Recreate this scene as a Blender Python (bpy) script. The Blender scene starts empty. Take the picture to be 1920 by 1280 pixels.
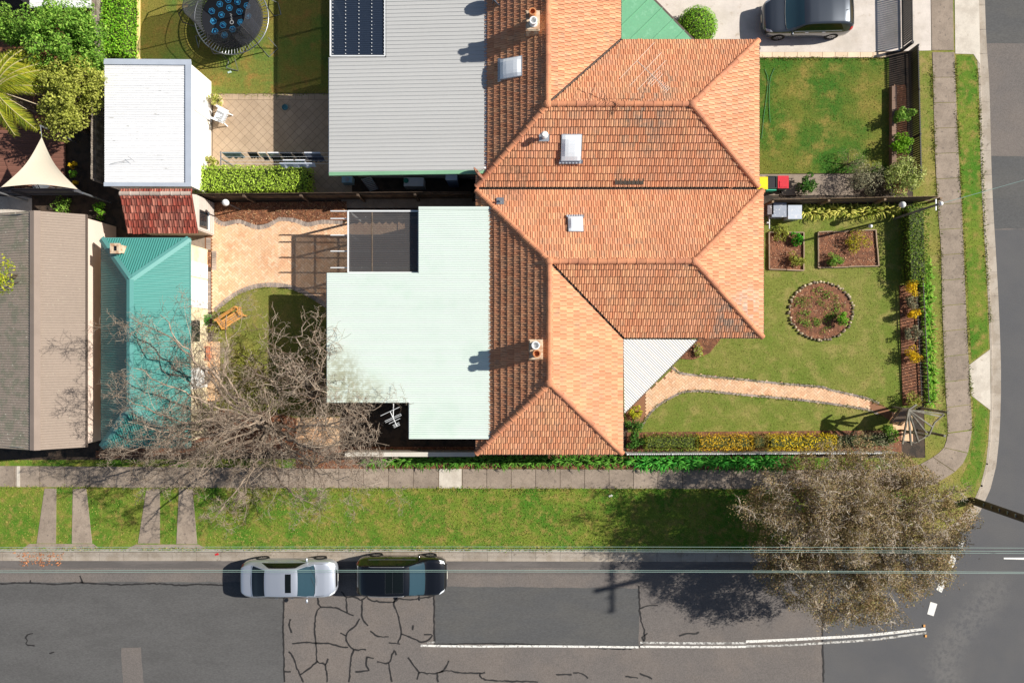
import bpy, math, random
import numpy as np
from mathutils import Vector, Matrix

scene = bpy.context.scene
col = scene.collection
rng = random.Random(11)
nrg = np.random.default_rng(11)

# ------------------------------------------------------------------ camera, sky, sun
CAM_H = 36.0          # drone height above the street, metres
PPM = 38.0            # photo pixels per metre on the ground
cam_data = bpy.data.cameras.new('camera')
cam_data.sensor_width = 36.0
cam_data.lens = 36.0 * CAM_H / (1920.0 / PPM)
cam_data.clip_end = 500.0
cam = bpy.data.objects.new('camera', cam_data)
cam.location = (0, 0, CAM_H)
col.objects.link(cam)
scene.camera = cam

SUN_EL = math.radians(36.5)
SUN_VEC = Vector((0.972 * math.cos(SUN_EL), 0.236 * math.cos(SUN_EL), math.sin(SUN_EL)))
world = bpy.data.worlds.new('World')
scene.world = world
world.use_nodes = True
wn = world.node_tree.nodes
wl = world.node_tree.links
sky = wn.new('ShaderNodeTexSky')
sky.sky_type = 'NISHITA'
sky.sun_disc = False
sky.sun_elevation = SUN_EL
sky.sun_rotation = math.atan2(SUN_VEC.x, SUN_VEC.y)
bg = wn['Background']
bg.inputs['Strength'].default_value = 0.058
wl.new(sky.outputs[0], bg.inputs['Color'])
sun_data = bpy.data.lights.new('sun', 'SUN')
sun_data.energy = 5.0
sun_data.angle = math.radians(0.55)
sun_data.color = (1.0, 0.95, 0.87)
sun = bpy.data.objects.new('sun', sun_data)
sun.rotation_euler = SUN_VEC.to_track_quat('Z', 'Y').to_euler()
sun.location = (30, 8, 40)
col.objects.link(sun)
scene.view_settings.view_transform = 'Standard'
scene.view_settings.look = 'None'
scene.view_settings.exposure = 0.42
scene.view_settings.gamma = 1.0
scene.cycles.max_bounces = 6
scene.cycles.transparent_max_bounces = 12

# ------------------------------------------------------------------ helpers
def g(px, py, h=0.0):
    """photo measurement -> world point at height h"""
    k = (CAM_H - h) / (CAM_H * PPM)
    return Vector(((px - 960) * k, (640 - py) * k, h))
def gl(pts, h=0.0):
    return [g(p[0], p[1], p[2] if len(p) > 2 else h) for p in pts]
def lin(c):
    c /= 255.0
    return c / 12.92 if c <= 0.04045 else ((c + 0.055) / 1.055) ** 2.4
def C(r, gg, b, k=1.0):
    return (lin(r) * k, lin(gg) * k, lin(b) * k, 1.0)

def setv(node, name, v):
    node.inputs[name].default_value = v

_mats = {}
def mat(name, base, rough=0.8, base2=None, mix=(0.45, 0.6, 2.0), base3=None, mix3=(0.5, 0.62, 9.0), var=0.12, vscale=1.5,
        fine=0.12, fscale=45.0, bump=0.0, bscale=60.0, metal=0.0, tint=0.0, tintcol=None, spec=0.4, alpha=1.0,
        stretch=None, coat=0.0, translucent=0.0, stains=()):
    if name in _mats:
        return _mats[name]
    m = bpy.data.materials.new(name)
    m.use_nodes = True
    nt = m.node_tree
    N, L = nt.nodes, nt.links
    b = N['Principled BSDF']
    geo = N.new('ShaderNodeNewGeometry')
    pos = geo.outputs['Position']
    if stretch:
        vm = N.new('ShaderNodeVectorMath'); vm.operation = 'MULTIPLY'
        L.new(pos, vm.inputs[0]); vm.inputs[1].default_value = stretch
        pos = vm.outputs[0]
    def noise(scale, detail=3.0):
        t = N.new('ShaderNodeTexNoise')
        setv(t, 'Scale', scale); setv(t, 'Detail', detail); setv(t, 'Roughness', 0.62)
        L.new(pos, t.inputs['Vector'])
        return t.outputs['Fac']
    def mathn(op, a, bb):
        n = N.new('ShaderNodeMath'); n.operation = op
        for i, x in enumerate((a, bb)):
            if isinstance(x, (int, float)): n.inputs[i].default_value = x
            else: L.new(x, n.inputs[i])
        return n.outputs[0]
    def mixc(fac, ca, cb):
        n = N.new('ShaderNodeMix'); n.data_type = 'RGBA'
        for sock, x in ((n.inputs['Factor'], fac), (n.inputs[6], ca), (n.inputs[7], cb)):
            if isinstance(x, (tuple, float, int)): sock.default_value = x
            else: L.new(x, sock)
        return n.outputs[2]
    def ramp(f, lo, hi):
        n = N.new('ShaderNodeMapRange'); n.interpolation_type = 'SMOOTHSTEP'
        setv(n, 'From Min', lo); setv(n, 'From Max', hi)
        L.new(f, n.inputs['Value'])
        return n.outputs['Result']
    colr = base
    if base2: colr = mixc(ramp(noise(mix[2], 5.0), mix[0], mix[1]), colr, base2)
    if base3: colr = mixc(ramp(noise(mix3[2], 4.0), mix3[0], mix3[1]), colr, base3)
    for (sx, sy, sr, sc, ss) in stains:      # lichen, moss and dust patches: (x, y, radius, colour, strength)
        dn = N.new('ShaderNodeVectorMath'); dn.operation = 'DISTANCE'
        mp = N.new('ShaderNodeVectorMath'); mp.operation = 'MULTIPLY'; mp.inputs[1].default_value = (1, 1, 0)
        L.new(geo.outputs['Position'], mp.inputs[0]); L.new(mp.outputs[0], dn.inputs[0]); dn.inputs[1].default_value = (sx, sy, 0)
        fo = ramp(mathn('SUBTRACT', 1.0, mathn('DIVIDE', dn.outputs['Value'], sr)), 0.0, 0.8)
        no = ramp(noise(5.0, 4.0), 0.3, 0.62)
        colr = mixc(mathn('MULTIPLY', mathn('MULTIPLY', fo, no), ss), colr, sc)
    val = None
    def add(x):
        nonlocal val
        val = x if val is None else mathn('ADD', val, x)
    if var: add(mathn('MULTIPLY', mathn('SUBTRACT', noise(vscale, 4.0), 0.5), var * 3.0))
    if fine: add(mathn('MULTIPLY', mathn('SUBTRACT', noise(fscale, 2.0), 0.5), fine * 3.0))
    if tint:
        at = N.new('ShaderNodeAttribute'); at.attribute_name = 'tint'
        oi = N.new('ShaderNodeObjectInfo')
        r = mathn('FRACT', mathn('ADD', at.outputs['Fac'], oi.outputs['Random']), 0.0)
        add(mathn('MULTIPLY', mathn('SUBTRACT', r, 0.5), tint * 2.0))
        if tintcol:
            r2 = mathn('FRACT', mathn('MULTIPLY', r, 7.31), 0.0)
            colr = mixc(ramp(r2, tintcol[1], tintcol[2]), colr, tintcol[0])
    if val is not None:
        hs = N.new('ShaderNodeHueSaturation')
        L.new(mathn('MAXIMUM', mathn('ADD', val, 1.0), 0.05), hs.inputs['Value'])
        if isinstance(colr, tuple): hs.inputs['Color'].default_value = colr
        else: L.new(colr, hs.inputs['Color'])
        colr = hs.outputs['Color']
    if isinstance(colr, tuple): setv(b, 'Base Color', colr)
    else: L.new(colr, b.inputs['Base Color'])
    setv(b, 'Roughness', rough); setv(b, 'Metallic', metal); setv(b, 'Specular IOR Level', spec)
    if coat: setv(b, 'Coat Weight', coat); setv(b, 'Coat Roughness', 0.04)
    if bump:
        bn = N.new('ShaderNodeBump'); setv(bn, 'Strength', min(1.0, bump)); setv(bn, 'Distance', 0.03)
        L.new(noise(bscale, 3.0), bn.inputs['Height']); L.new(bn.outputs[0], b.inputs['Normal'])
    out = N['Material Output']
    if translucent:
        tr = N.new('ShaderNodeBsdfTranslucent'); mx = N.new('ShaderNodeMixShader')
        mx.inputs[0].default_value = translucent
        if isinstance(colr, tuple): tr.inputs['Color'].default_value = colr
        else: L.new(colr, tr.inputs['Color'])
        L.new(b.outputs[0], mx.inputs[1]); L.new(tr.outputs[0], mx.inputs[2]); L.new(mx.outputs[0], out.inputs['Surface'])
    if alpha < 1.0: setv(b, 'Alpha', alpha)
    _mats[name] = m
    return m

WLOC = {}
def wloc(o):
    return WLOC.get(o.name, Vector((0, 0, 0))) if o else Vector((0, 0, 0))
def link(o, parent=None):
    col.objects.link(o)
    if parent is not None:
        o.parent = parent
        WLOC[o.name] = wloc(parent)
    return o
def tag(o, label, cat, group=None):
    o['label'] = label; o['category'] = cat
    if group: o['group'] = group
    return o
def thing(name, label, cat, loc, group=None, rotz=0.0, local=False):
    o = bpy.data.objects.new(name, None)
    o.empty_display_size = 0.2
    loc = Vector(loc)
    o.location = loc
    o.rotation_euler = (0, 0, rotz)
    col.objects.link(o)
    WLOC[o.name] = Vector((0, 0, 0)) if local else loc
    return tag(o, label, cat, group)

class MB:
    def __init__(s):
        s.v = []; s.f = []; s.t = []; s.cur = 0.0
    def poly(s, pts):
        n = len(s.v); s.v.extend([tuple(p) for p in pts]); s.f.append(tuple(range(n, n + len(pts)))); s.t.append(s.cur); return s
    def prism(s, pts, z0, z1, bottom=False):
        a = sum(pts[i][0] * pts[(i + 1) % len(pts)][1] - pts[(i + 1) % len(pts)][0] * pts[i][1] for i in range(len(pts)))
        if a < 0: pts = pts[::-1]
        n = len(pts)
        s.poly([(p[0], p[1], z1) for p in pts])
        for i in range(n):
            p, q = pts[i], pts[(i + 1) % n]
            s.poly([(p[0], p[1], z0), (q[0], q[1], z0), (q[0], q[1], z1), (p[0], p[1], z1)])
        if bottom: s.poly([(p[0], p[1], z0) for p in pts[::-1]])
        return s
    def box(s, c, size, rotz=0.0, M=None):
        x, y, z = size[0] / 2, size[1] / 2, size[2] / 2
        cs, sn = math.cos(rotz), math.sin(rotz)
        P = []
        for a, b, d in ((-x, -y, -z), (x, -y, -z), (x, y, -z), (-x, y, -z), (-x, -y, z), (x, -y, z), (x, y, z), (-x, y, z)):
            q = Vector((a, b, d))
            if M is not None: q = M @ q
            else: q = Vector((a * cs - b * sn, a * sn + b * cs, d))
            P.append((q.x + c[0], q.y + c[1], q.z + c[2]))
        n = len(s.v); s.v.extend(P)
        for f in ((0, 3, 2, 1), (4, 5, 6, 7), (0, 1, 5, 4), (1, 2, 6, 5), (2, 3, 7, 6), (3, 0, 4, 7)):
            s.f.append(tuple(n + i for i in f)); s.t.append(s.cur)
        return s
    def beam(s, p, q, w, h):
        p, q = Vector(p), Vector(q)
        d = q - p
        L = d.length
        if L < 1e-6: return s
        x = d / L
        up = Vector((0, 0, 1)) if abs(x.z) < 0.95 else Vector((0, 1, 0))
        y = up.cross(x).normalized(); z = x.cross(y)
        return s.box((p + q) / 2, (L, w, h), M=Matrix((x, y, z)).transposed())
    def tube(s, pts, r, n=8, cap=True):
        pts = [Vector(p) for p in pts]
        rs = r if isinstance(r, (list, tuple)) else [r] * len(pts)
        base = len(s.v)
        ref = None
        for i, p in enumerate(pts):
            t = (pts[min(i + 1, len(pts) - 1)] - pts[max(i - 1, 0)]).normalized()
            if ref is None: ref = Vector((0, 0, 1)) if abs(t.z) < 0.9 else Vector((1, 0, 0))
            a = t.cross(ref)
            if a.length < 1e-4: a = t.cross(Vector((0.3, 1, 0.2)))
            a.normalize(); b = a.cross(t)
            ref = b.copy() if abs(t.dot(b)) < 0.9 else ref
            for k in range(n):
                an = 2 * math.pi * k / n
                s.v.append(tuple(p + a * (math.cos(an) * rs[i]) + b * (math.sin(an) * rs[i])))
        for i in range(len(pts) - 1):
            for k in range(n):
                a = base + i * n + k; b = base + i * n + (k + 1) % n
                s.f.append((a, b, b + n, a + n)); s.t.append(s.cur)
        if cap:
            s.f.append(tuple(base + k for k in range(n))[::-1]); s.t.append(s.cur)
            e = base + (len(pts) - 1) * n
            s.f.append(tuple(e + k for k in range(n))); s.t.append(s.cur)
        return s
    def lathe(s, c, prof, n=16, sx=1.0, sy=1.0):
        base = len(s.v)
        for r, z in prof:
            for k in range(n):
                a = 2 * math.pi * k / n
                s.v.append((c[0] + math.cos(a) * r * sx, c[1] + math.sin(a) * r * sy, c[2] + z))
        for i in range(len(prof) - 1):
            for k in range(n):
                a = base + i * n + k; b = base + i * n + (k + 1) % n
                s.f.append((a, b, b + n, a + n)); s.t.append(s.cur)
        s.f.append(tuple(base + k for k in range(n))[::-1]); s.t.append(s.cur)
        e = base + (len(prof) - 1) * n
        s.f.append(tuple(e + k for k in range(n))); s.t.append(s.cur)
        return s
    def ball(s, c, rx, ry, rz, n=14, m=8):
        prof = [(max(0.01, math.sin(math.pi * i / m)), -math.cos(math.pi * i / m)) for i in range(m + 1)]
        base = len(s.v)
        s.lathe((0, 0, 0), prof, n)
        for i in range(base, len(s.v)):
            x, y, z = s.v[i]; s.v[i] = (c[0] + x * rx, c[1] + y * ry, c[2] + z * rz)
        return s
    def mesh(s, name, off=Vector((0, 0, 0)), smooth=False):
        me = bpy.data.meshes.new(name)
        me.from_pydata([(a - off.x, b - off.y, c - off.z) for a, b, c in s.v], [], s.f)
        at = me.attributes.new('tint', 'FLOAT', 'FACE'); at.data.foreach_set('value', s.t)
        if smooth: me.polygons.foreach_set('use_smooth', [True] * len(me.polygons))
        return me
    def build(s, name, m, parent=None, smooth=False):
        me = s.mesh(name, wloc(parent), smooth)
        me.materials.append(m)
        return link(bpy.data.objects.new(name, me), parent)
    def top(s, name, m, label=None, cat=None, group=None, smooth=False, kind=None, loc=None):
        """top-level object with its origin at loc (default: its base centre)"""
        a = np.array(s.v)
        if loc is None: loc = Vector(((a[:, 0].min() + a[:, 0].max()) / 2, (a[:, 1].min() + a[:, 1].max()) / 2, a[:, 2].min()))
        else: loc = Vector(loc)
        if kind: loc = Vector((0, 0, 0))
        me = s.mesh(name, loc, smooth); me.materials.append(m)
        o = bpy.data.objects.new(name, me); o.location = loc
        col.objects.link(o); WLOC[o.name] = loc
        if label: tag(o, label, cat, group)
        if kind: o['kind'] = kind
        return o

def piece(name, me, parent, M, kind=None):
    o = bpy.data.objects.new(name, me)
    link(o, parent)
    o.matrix_basis = Matrix.Translation(-wloc(parent)) @ M
    return o
def np_obj(name, verts, faces, m, parent=None, tint=None, smooth=False):
    """fast mesh from arrays: verts (N,3), faces (M,k)"""
    verts = np.asarray(verts, np.float32); faces = np.asarray(faces, np.int32)
    me = bpy.data.meshes.new(name)
    off = wloc(parent)
    verts = verts - np.array([off.x, off.y, off.z], np.float32)
    me.vertices.add(len(verts)); me.vertices.foreach_set('co', verts.ravel())
    k = faces.shape[1]
    me.loops.add(faces.size); me.loops.foreach_set('vertex_index', faces.ravel())
    me.polygons.add(len(faces)); me.polygons.foreach_set('loop_start', np.arange(0, faces.size, k, dtype=np.int32))
    try: me.polygons.foreach_set('loop_total', np.full(len(faces), k, np.int32))
    except Exception: pass
    me.update(calc_edges=True)
    if tint is not None:
        at = me.attributes.new('tint', 'FLOAT', 'FACE'); at.data.foreach_set('value', np.asarray(tint, np.float32))
    if smooth: me.polygons.foreach_set('use_smooth', np.ones(len(faces), bool))
    me.materials.append(m)
    return link(bpy.data.objects.new(name, me), parent)

def pip(poly, P):
    """points P (N,2) inside polygon"""
    P = np.asarray(P); inside = np.zeros(len(P), bool)
    x, y = P[:, 0], P[:, 1]
    n = len(poly)
    for i in range(n):
        x1, y1 = poly[i][0], poly[i][1]; x2, y2 = poly[(i + 1) % n][0], poly[(i + 1) % n][1]
        if y1 == y2: continue
        c = ((y1 > y) != (y2 > y)) & (x < (x2 - x1) * (y - y1) / (y2 - y1) + x1)
        inside ^= c
    return inside
def sample(poly, n, holes=()):
    xs = [p[0] for p in poly]; ys = [p[1] for p in poly]
    P = np.stack([nrg.uniform(min(xs), max(xs), n), nrg.uniform(min(ys), max(ys), n)], 1)
    ok = pip(poly, P)
    for h in holes: ok &= ~pip(h, P)
    return P[ok]
def area(poly):
    return abs(sum(poly[i][0] * poly[(i + 1) % len(poly)][1] - poly[(i + 1) % len(poly)][0] * poly[i][1] for i in range(len(poly)))) / 2
def clip(poly, planes):
    """clip polygon of (u,v,w) by half-planes (a,b,c): a*u+b*v+c>=0"""
    for a, b, c in planes:
        out = []
        n = len(poly)
        for i in range(n):
            p, q = poly[i], poly[(i + 1) % n]
            dp = a * p[0] + b * p[1] + c; dq = a * q[0] + b * q[1] + c
            if dp >= 0: out.append(p)
            if (dp >= 0) != (dq >= 0):
                t = dp / (dp - dq)
                out.append(tuple(p[k] + (q[k] - p[k]) * t for k in range(3)))
        poly = out
        if len(poly) < 3: return []
    return poly
def halfplanes(uv, inset=0.0):
    a = sum(uv[i][0] * uv[(i + 1) % len(uv)][1] - uv[(i + 1) % len(uv)][0] * uv[i][1] for i in range(len(uv)))
    if a < 0: uv = uv[::-1]
    out = []
    for i in range(len(uv)):
        p, q = uv[i], uv[(i + 1) % len(uv)]
        dx, dy = q[0] - p[0], q[1] - p[1]
        l = math.hypot(dx, dy)
        if l < 1e-6: continue
        nx, ny = -dy / l, dx / l
        out.append((nx, ny, -(nx * p[0] + ny * p[1]) - inset))
    return out
def smoothline(pts, step=0.25, closed=False):
    """Catmull-Rom through pts"""
    P = [Vector(p) for p in pts]; n = len(P); out = []
    rngi = range(n if closed else n - 1)
    for i in rngi:
        p0 = P[(i - 1) % n] if closed or i > 0 else P[i] * 2 - P[i + 1]
        p1 = P[i]; p2 = P[(i + 1) % n]
        p3 = P[(i + 2) % n] if closed or i + 2 < n else p2 * 2 - p1
        k = max(1, int((p2 - p1).length / step))
        for j in range(k):
            t = j / k
            out.append(0.5 * ((2 * p1) + (p2 - p0) * t + (2 * p0 - 5 * p1 + 4 * p2 - p3) * t * t + (3 * p1 - p0 - 3 * p2 + p3) * t ** 3))
    if not closed: out.append(P[-1])
    return out
def offset_line(pts, d):
    out = []
    for i, p in enumerate(pts):
        t = (pts[min(i + 1, len(pts) - 1)] - pts[max(i - 1, 0)])
        t = Vector((t.x, t.y, 0)).normalized()
        out.append(p + Vector((-t.y, t.x, 0)) * d)
    return out
def resample(pts, step):
    out = [pts[0].copy()]; acc = 0.0
    for i in range(len(pts) - 1):
        a, b = pts[i], pts[i + 1]; L = (b - a).length
        while acc + L >= step:
            t = (step - acc) / L; a = a + (b - a) * t; out.append(a.copy()); L = (b - a).length; acc = 0.0
        acc += L
    return out
# ------------------------------------------------------------------ materials
M_soil = mat('soil', C(74, 60, 48), base2=C(50, 42, 34), fine=0.25, fscale=30, bump=0.6, bscale=25)
M_asph = mat('asphalt_old', C(108, 102, 98), base2=C(115, 107, 101), mix=(0.42, 0.62, 0.35), var=0.05, vscale=0.8, fine=0.32, fscale=18, bump=0.35, bscale=70, rough=0.9)
M_asph_n = mat('asphalt_grey', C(91, 90, 89), base2=C(86, 85, 84), mix=(0.4, 0.6, 0.5), var=0.05, vscale=0.6, fine=0.3, fscale=20, bump=0.3, bscale=80, rough=0.88, stretch=(0.5, 1.4, 1))
M_asph_p = mat('asphalt_patch', C(84, 84, 84), base2=C(89, 88, 86), mix=(0.4, 0.65, 0.6), var=0.05, vscale=0.7, fine=0.28, fscale=20, bump=0.3, bscale=80, rough=0.88, stretch=(0.5, 1.4, 1))
M_asph_s = mat('asphalt_side', stains=[(g_[0], g_[1], 1.3, C(124, 121, 117), 0.28) for g_ in [((x - 960) / PPM, (640 - y) / PPM) for x, y in ((1770, 1250), (1785, 1210), (1810, 1175), (1840, 1145), (1865, 1110), (1780, 1290))]], base=C(86, 86, 88), base2=C(92, 91, 91), mix=(0.35, 0.7, 0.4), var=0.05, vscale=0.6, fine=0.18, fscale=24, bump=0.3, bscale=80, rough=0.88)
M_band = mat('asphalt_band', C(108, 102, 98), base2=C(96, 91, 88), mix=(0.4, 0.6, 1.2), fine=0.2, fscale=22, var=0.08, bump=0.4, stretch=(0.25, 2.0, 1))
M_seal = mat('bitumen', C(48, 46, 45), rough=0.55, fine=0.2, fscale=15)
M_paint = mat('road_paint', C(225, 222, 215), base2=C(150, 147, 142), mix=(0.5, 0.62, 9.0), fine=0.25, fscale=30)
M_paint_w = mat('road_paint_worn', C(200, 198, 192), base2=C(120, 117, 113), mix=(0.42, 0.58, 7.0), fine=0.25, fscale=30)
M_conc = mat('concrete_path', C(154, 139, 124), base2=C(140, 126, 112), mix=(0.4, 0.65, 1.6), base3=C(118, 107, 97), mix3=(0.56, 0.72, 5.0), fine=0.22, fscale=22, tint=0.09, bump=0.25, bscale=50, rough=0.92)
M_conc_l = mat('concrete_light', C(205, 196, 182), base2=C(188, 178, 164), mix=(0.4, 0.65, 1.2), base3=C(168, 156, 140), mix3=(0.62, 0.75, 3.0), fine=0.14, fscale=22, tint=0.06, bump=0.2, rough=0.9)
M_conc_d = mat('concrete_drive', C(212, 202, 192), base2=C(196, 186, 174), mix=(0.42, 0.68, 0.7), base3=C(186, 172, 156), mix3=(0.58, 0.75, 2.2), fine=0.08, fscale=14, bump=0.15, rough=0.88)
M_kerb = mat('kerb_concrete', C(172, 161, 147), base2=C(150, 138, 123), mix=(0.4, 0.65, 1.5), base3=C(122, 110, 98), mix3=(0.6, 0.74, 4.0), fine=0.2, fscale=25, tint=0.08, bump=0.2)
def lawn_mat(name, a, b, c, s1=0.5, s2=2.0, m1=(0.36, 0.66), m2=(0.45, 0.72)):
    return mat(name, a, base2=b, mix=(m1[0], m1[1], s1), base3=c, mix3=(m2[0], m2[1], s2), var=0.16, vscale=6.0, fine=0.42, fscale=16, bump=0.8, bscale=22, rough=0.95, spec=0.1)
M_lawn_f = lawn_mat('lawn_front', C(124, 128, 62), C(106, 122, 50), C(146, 138, 80), 0.45, 1.3)
M_lawn_n = lawn_mat('lawn_neighbour', C(112, 116, 50), C(64, 104, 36), C(140, 126, 66), 0.3, 1.0, (0.36, 0.58))
M_lawn_b = lawn_mat('lawn_back', C(124, 124, 62), C(110, 118, 54), C(138, 128, 72), 0.6, 2.0)
M_lawn_t = lawn_mat('lawn_trampoline', C(128, 120, 58), C(96, 120, 54), C(148, 118, 64), 0.35, 0.9, (0.4, 0.62), (0.5, 0.7))
M_verge = lawn_mat('verge_grass', C(116, 130, 50), C(76, 118, 36), C(150, 132, 74), 0.5, 2.4, (0.36, 0.64), (0.44, 0.74))
M_verge_e = lawn_mat('verge_grass_dry', C(138, 132, 68), C(112, 126, 54), C(154, 138, 86), 0.5, 1.4)
M_blade = mat('grass_blades', C(140, 140, 66), tint=0.3, tintcol=(C(164, 150, 88), 0.4, 0.6), var=0.1, fine=0.0, rough=0.9, spec=0.1, translucent=0.2)
M_blade_g = mat('grass_blades_green', C(118, 138, 54), tint=0.32, tintcol=(C(158, 148, 80), 0.4, 0.65), var=0.1, fine=0.0, rough=0.9, spec=0.1, translucent=0.2)
M_mulch = mat('mulch', C(140, 92, 64), base2=C(106, 68, 48), mix=(0.4, 0.6, 5.0), fine=0.4, fscale=20, bump=1.0, bscale=30)
M_chip = mat('bark_chips', C(176, 118, 82), tint=0.5, tintcol=(C(220, 186, 150), 0.68, 0.85), var=0.0, fine=0.0)
M_paver = mat('brick_paver', C(226, 184, 146), tint=0.08, tintcol=(C(228, 192, 158), 0.3, 0.9), base2=C(216, 166, 128), mix=(0.42, 0.7, 0.9), fine=0.1, fscale=40, rough=0.85, bump=0.15)
M_paver_g = mat('brick_border', C(168, 152, 140), tint=0.14, tintcol=(C(142, 130, 122), 0.4, 0.7), fine=0.14, fscale=40)
M_joint = mat('paver_joint', C(140, 98, 70), fine=0.2, fscale=40)
M_tilepave = mat('concrete_paver', C(178, 156, 132), tint=0.04, base2=C(170, 148, 124), mix=(0.4, 0.6, 1.0), fine=0.08, fscale=30)
M_tilejoint = mat('paver_gap', C(120, 104, 86), fine=0.2)
M_terra = mat('terracotta_slab', C(226, 176, 132), tint=0.12, base2=C(230, 196, 158), mix=(0.4, 0.6, 1.2), fine=0.1)
M_wood = mat('weathered_timber', C(128, 112, 96), base2=C(104, 90, 76), mix=(0.4, 0.6, 3.0), tint=0.16, fine=0.18, fscale=40, bump=0.2)
M_wood_d = mat('dark_timber', C(84, 68, 54), base2=C(64, 52, 42), mix=(0.4, 0.6, 2.0), tint=0.2, fine=0.2, fscale=40, bump=0.2)
M_sleeper = mat('edging_timber', C(158, 136, 112), tint=0.18, fine=0.25, fscale=20)
M_stone = mat('edging_stone', C(186, 170, 140), tint=0.28, tintcol=(C(120, 106, 88), 0.5, 0.7), fine=0.25, fscale=20, bump=0.4, bscale=20)
M_deck = mat('deck_boards', C(124, 84, 70), tint=0.14, fine=0.15, stretch=(0.2, 3, 1))
M_white = mat('white_paint', C(232, 232, 230), var=0.04, fine=0.04, rough=0.5)
M_metal_w = mat('white_metal', C(222, 224, 224), var=0.03, fine=0.03, rough=0.35)
M_black = mat('black_metal', C(34, 34, 38), var=0.05, fine=0.05, rough=0.4)
M_galv = mat('galvanised', C(168, 172, 176), rough=0.38, metal=0.7, var=0.08, fine=0.05)

# ------------------------------------------------------------------ ground, roads, kerbs
big = [(-3000, -3000), (4900, -3000), (4900, 4300), (-3000, 4300)]
MB().poly([(g(x, y).x, g(x, y).y, -0.3) for x, y in big[::-1]]).top('ground', M_soil, kind='structure')
def sheet(name, pts, z, m, parent=None, kind=None):
    P = [(g(p[0], p[1]).x, g(p[0], p[1]).y) for p in pts]
    a = sum(P[i][0] * P[(i + 1) % len(P)][1] - P[(i + 1) % len(P)][0] * P[i][1] for i in range(len(P)))
    if a < 0: P = P[::-1]
    b = MB().poly([(x, y, z) for x, y in P])
    return b.build(name, m, parent) if parent else b.top(name, m, kind=kind or 'structure')
RZ = -0.13
road = sheet('road', [(-900, 1000), (1650, 1000), (1800, 900), (1800, -800), (2900, -800), (2900, 2100), (-900, 2100)], RZ, M_asph)
for pts, m, z in (
    ([(-890, 1092), (531, 1092), (531, 2090), (-890, 2090)], M_asph_n, 0.004),
    ([(815, 1100), (1198, 1104), (1199, 1213), (1090, 1212), (980, 1210), (816, 1208)], M_asph_p, 0.004),
    ([(1545, 1040), (1700, 1020), (1800, 960), (1840, 430), (2890, 430), (2890, 2090), (1545, 2090)], M_asph_s, 0.004),
    ([(1840, -790), (2890, -790), (2890, 79), (1840, 80)], M_asph_p, 0.004),
    ([(1840, 82), (2890, 80), (2890, 290), (1840, 291)], M_asph, 0.004),
    ([(1840, 292), (2890, 292), (2890, 428), (1840, 428)], M_asph_p, 0.004),
    ([(-890, 1048), (1500, 1048), (1500, 1066), (-890, 1066)], M_band, 0.006),
    ([(225, 1216), (262, 1215), (270, 1330), (230, 1330)], M_asph, 0.008)):
    Q_ = []
    for i_ in range(len(pts)):
        (xa, ya), (xb, yb) = pts[i_], pts[(i_ + 1) % len(pts)]
        kk = max(1, min(60, int(math.hypot(xb - xa, yb - ya) / 14)))
        for j_ in range(kk):
            t_ = j_ / kk; Q_.append((xa + (xb - xa) * t_ + (rng.uniform(-1.1, 1.1) if j_ else 0), ya + (yb - ya) * t_ + (rng.uniform(-1.1, 1.1) if j_ else 0)))
    sheet('asphalt_patch', Q_, RZ + z, m, road)
def ribbon(pts_px, w_px, z, m, name, parent, jitter=0.0):
    P = smoothline(gl(pts_px), 0.12)
    if jitter: P = [p + Vector((nrg.normal(0, jitter), nrg.normal(0, jitter), 0)) for p in P]
    b = MB()
    ws = [w_px / PPM / 2 * (1 + (0.35 * rng.uniform(-1, 1) if jitter else 0)) for _ in P]
    l = [p + (q - p) for p, q in zip(P, P)]
    L = offset_line(P, 1.0); R_ = offset_line(P, -1.0)
    for i in range(len(P) - 1):
        a = P[i] + (L[i] - P[i]) * ws[i]; c = P[i + 1] + (L[i + 1] - P[i + 1]) * ws[i + 1]
        d = P[i + 1] + (R_[i + 1] - P[i + 1]) * ws[i + 1]; e = P[i] + (R_[i] - P[i]) * ws[i]
        b.poly([(q.x, q.y, z) for q in (a, e, d, c)])
    return b.build(name, m, parent)
def zz(ox, oy, s, *pts):
    return [(ox + x / s, oy + y / s) for x, y in pts]
A6 = lambda *p: zz(400, 880, 3.2, *p)
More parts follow.
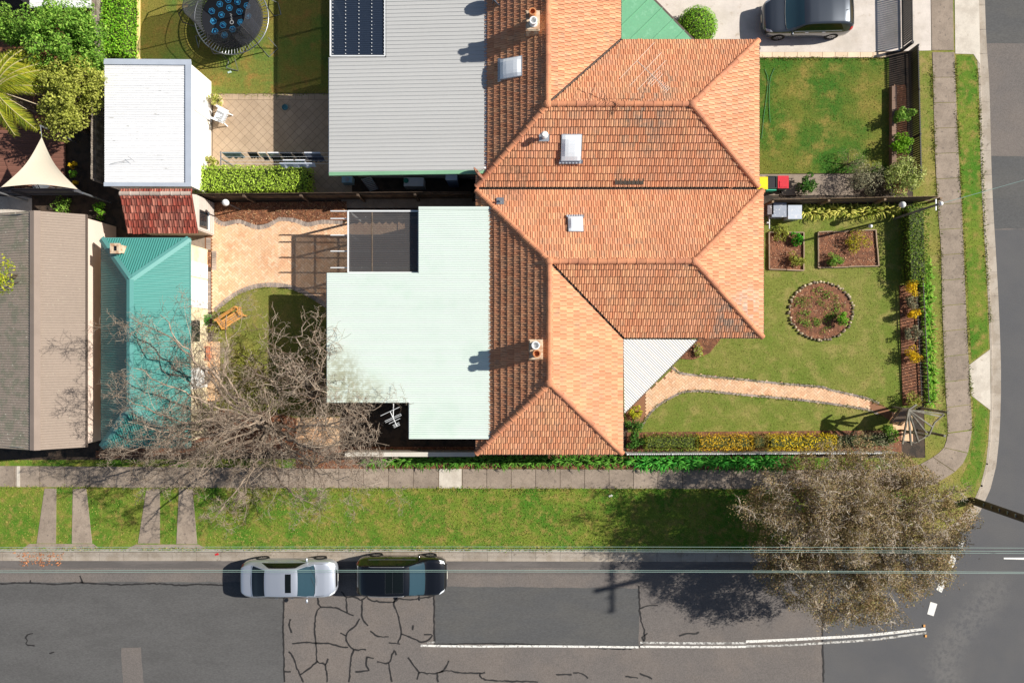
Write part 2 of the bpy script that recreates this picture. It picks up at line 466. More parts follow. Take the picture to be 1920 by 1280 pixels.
seals = [A6((418, 770), (415, 960), (418, 1100), (422, 1280)), A6((620, 760), (628, 810), (640, 828), (612, 870), (604, 960), (612, 1045), (620, 1155), (668, 1178), (680, 1280)),
         A6((640, 828), (730, 835), (800, 865), (840, 880)), A6((470, 1050), (540, 1042), (612, 1045), (700, 1050), (760, 1068), (805, 1070)),
         A6((450, 1098), (480, 1140), (500, 1200), (536, 1280)), A6((520, 1235), (570, 1200), (620, 1155)), A6((684, 1138), (668, 1178)), A6((425, 1218), (460, 1216)),
         A6((462, 900), (450, 935), (465, 985)), A6((765, 735), (795, 770), (850, 768), (890, 790), (920, 765), (950, 792), (1080, 800), (1110, 780), (1180, 785), (1320, 762)),
         A6((795, 770), (800, 862)), A6((890, 790), (890, 890), (925, 940)), A6((875, 898), (850, 940), (800, 985), (795, 1030), (840, 1082), (915, 1085)), A6((840, 1082), (822, 1150), (812, 1280)),
         A6((1110, 760), (1080, 805), (1110, 890), (1125, 990), (1105, 1045)), A6((1050, 1042), (1118, 1052)), A6((1125, 990), (1190, 1015), (1260, 1040), (1312, 1000), (1262, 992)),
         A6((940, 975), (985, 1005), (1050, 1008)), A6((915, 1128), (962, 1136)), A6((918, 1130), (915, 1180), (930, 1210), (850, 1216)), A6((980, 1155), (1048, 1165), (1082, 1090), (1095, 1118)),
         A6((1048, 1165), (1060, 1220), (1070, 1280)), A6((1168, 1132), (1200, 1180), (1232, 1224), (1218, 1262)), A6((1232, 1224), (1340, 1226), (1390, 1195), (1412, 1150)),
         A6((1340, 1226), (1346, 1280)), A6((1340, 1226), (1400, 1212), (1480, 1224), (1620, 1226), (1628, 1222)), A6((1598, 1226), (1612, 1258), (1700, 1272), (1950, 1278)), A6((1200, 935), (1195, 965)), A6((755, 983), (790, 1000)),
         A6((1322, 745), (1326, 1050), (1332, 1054), (1700, 1048), (2090, 1060), (2556, 1066), (2560, 850), (2556, 700)),
         zz(780, 880, 3.2, (840, 1235), (935, 1235)), zz(780, 880, 3.2, (945, 1222), (990, 1228), (1035, 1258)), zz(780, 880, 3.2, (1260, 1246), (1335, 1256)), zz(780, 880, 3.2, (1345, 1228), (1420, 1260)),
         zz(780, 880, 3.2, (1345, 840), (1390, 822), (1455, 818)), zz(780, 880, 3.2, (1380, 1048), (1362, 1015), (1392, 985)),
         zz(1120, 880, 3.2, (495, 1002), (540, 990), (580, 992), (612, 980)), zz(1120, 880, 3.2, (1362, 910), (1358, 1000), (1364, 1280)),
         zz(0, 960, 4.0, (-300, 540), (0, 540), (170, 535), (400, 545), (600, 535), (900, 548), (1130, 538), (1350, 552), (1500, 545), (1670, 552)), zz(0, 960, 4.0, (590, 480), (608, 535)), zz(0, 960, 4.0, (218, 512), (215, 535)),
         zz(0, 960, 4.0, (236, 912), (195, 925), (178, 950), (195, 970), (180, 990), (200, 1005), (245, 1008)), zz(0, 960, 4.0, (356, 1064), (392, 1056))]
for s_ in seals:
    ribbon(s_, 2.8, RZ + 0.012, M_seal, 'crack_seal', road, 0.012)
for pts, w, m in (([(788, 1211.5), (900, 1213), (1000, 1212.5), (1198, 1214.5)], 4, M_paint), ([(1201, 1206), (1330, 1207), (1400, 1206.5)], 4, M_paint_w),
                  ([(1201, 1213.5), (1330, 1214), (1400, 1213.5)], 4, M_paint), ([(1400, 1204), (1470, 1201), (1546, 1197), (1640, 1191), (1738, 1180)], 5, M_paint),
                  ([(1400, 1212.5), (1470, 1211), (1546, 1206.5), (1640, 1200), (1740, 1187)], 4, M_paint_w), ([(800, 1206.5), (815, 1205)], 3, M_paint_w)):
    ribbon(pts, w, RZ + 0.016, m, 'centre_line', road)
for q in ([(1747, 1129), (1760, 1133), (1753, 1156), (1741, 1152)], [(1767, 1083), (1777, 1091), (1768, 1112), (1758, 1106)], [(1786, 1040), (1796, 1046), (1790, 1066), (1779, 1060)], [(1802, 1012), (1811, 1017), (1806, 1030), (1798, 1026)], [(1885, 1046), (1925, 1046), (1925, 1050), (1885, 1049)]):
    sheet('give_way_dash', q, RZ + 0.016, mat('fresh_paint', C(228, 226, 220), fine=0.1), road)
for px, py in ((1735, 1174), (1738, 1193)):
    b = MB(); p = g(px, py); b.box((p.x, p.y, RZ + 0.03), (0.09, 0.12, 0.035))
    b.build('road_stud', mat('stud', C(220, 160, 90)), road)

outer = smoothline(gl([(-500, 1050), (0, 1052), (500, 1052.5), (900, 1053), (1300, 1054), (1560, 1054), (1680, 1050), (1760, 1027), (1827, 977), (1855, 931), (1871, 874), (1878, 796), (1880, 702), (1877, 600), (1872, 500), (1866, 400), (1862, 312), (1858, 156), (1851, 40), (1846, -200), (1842, -420)]), 0.3)
KW, GW = 0.16, 0.44
inner_k = offset_line(outer, GW)          # kerb face
inner_b = offset_line(outer, GW + KW)     # back of kerb
# lots: everything inside the kerb
lot = [(p.x, p.y) for p in offset_line(outer, GW + KW * 0.5)] + [(g(1842, -700).x, g(0, -700).y), (g(-900, 0).x, g(0, -700).y), (g(-900, 0).x, g(-500, 1030).y)]
MB().prism(lot, -0.28, -0.012).top('yard_soil', M_soil, kind='structure')
kerb = MB().prism([(p.x, p.y) for p in outer[4:-4]] + [(p.x, p.y) for p in inner_b[4:-4]][::-1], -0.29, -0.16).top('kerb', M_kerb, kind='structure')
seg_pts = resample(outer, 1.2)
def kerb_stone(i):
    P = smoothline([seg_pts[i], (seg_pts[i] + seg_pts[i + 1]) / 2, seg_pts[i + 1]], 0.4)
    t0 = (P[1] - P[0]).normalized(); P[0] = P[0] + t0 * 0.006; P[-1] = P[-1] - t0 * 0.006
    prof = [(0.0, -0.122), (GW - 0.02, -0.105), (GW + 0.02, -0.02), (GW + 0.05, 0.004), (GW + KW, 0.004), (GW + KW, -0.2)]
    drop = 0.0
    b = MB(); b.cur = rng.random()
    rows = []
    for d, z in prof:
        rows.append([Vector((q.x, q.y, z)) for q in offset_line(P, d)])
    for a, c in zip(rows[:-1], rows[1:]):
        for k in range(len(P) - 1): b.poly([a[k], a[k + 1], c[k + 1], c[k]])
    for k in (0, -1):
        e = [r[k] for r in rows] + [Vector((rows[0][k].x, rows[0][k].y, -0.2))]
        b.poly(e if k == 0 else e[::-1])
    b.build('kerb_stone', M_kerb, kerb)
for i in range(len(seg_pts) - 1): kerb_stone(i)

# verge grass between the lots and the kerb
bl = [(p.x, p.y) for p in inner_b]
iS = min(range(len(bl)), key=lambda i: abs(bl[i][0] - g(1700, 0).x) + abs(bl[i][1] - g(0, 1020).y))
vs = bl[:iS + 1] + [(g(1700, 858).x, g(0, 858).y), (g(893, 858).x, g(0, 856).y), (g(170, 862).x, g(0, 862).y), (g(-500, 862).x, g(0, 862).y)]
MB().poly([(x, y, 0.0) for x, y in vs]).top('verge', M_verge, kind='structure')
ve = bl[iS:] + [(g(1712, -420).x, g(0, -420).y), (g(1712, 0).x, g(0, 380).y), (g(1730, 0).x, g(0, 640).y), (g(1735, 0).x, g(0, 858).y), (g(1700, 858).x, g(0, 858).y)]
MB().poly([(x, y, 0.0) for x, y in ve]).top('verge', M_verge_e, kind='structure')

def slabs(left, right, name, parent, m, step, z0=-0.05, z1=0.02, special=None):
    """footpath slabs between two edge polylines (world)"""
    a = smoothline(left, 0.2); c = smoothline(right, 0.2)
    n = max(1, int(round(sum((a[i + 1] - a[i]).length for i in range(len(a) - 1)) / step)))
    def at(P, t):
        d = [0.0]
        for i in range(len(P) - 1): d.append(d[-1] + (P[i + 1] - P[i]).length)
        x = t * d[-1]
        for i in range(len(P) - 1):
            if d[i + 1] >= x - 1e-9: return P[i] + (P[i + 1] - P[i]) * ((x - d[i]) / max(1e-9, d[i + 1] - d[i]))
        return P[-1]
    for i in range(n):
        e = 0.012 / step / n * 1.0
        t0, t1 = i / n + e, (i + 1) / n - e
        b = MB(); b.cur = rng.random()
        mid = (t0 + t1) / 2
        dz = rng.uniform(-0.004, 0.004)
        b.prism([(q.x, q.y) for q in (at(a, t0), at(a, mid), at(a, t1), at(c, t1), at(c, mid), at(c, t0))], z0, z1 + dz)
        b.build(name, (special or {}).get(i, m), parent)
foot = sheet('footpath', [(-500, 874), (1300, 880), (1660, 880), (1660, 912), (-500, 911)], 0.004, M_tilejoint)
slabs(gl([(-440, 873), (0, 873), (400, 876), (822, 878.5)]), gl([(-440, 911), (0, 912), (400, 914), (822, 914.5)]), 'slab', foot, M_conc, 1.22)
slabs(gl([(823, 878.5), (866, 878.5)]), gl([(823, 914.5), (866, 914.5)]), 'slab', foot, M_conc_l, 1.22)
slabs(gl([(867, 879), (1200, 880), (1600, 882)]), gl([(867, 915), (1200, 915.5), (1600, 917)]), 'slab', foot, M_conc, 1.2)
slabs(gl([(1601, 882), (1680, 878), (1724, 870)]), gl([(1601, 917), (1690, 917), (1752, 907)]), 'slab', foot, M_conc, 1.22)
slabs(gl([(1725, 870), (1753, 854), (1771, 837), (1777, 812)]), gl([(1753, 907), (1796, 879), (1814, 850), (1822, 806)]), 'slab', foot, M_conc, 0.75)
slabs(gl([(1777, 811), (1775, 765), (1773, 740), (1767, 590), (1764, 465), (1759, 400), (1753, 281), (1748, 98)]), gl([(1822, 805), (1821, 765), (1819, 740), (1811, 575), (1806, 455), (1803, 390), (1796, 270), (1789, 98)]), 'slab', foot, M_conc, 1.22)
slabs(gl([(1747, 95), (1744, -100), (1742, -300)]), gl([(1788, 95), (1785, -100), (1783, -300)]), 'slab', foot, M_conc, 2.4)
b = MB(); p0 = g(35, 893); b.box((p0.x, p0.y, 0.0), (0.16, 1.03, 0.052)); b.build('concrete_band', M_conc_l, foot)
# wheel tracks and aprons across the verge
dr = sheet('driveway_strips', [(84, 917), (106, 917), (105, 1016), (69, 1016)], 0.003, M_conc)
for q in ([(84, 915), (106, 915), (105, 1018), (69, 1018)], [(137, 915), (162, 915), (173, 1018), (135, 1018)], [(275, 915), (300, 915), (300, 1018), (259, 1018)], [(336, 915), (361, 915), (370, 1019), (331, 1019)]):
    MB().prism([(g(*p).x, g(*p).y) for p in q], -0.04, 0.018).build('wheel_track', M_conc, dr)
for q in ([(55, 1019), (175, 1019), (190, 1030), (40, 1030)], [(255, 1020), (372, 1020), (392, 1030), (235, 1030)]):
    MB().prism([(g(*p).x, g(*p).y) for p in q], -0.04, 0.012).build('apron', M_conc, dr)
sheet('kerb_ramp', [(1817, 684), (1856, 655), (1857, 769), (1820, 740)], 0.01, M_conc_l)
drive = sheet('concrete_driveway', [(1160, -420), (1742, -420), (1746, 95), (1640, 97), (1640, 99), (1424, 99), (1424, 78), (1160, 78)], 0.006, M_conc_d)
sheet('driveway_crossing', [(1789, -100), (1833, -100), (1838, 122), (1825, 102), (1791, 101)], 0.012, M_conc_l)

sheet('verge_strip', [(1793, 104), (1822, 104), (1831, 128), (1838, 300), (1844, 450), (1850, 560), (1853, 654), (1822, 676), (1817, 600), (1809, 450), (1798, 270)], 0.004, M_verge)
sheet('verge_strip', [(1824, 745), (1852, 770), (1850, 830), (1840, 880), (1822, 930), (1800, 900), (1820, 860), (1826, 800)], 0.004, M_verge)
# ------------------------------------------------------------------ lawns
def tufts(name, P, m, h=0.06, w=0.022, parent=None, z=0.0, kind='stuff', lean=0.8):
    n = len(P)
    a = nrg.uniform(0, 2 * math.pi, n)
    hh = h * nrg.uniform(0.5, 1.3, n); ww = w * nrg.uniform(0.6, 1.4, n)
    d = np.stack([np.cos(a), np.sin(a)], 1); s = np.stack([-np.sin(a), np.cos(a)], 1)
    ln = (hh * lean * nrg.uniform(0.2, 1.4, n))[:, None]
    zc = np.full(n, z)
    v0 = np.concatenate([P - s * ww[:, None], zc[:, None]], 1)
    v1 = np.concatenate([P + s * ww[:, None], zc[:, None]], 1)
    v2 = np.concatenate([P + d * ln, (zc + hh)[:, None]], 1)
    V = np.stack([v0, v1, v2], 1).reshape(-1, 3)
    F = np.arange(3 * n).reshape(-1, 3)
    o = np_obj(name, V, F, m, parent, tint=nrg.random(n))
    if kind and parent is None: o['kind'] = kind
    return o
def wp(pts): return [(g(p[0], p[1]).x, g(p[0], p[1]).y) for p in pts]
path_top = [(1263, 691), (1279, 700), (1326, 705), (1388, 711), (1466, 719), (1538, 725), (1558, 731), (1599, 740), (1630, 748), (1655, 759), (1672, 772)]
path_bot = [(1204, 798), (1216, 778), (1235, 759), (1260, 744), (1285, 734), (1326, 733), (1388, 739), (1498, 749), (1555, 756), (1599, 763), (1630, 769), (1655, 780), (1672, 790)]
path_poly = path_top + path_bot[::-1] + [(1180, 800), (1172, 770)]
front_lawn = [(1428, 383), (1690, 383), (1700, 500), (1712, 810), (1700, 815), (1180, 815), (1168, 780), (1168, 630), (1428, 630)]
lawns = [
    ('front_lawn', front_lawn, M_lawn_f, M_blade, [path_poly], 70),
    ('neighbour_lawn', [(1424, 108), (1667, 108), (1667, 324), (1424, 326)], M_lawn_n, M_blade_g, [], 90),
    ('back_lawn', [(398, 585), (430, 562), (459, 546), (490, 538), (527, 538), (559, 546), (590, 562), (640, 590), (640, 790), (400, 790)], M_lawn_b, M_blade, [], 70),
    ('trampoline_lawn', [(262, -250), (640, -250), (640, 175), (398, 176), (340, 150), (262, 125)], M_lawn_t, M_blade_g, [], 80),
]
for nm, poly, m, mb_, holes, dens in lawns:
    o = sheet(nm, poly, 0.0, m)
    P = wp(poly)
    Q = sample(P, int(dens * area(P) * 1.6), [wp(h) for h in holes])
    tufts('grass', Q, mb_, 0.035, 0.016)
Q = np.array(sample(vs, int(area(vs) * 190)))
py = 640 - Q[:, 1] * PPM; px = Q[:, 0] * PPM + 960
hole = (py > 868) & (py < 919)
for q in ([(80, 915), (110, 915), (110, 1024), (62, 1024)], [(133, 915), (166, 915), (178, 1030), (130, 1030)], [(270, 915), (305, 915), (305, 1030), (254, 1030)], [(331, 915), (366, 915), (376, 1030), (326, 1030)], [(40, 1016), (192, 1016), (192, 1035), (40, 1035)], [(235, 1018), (392, 1018), (392, 1035), (235, 1035)]):
    hole |= pip(wp(q), Q)
tufts('grass', Q[~hole & (px > -60)], M_blade_g, 0.05, 0.02)
Q = np.array(sample(ve, int(area(ve) * 60)))
py = 640 - Q[:, 1] * PPM; px = Q[:, 0] * PPM + 960
wx = np.interp(py, [98, 281, 465, 740, 812, 1200], [1748, 1753, 1764, 1773, 1777, 1700])
wr = np.interp(py, [98, 281, 465, 740, 812, 862, 900, 1200], [1789, 1796, 1806, 1819, 1822, 1811, 1770, 1700])
hole = ((px > wx - 2) & (px < wr + 2)) | (py < 102) | pip(wp([(1814, 684), (1858, 650), (1860, 772), (1818, 742)]), Q)
tufts('grass', Q[~hole & (py < 900)], M_blade_g, 0.04, 0.018)

def edge_tufts(line_px, n, spread=0.07, m=None):
    L_ = smoothline(gl(line_px), 0.1); i_ = nrg.integers(0, len(L_), n)
    A_ = np.array([(p.x, p.y) for p in L_])[i_] + nrg.normal(0, spread, (n, 2))
    keep = np.sin(A_[:, 0] * 3.1) * np.sin(A_[:, 1] * 2.3 + A_[:, 0] * 1.7) + nrg.normal(0, .5, n) > -0.25
    return A_[keep]
ed = [edge_tufts([(-40, 913), (400, 915), (820, 916), (1200, 917), (1600, 919)], 5200), edge_tufts([(-40, 1028), (500, 1029), (1000, 1029.5), (1550, 1030)], 4200, 0.05), edge_tufts([(1747, 110), (1752, 281), (1763, 465), (1772, 740), (1776, 812)], 2300, 0.06), edge_tufts([(1791, 110), (1797, 270), (1807, 455), (1820, 740), (1822, 806)], 2300, 0.06),
      edge_tufts([(1833, 130), (1841, 300), (1848, 450), (1857, 600)], 1300, 0.05), edge_tufts(path_top[:-1], 1500, 0.05), edge_tufts(path_bot[:-1], 1500, 0.05), edge_tufts([(404, 585), (430, 563), (459, 547), (490, 539), (527, 539), (559, 547), (590, 563)], 500, 0.04), edge_tufts([(1430, 110), (1660, 110)], 700, 0.05), edge_tufts([(270, 170), (400, 178), (640, 177)], 700, 0.06)]
tufts('grass', np.concatenate(ed), M_blade_g, 0.06, 0.02, z=0.012)
# ------------------------------------------------------------------ brick patio, front path, neighbour's pavers
def herringbone(name, poly_px, m, parent_mat, limit=300, ang=45, z=0.012):
    base = sheet(name, poly_px, 0.006, parent_mat)
    P = wp(poly_px)
    xs = [p[0] for p in P]; ys = [p[1] for p in P]
    cx, cy = (min(xs) + max(xs)) / 2, (min(ys) + max(ys)) / 2
    R_ = math.hypot(max(xs) - min(xs), max(ys) - min(ys)) / 2
    a = 0.115; n = int(R_ / a) + 4
    ca, sa = math.cos(math.radians(ang)), math.sin(math.radians(ang))
    rec = []
    for r in range(-n, n):
        for k in range(-n // 4 - 1, n // 4 + 2):
            for (x, y, v) in ((r + 4 * k + 1.0, r + 0.5, 0), (r + 4 * k + 2.5, r + 0.0, 1)):
                rec.append((x * a, y * a, v))
    rec = np.array(rec)
    X = rec[:, 0] * ca - rec[:, 1] * sa + cx; Y = rec[:, 0] * sa + rec[:, 1] * ca + cy
    ok = pip(P, np.stack([X, Y], 1))
    rec = np.stack([X[ok], Y[ok], rec[ok, 2]], 1)
    order = np.argsort(-np.array([1 if True else 0 for _ in rec]), kind='stable')
    me = MB().prism([(-0.111, -0.0535), (0.111, -0.0535), (0.111, 0.0535), (-0.111, 0.0535)], -0.02, 0.0).mesh('brick'); me.materials.append(m)
    idx = np.random.default_rng(3).permutation(len(rec))
    cxp = g(470, 480)
    idx = np.argsort(np.hypot(rec[:, 0] - cxp.x, rec[:, 1] - cxp.y)) if name == 'brick_patio' else np.argsort(rec[:, 0])
    rest = MB()
    for c_, i in enumerate(idx):
        x, y, v = rec[i]
        rot = math.radians(ang) + (math.pi / 2 if v else 0)
        zz_ = z + rng.uniform(-0.003, 0.003)
        if c_ < limit:
            piece('brick', me, base, Matrix.Translation((x, y, zz_ + 0.008)) @ Matrix.Rotation(rot + rng.uniform(-0.02, 0.02), 4, 'Z'))
        else:
            rest.cur = rng.random()
            rest.box((x, y, zz_ - 0.002), (0.222, 0.107, 0.02), rot)
    if rest.f:
        o = rest.build('bricks', m, base); o['kind'] = 'stuff'
    return base
patio_top = [(398, 408), (418, 422), (449, 417), (480, 428), (502, 425), (524, 413), (552, 415), (577, 423), (605, 418), (649, 419), (785, 419)]
patio_arc = [(640, 590), (612, 573), (590, 559), (559, 544), (527, 535), (490, 535), (459, 543), (430, 559), (402, 582)]
patio_poly = patio_top + [(785, 512), (640, 512)] + patio_arc + [(396, 584), (396, 502), (406, 502), (406, 470), (396, 470), (384, 470), (384, 437), (396, 437)]
patio = herringbone('brick_patio', patio_poly, M_paver, M_joint)
fpath = herringbone('front_path', path_poly, M_paver, M_joint)
bme = MB().prism([(-0.053, -0.11), (0.053, -0.11), (0.053, 0.11), (-0.053, 0.11)], -0.02, 0.0).mesh('border_brick'); bme.materials.append(M_paver_g)
bme2 = MB().prism([(-0.11, -0.053), (0.11, -0.053), (0.11, 0.053), (-0.11, 0.053)], -0.02, 0.0).mesh('border_brick'); bme2.materials.append(M_paver_g)
def border(line_px, parent, me=bme, step=0.118, z=0.026):
    P = resample(smoothline(gl(line_px), 0.05), step)
    for i in range(len(P) - 1):
        t = P[i + 1] - P[i]
        piece('border_brick', me, parent, Matrix.Translation((P[i].x, P[i].y, z + rng.uniform(-0.002, 0.003))) @ Matrix.Rotation(math.atan2(t.y, t.x) + rng.uniform(-.05, .05), 4, 'Z'))
border([(398, 406), (418, 420), (449, 415), (480, 426), (502, 423), (524, 411), (552, 413), (577, 421), (605, 416), (649, 417)], patio)
border([(404, 581), (430, 559), (459, 543), (490, 535), (527, 535), (559, 543), (590, 559), (612, 573), (628, 584)], patio)
border([(391, 583), (391, 505)], patio)
border([(391, 466), (391, 440)], patio)
border([(402, 504), (402, 468)], patio, z=0.030)
border([(394, 438), (394, 406)], patio, z=0.034)
border(path_top[:-1], fpath, bme2, 0.228)
border(path_bot[:-1], fpath, bme2, 0.228)
np_poly = [(400, 188), (660, 188), (660, 366), (398, 366)]
npat = sheet('paved_yard', [(396, 176), (660, 175), (660, 366), (396, 366)], 0.004, M_tilejoint)
P = wp(np_poly); a = 0.315; cx, cy = P[0]
tme = MB().prism([(-0.152, -0.152), (0.152, -0.152), (0.152, 0.152), (-0.152, 0.152)], -0.01, 0.0).mesh('paver'); tme.materials.append(M_tilepave)
pl = halfplanes([(p[0], p[1]) for p in P])
extra = 0
for i in range(-40, 40):
    for j in range(-40, 40):
        x = cx + (i - j) * a * 0.7071; y = cy + (i + j) * a * 0.7071
        pts = [(x + dx * 0.2165, y + dy * 0.2165, 0.0) for dx, dy in ((1, 0), (0, 1), (-1, 0), (0, -1))]
        c_ = clip(pts, pl)
        if len(c_) < 3: continue
        if len(c_) == 4 and all(abs(c_[k][0] - pts[k][0]) < 1e-6 for k in range(4)):
            piece('paver', tme, npat, Matrix.Translation((x, y, 0.018)) @ Matrix.Rotation(math.pi / 4, 4, 'Z'))
        else:
            bb = MB(); bb.prism([(p[0], p[1]) for p in c_], 0.0, 0.018); bb.build('paver', M_tilepave, npat)
for k in range(22):
    x = 400 + k * 11.9
    MB().prism(wp([(x, 177), (x + 11.5, 177), (x + 11.5, 187.4), (x, 187.4)]), 0.0, 0.018).build('paver', M_tilepave, npat)
edge = sheet('paved_edge', [(1424, 98), (1662, 98), (1662, 109), (1424, 109)], 0.009, M_tilejoint)
for k in range(10):
    x = 1424 + k * 23.6
    bb = MB(); bb.cur = rng.random(); bb.prism(wp([(x + .3, 98.5), (x + 23.2, 98.5), (x + 23.2, 108), (x + .3, 108)]), 0.0, 0.025); bb.build('slab', mat('sandstone', C(226, 202, 172), tint=0.1, fine=0.12), edge)
sheet('side_path', [(1424, 327), (1600, 327), (1600, 366), (1424, 366)], 0.003, M_conc)
# terracotta terrace behind the cottage
ter = sheet('terracotta_terrace', [(366, 640), (413, 640), (413, 752), (366, 752)], 0.004, M_joint)
for i in range(4):
    for j in range(9):
        x0, y0 = 366 + i * 11.75, 640 + j * 12.4
        bb = MB(); bb.cur = rng.random(); bb.prism(wp([(x0 + .3, y0 + .3), (x0 + 11.4, y0 + .3), (x0 + 11.4, y0 + 12.1), (x0 + .3, y0 + 12.1)]), 0.0, 0.03 + rng.uniform(0, .004)); bb.build('slab', M_terra, ter)
sheet('side_passage', [(640, 368), (893, 368), (893, 390), (640, 390)], 0.002, M_conc)
sheet('garden_path', [(556, 782), (642, 782), (642, 835), (556, 835)], 0.004, M_terra)
sheet('shed_pad', [(352, 434), (384, 434), (384, 474), (352, 474)], 0.004, M_conc)
deck = sheet('timber_deck', [(-260, 245), (124, 245), (124, 350), (-260, 350)], 0.05, M_wood_d)
dk = MB()
for k in range(28):
    y0 = 245 + k * 3.75; dk.cur = rng.random()
    dk.prism(wp([(-255, y0), (124, y0), (124, y0 + 3.4), (-255, y0 + 3.4)]), 0.05, 0.08)
o = dk.build('deck_boards', M_deck, deck); o['kind'] = 'stuff'
sheet('side_yard', [(-300, 368), (60, 368), (60, 402), (-300, 402)], 0.004, M_conc_l)
# ------------------------------------------------------------------ roofs and buildings
def _st(x, y, r, c, s): p = g(x, y, 3.4); return (p.x, p.y, r, c, s)
M_tile = mat('terracotta_tile', C(220, 163, 121), tint=0.1, tintcol=(C(208, 144, 106), 0.3, 0.9), base2=C(212, 152, 118), mix=(0.38, 0.68, 0.5), base3=C(196, 150, 118), mix3=(0.5, 0.68, 2.2), stains=[_st(1205, 225, 2.0, C(146, 128, 112), 0.75), _st(1240, 160, 1.3, C(150, 132, 112), 0.5), _st(1370, 600, 1.6, C(140, 128, 114), 0.8), _st(1410, 570, 1.2, C(190, 172, 156), 0.7), _st(960, 330, 1.6, C(120, 84, 64), 0.6), _st(1420, 640, 1.3, C(130, 118, 104), 0.7)], var=0.06, vscale=2.0, fine=0.1, fscale=25, rough=0.75, bump=0.15, bscale=40)
M_ridge = mat('ridge_tile', C(206, 140, 102), tint=0.12, base2=C(186, 124, 94), mix=(0.4, 0.65, 1.0), fine=0.18, fscale=25, rough=0.8)
M_rtile = mat('red_tile', C(138, 64, 50), tint=0.3, tintcol=(C(158, 100, 84), 0.5, 0.85), base2=C(116, 66, 56), mix=(0.45, 0.65, 2.0), fine=0.2, fscale=30, rough=0.75)
M_under = mat('roof_underlay', C(74, 48, 36), fine=0.1)
M_brickwall = mat('house_brick', C(168, 112, 84), tint=0.1, fine=0.15)
M_render = mat('rendered_wall', C(226, 214, 196), var=0.06, fine=0.08)
M_cream = mat('cream_wall', C(236, 222, 186), base2=C(214, 196, 160), mix=(0.45, 0.65, 1.5), var=0.06, fine=0.08)
M_gutter = mat('gutter', C(96, 84, 76), rough=0.5, fine=0.1)
M_gutter_w = mat('gutter_white', C(214, 216, 214), rough=0.5, fine=0.05)
M_pale = mat('pale_green_steel', C(214, 226, 217), stains=[_st(640, 735, 1.6, C(150, 150, 122), 0.8), _st(630, 690, 1.3, C(160, 160, 132), 0.6), _st(690, 745, 1.4, C(170, 170, 140), 0.5)], tint=0.012, var=0.03, vscale=0.7, fine=0.02, fscale=8, rough=0.45, base3=C(206, 222, 210), mix3=(0.5, 0.7, 0.5))
M_grey = mat('grey_steel', C(186, 186, 184), tint=0.02, var=0.02, vscale=0.6, fine=0.02, fscale=6, rough=0.55)
M_whitest = mat('white_steel', C(224, 224, 224), tint=0.03, var=0.02, fine=0.1, fscale=9, rough=0.5, base3=C(158, 157, 152), mix3=(0.64, 0.72, 5.0), stretch=(0.4, 2.0, 1))
M_teal = mat('teal_steel', C(68, 136, 128), tint=0.02, var=0.05, vscale=0.8, fine=0.05, fscale=8, rough=0.42)
M_teal_c = mat('teal_flashing', C(92, 150, 144), var=0.05, fine=0.05, rough=0.4)
M_taupe = mat('taupe_steel', C(146, 131, 118), tint=0.015, base3=C(178, 172, 150), mix3=(0.64, 0.76, 7.0), var=0.05, vscale=1.0, fine=0.08, fscale=9, rough=0.6)
M_taupe2 = mat('mossy_steel', C(158, 144, 130), base2=C(138, 134, 116), mix=(0.45, 0.6, 2.0), base3=C(214, 210, 192), mix3=(0.62, 0.72, 9.0), var=0.08, fine=0.16, fscale=12, rough=0.7)
M_ver = mat('white_corrugated', C(224, 222, 214), var=0.04, fine=0.06, fscale=8, rough=0.5)
M_green = mat('green_steel', C(110, 172, 132), var=0.06, vscale=1.0, fine=0.08, fscale=9, base3=C(126, 184, 146), mix3=(0.55, 0.7, 3.0), rough=0.5)
M_poly = mat('polycarbonate', C(80, 78, 78), rough=0.3, alpha=0.86, var=0.05, fine=0.05, base3=C(190, 188, 184), mix3=(0.70, 0.74, 9.0))
M_poly_n = mat('polycarbonate_dark', C(44, 54, 70), rough=0.25, alpha=0.9, var=0.05, fine=0.05, base3=C(200, 200, 200), mix3=(0.72, 0.76, 9.0))
M_skyl = mat('skylight_dome', C(232, 236, 240), rough=0.22, var=0.02, fine=0.0, spec=0.6)
M_lead = mat('lead_flashing', C(168, 174, 182), rough=0.5, metal=0.3, fine=0.1)
M_glass = mat('window_glass', C(28, 36, 42), rough=0.06, var=0.0, fine=0.0, spec=0.8)
M_chim = mat('chimney_brick', C(206, 186, 160), base2=C(176, 140, 110), mix=(0.45, 0.6, 5.0), fine=0.2, fscale=20)
M_pot = mat('chimney_pot', C(196, 130, 84), fine=0.15)
EV, RG = 2.7, 4.6

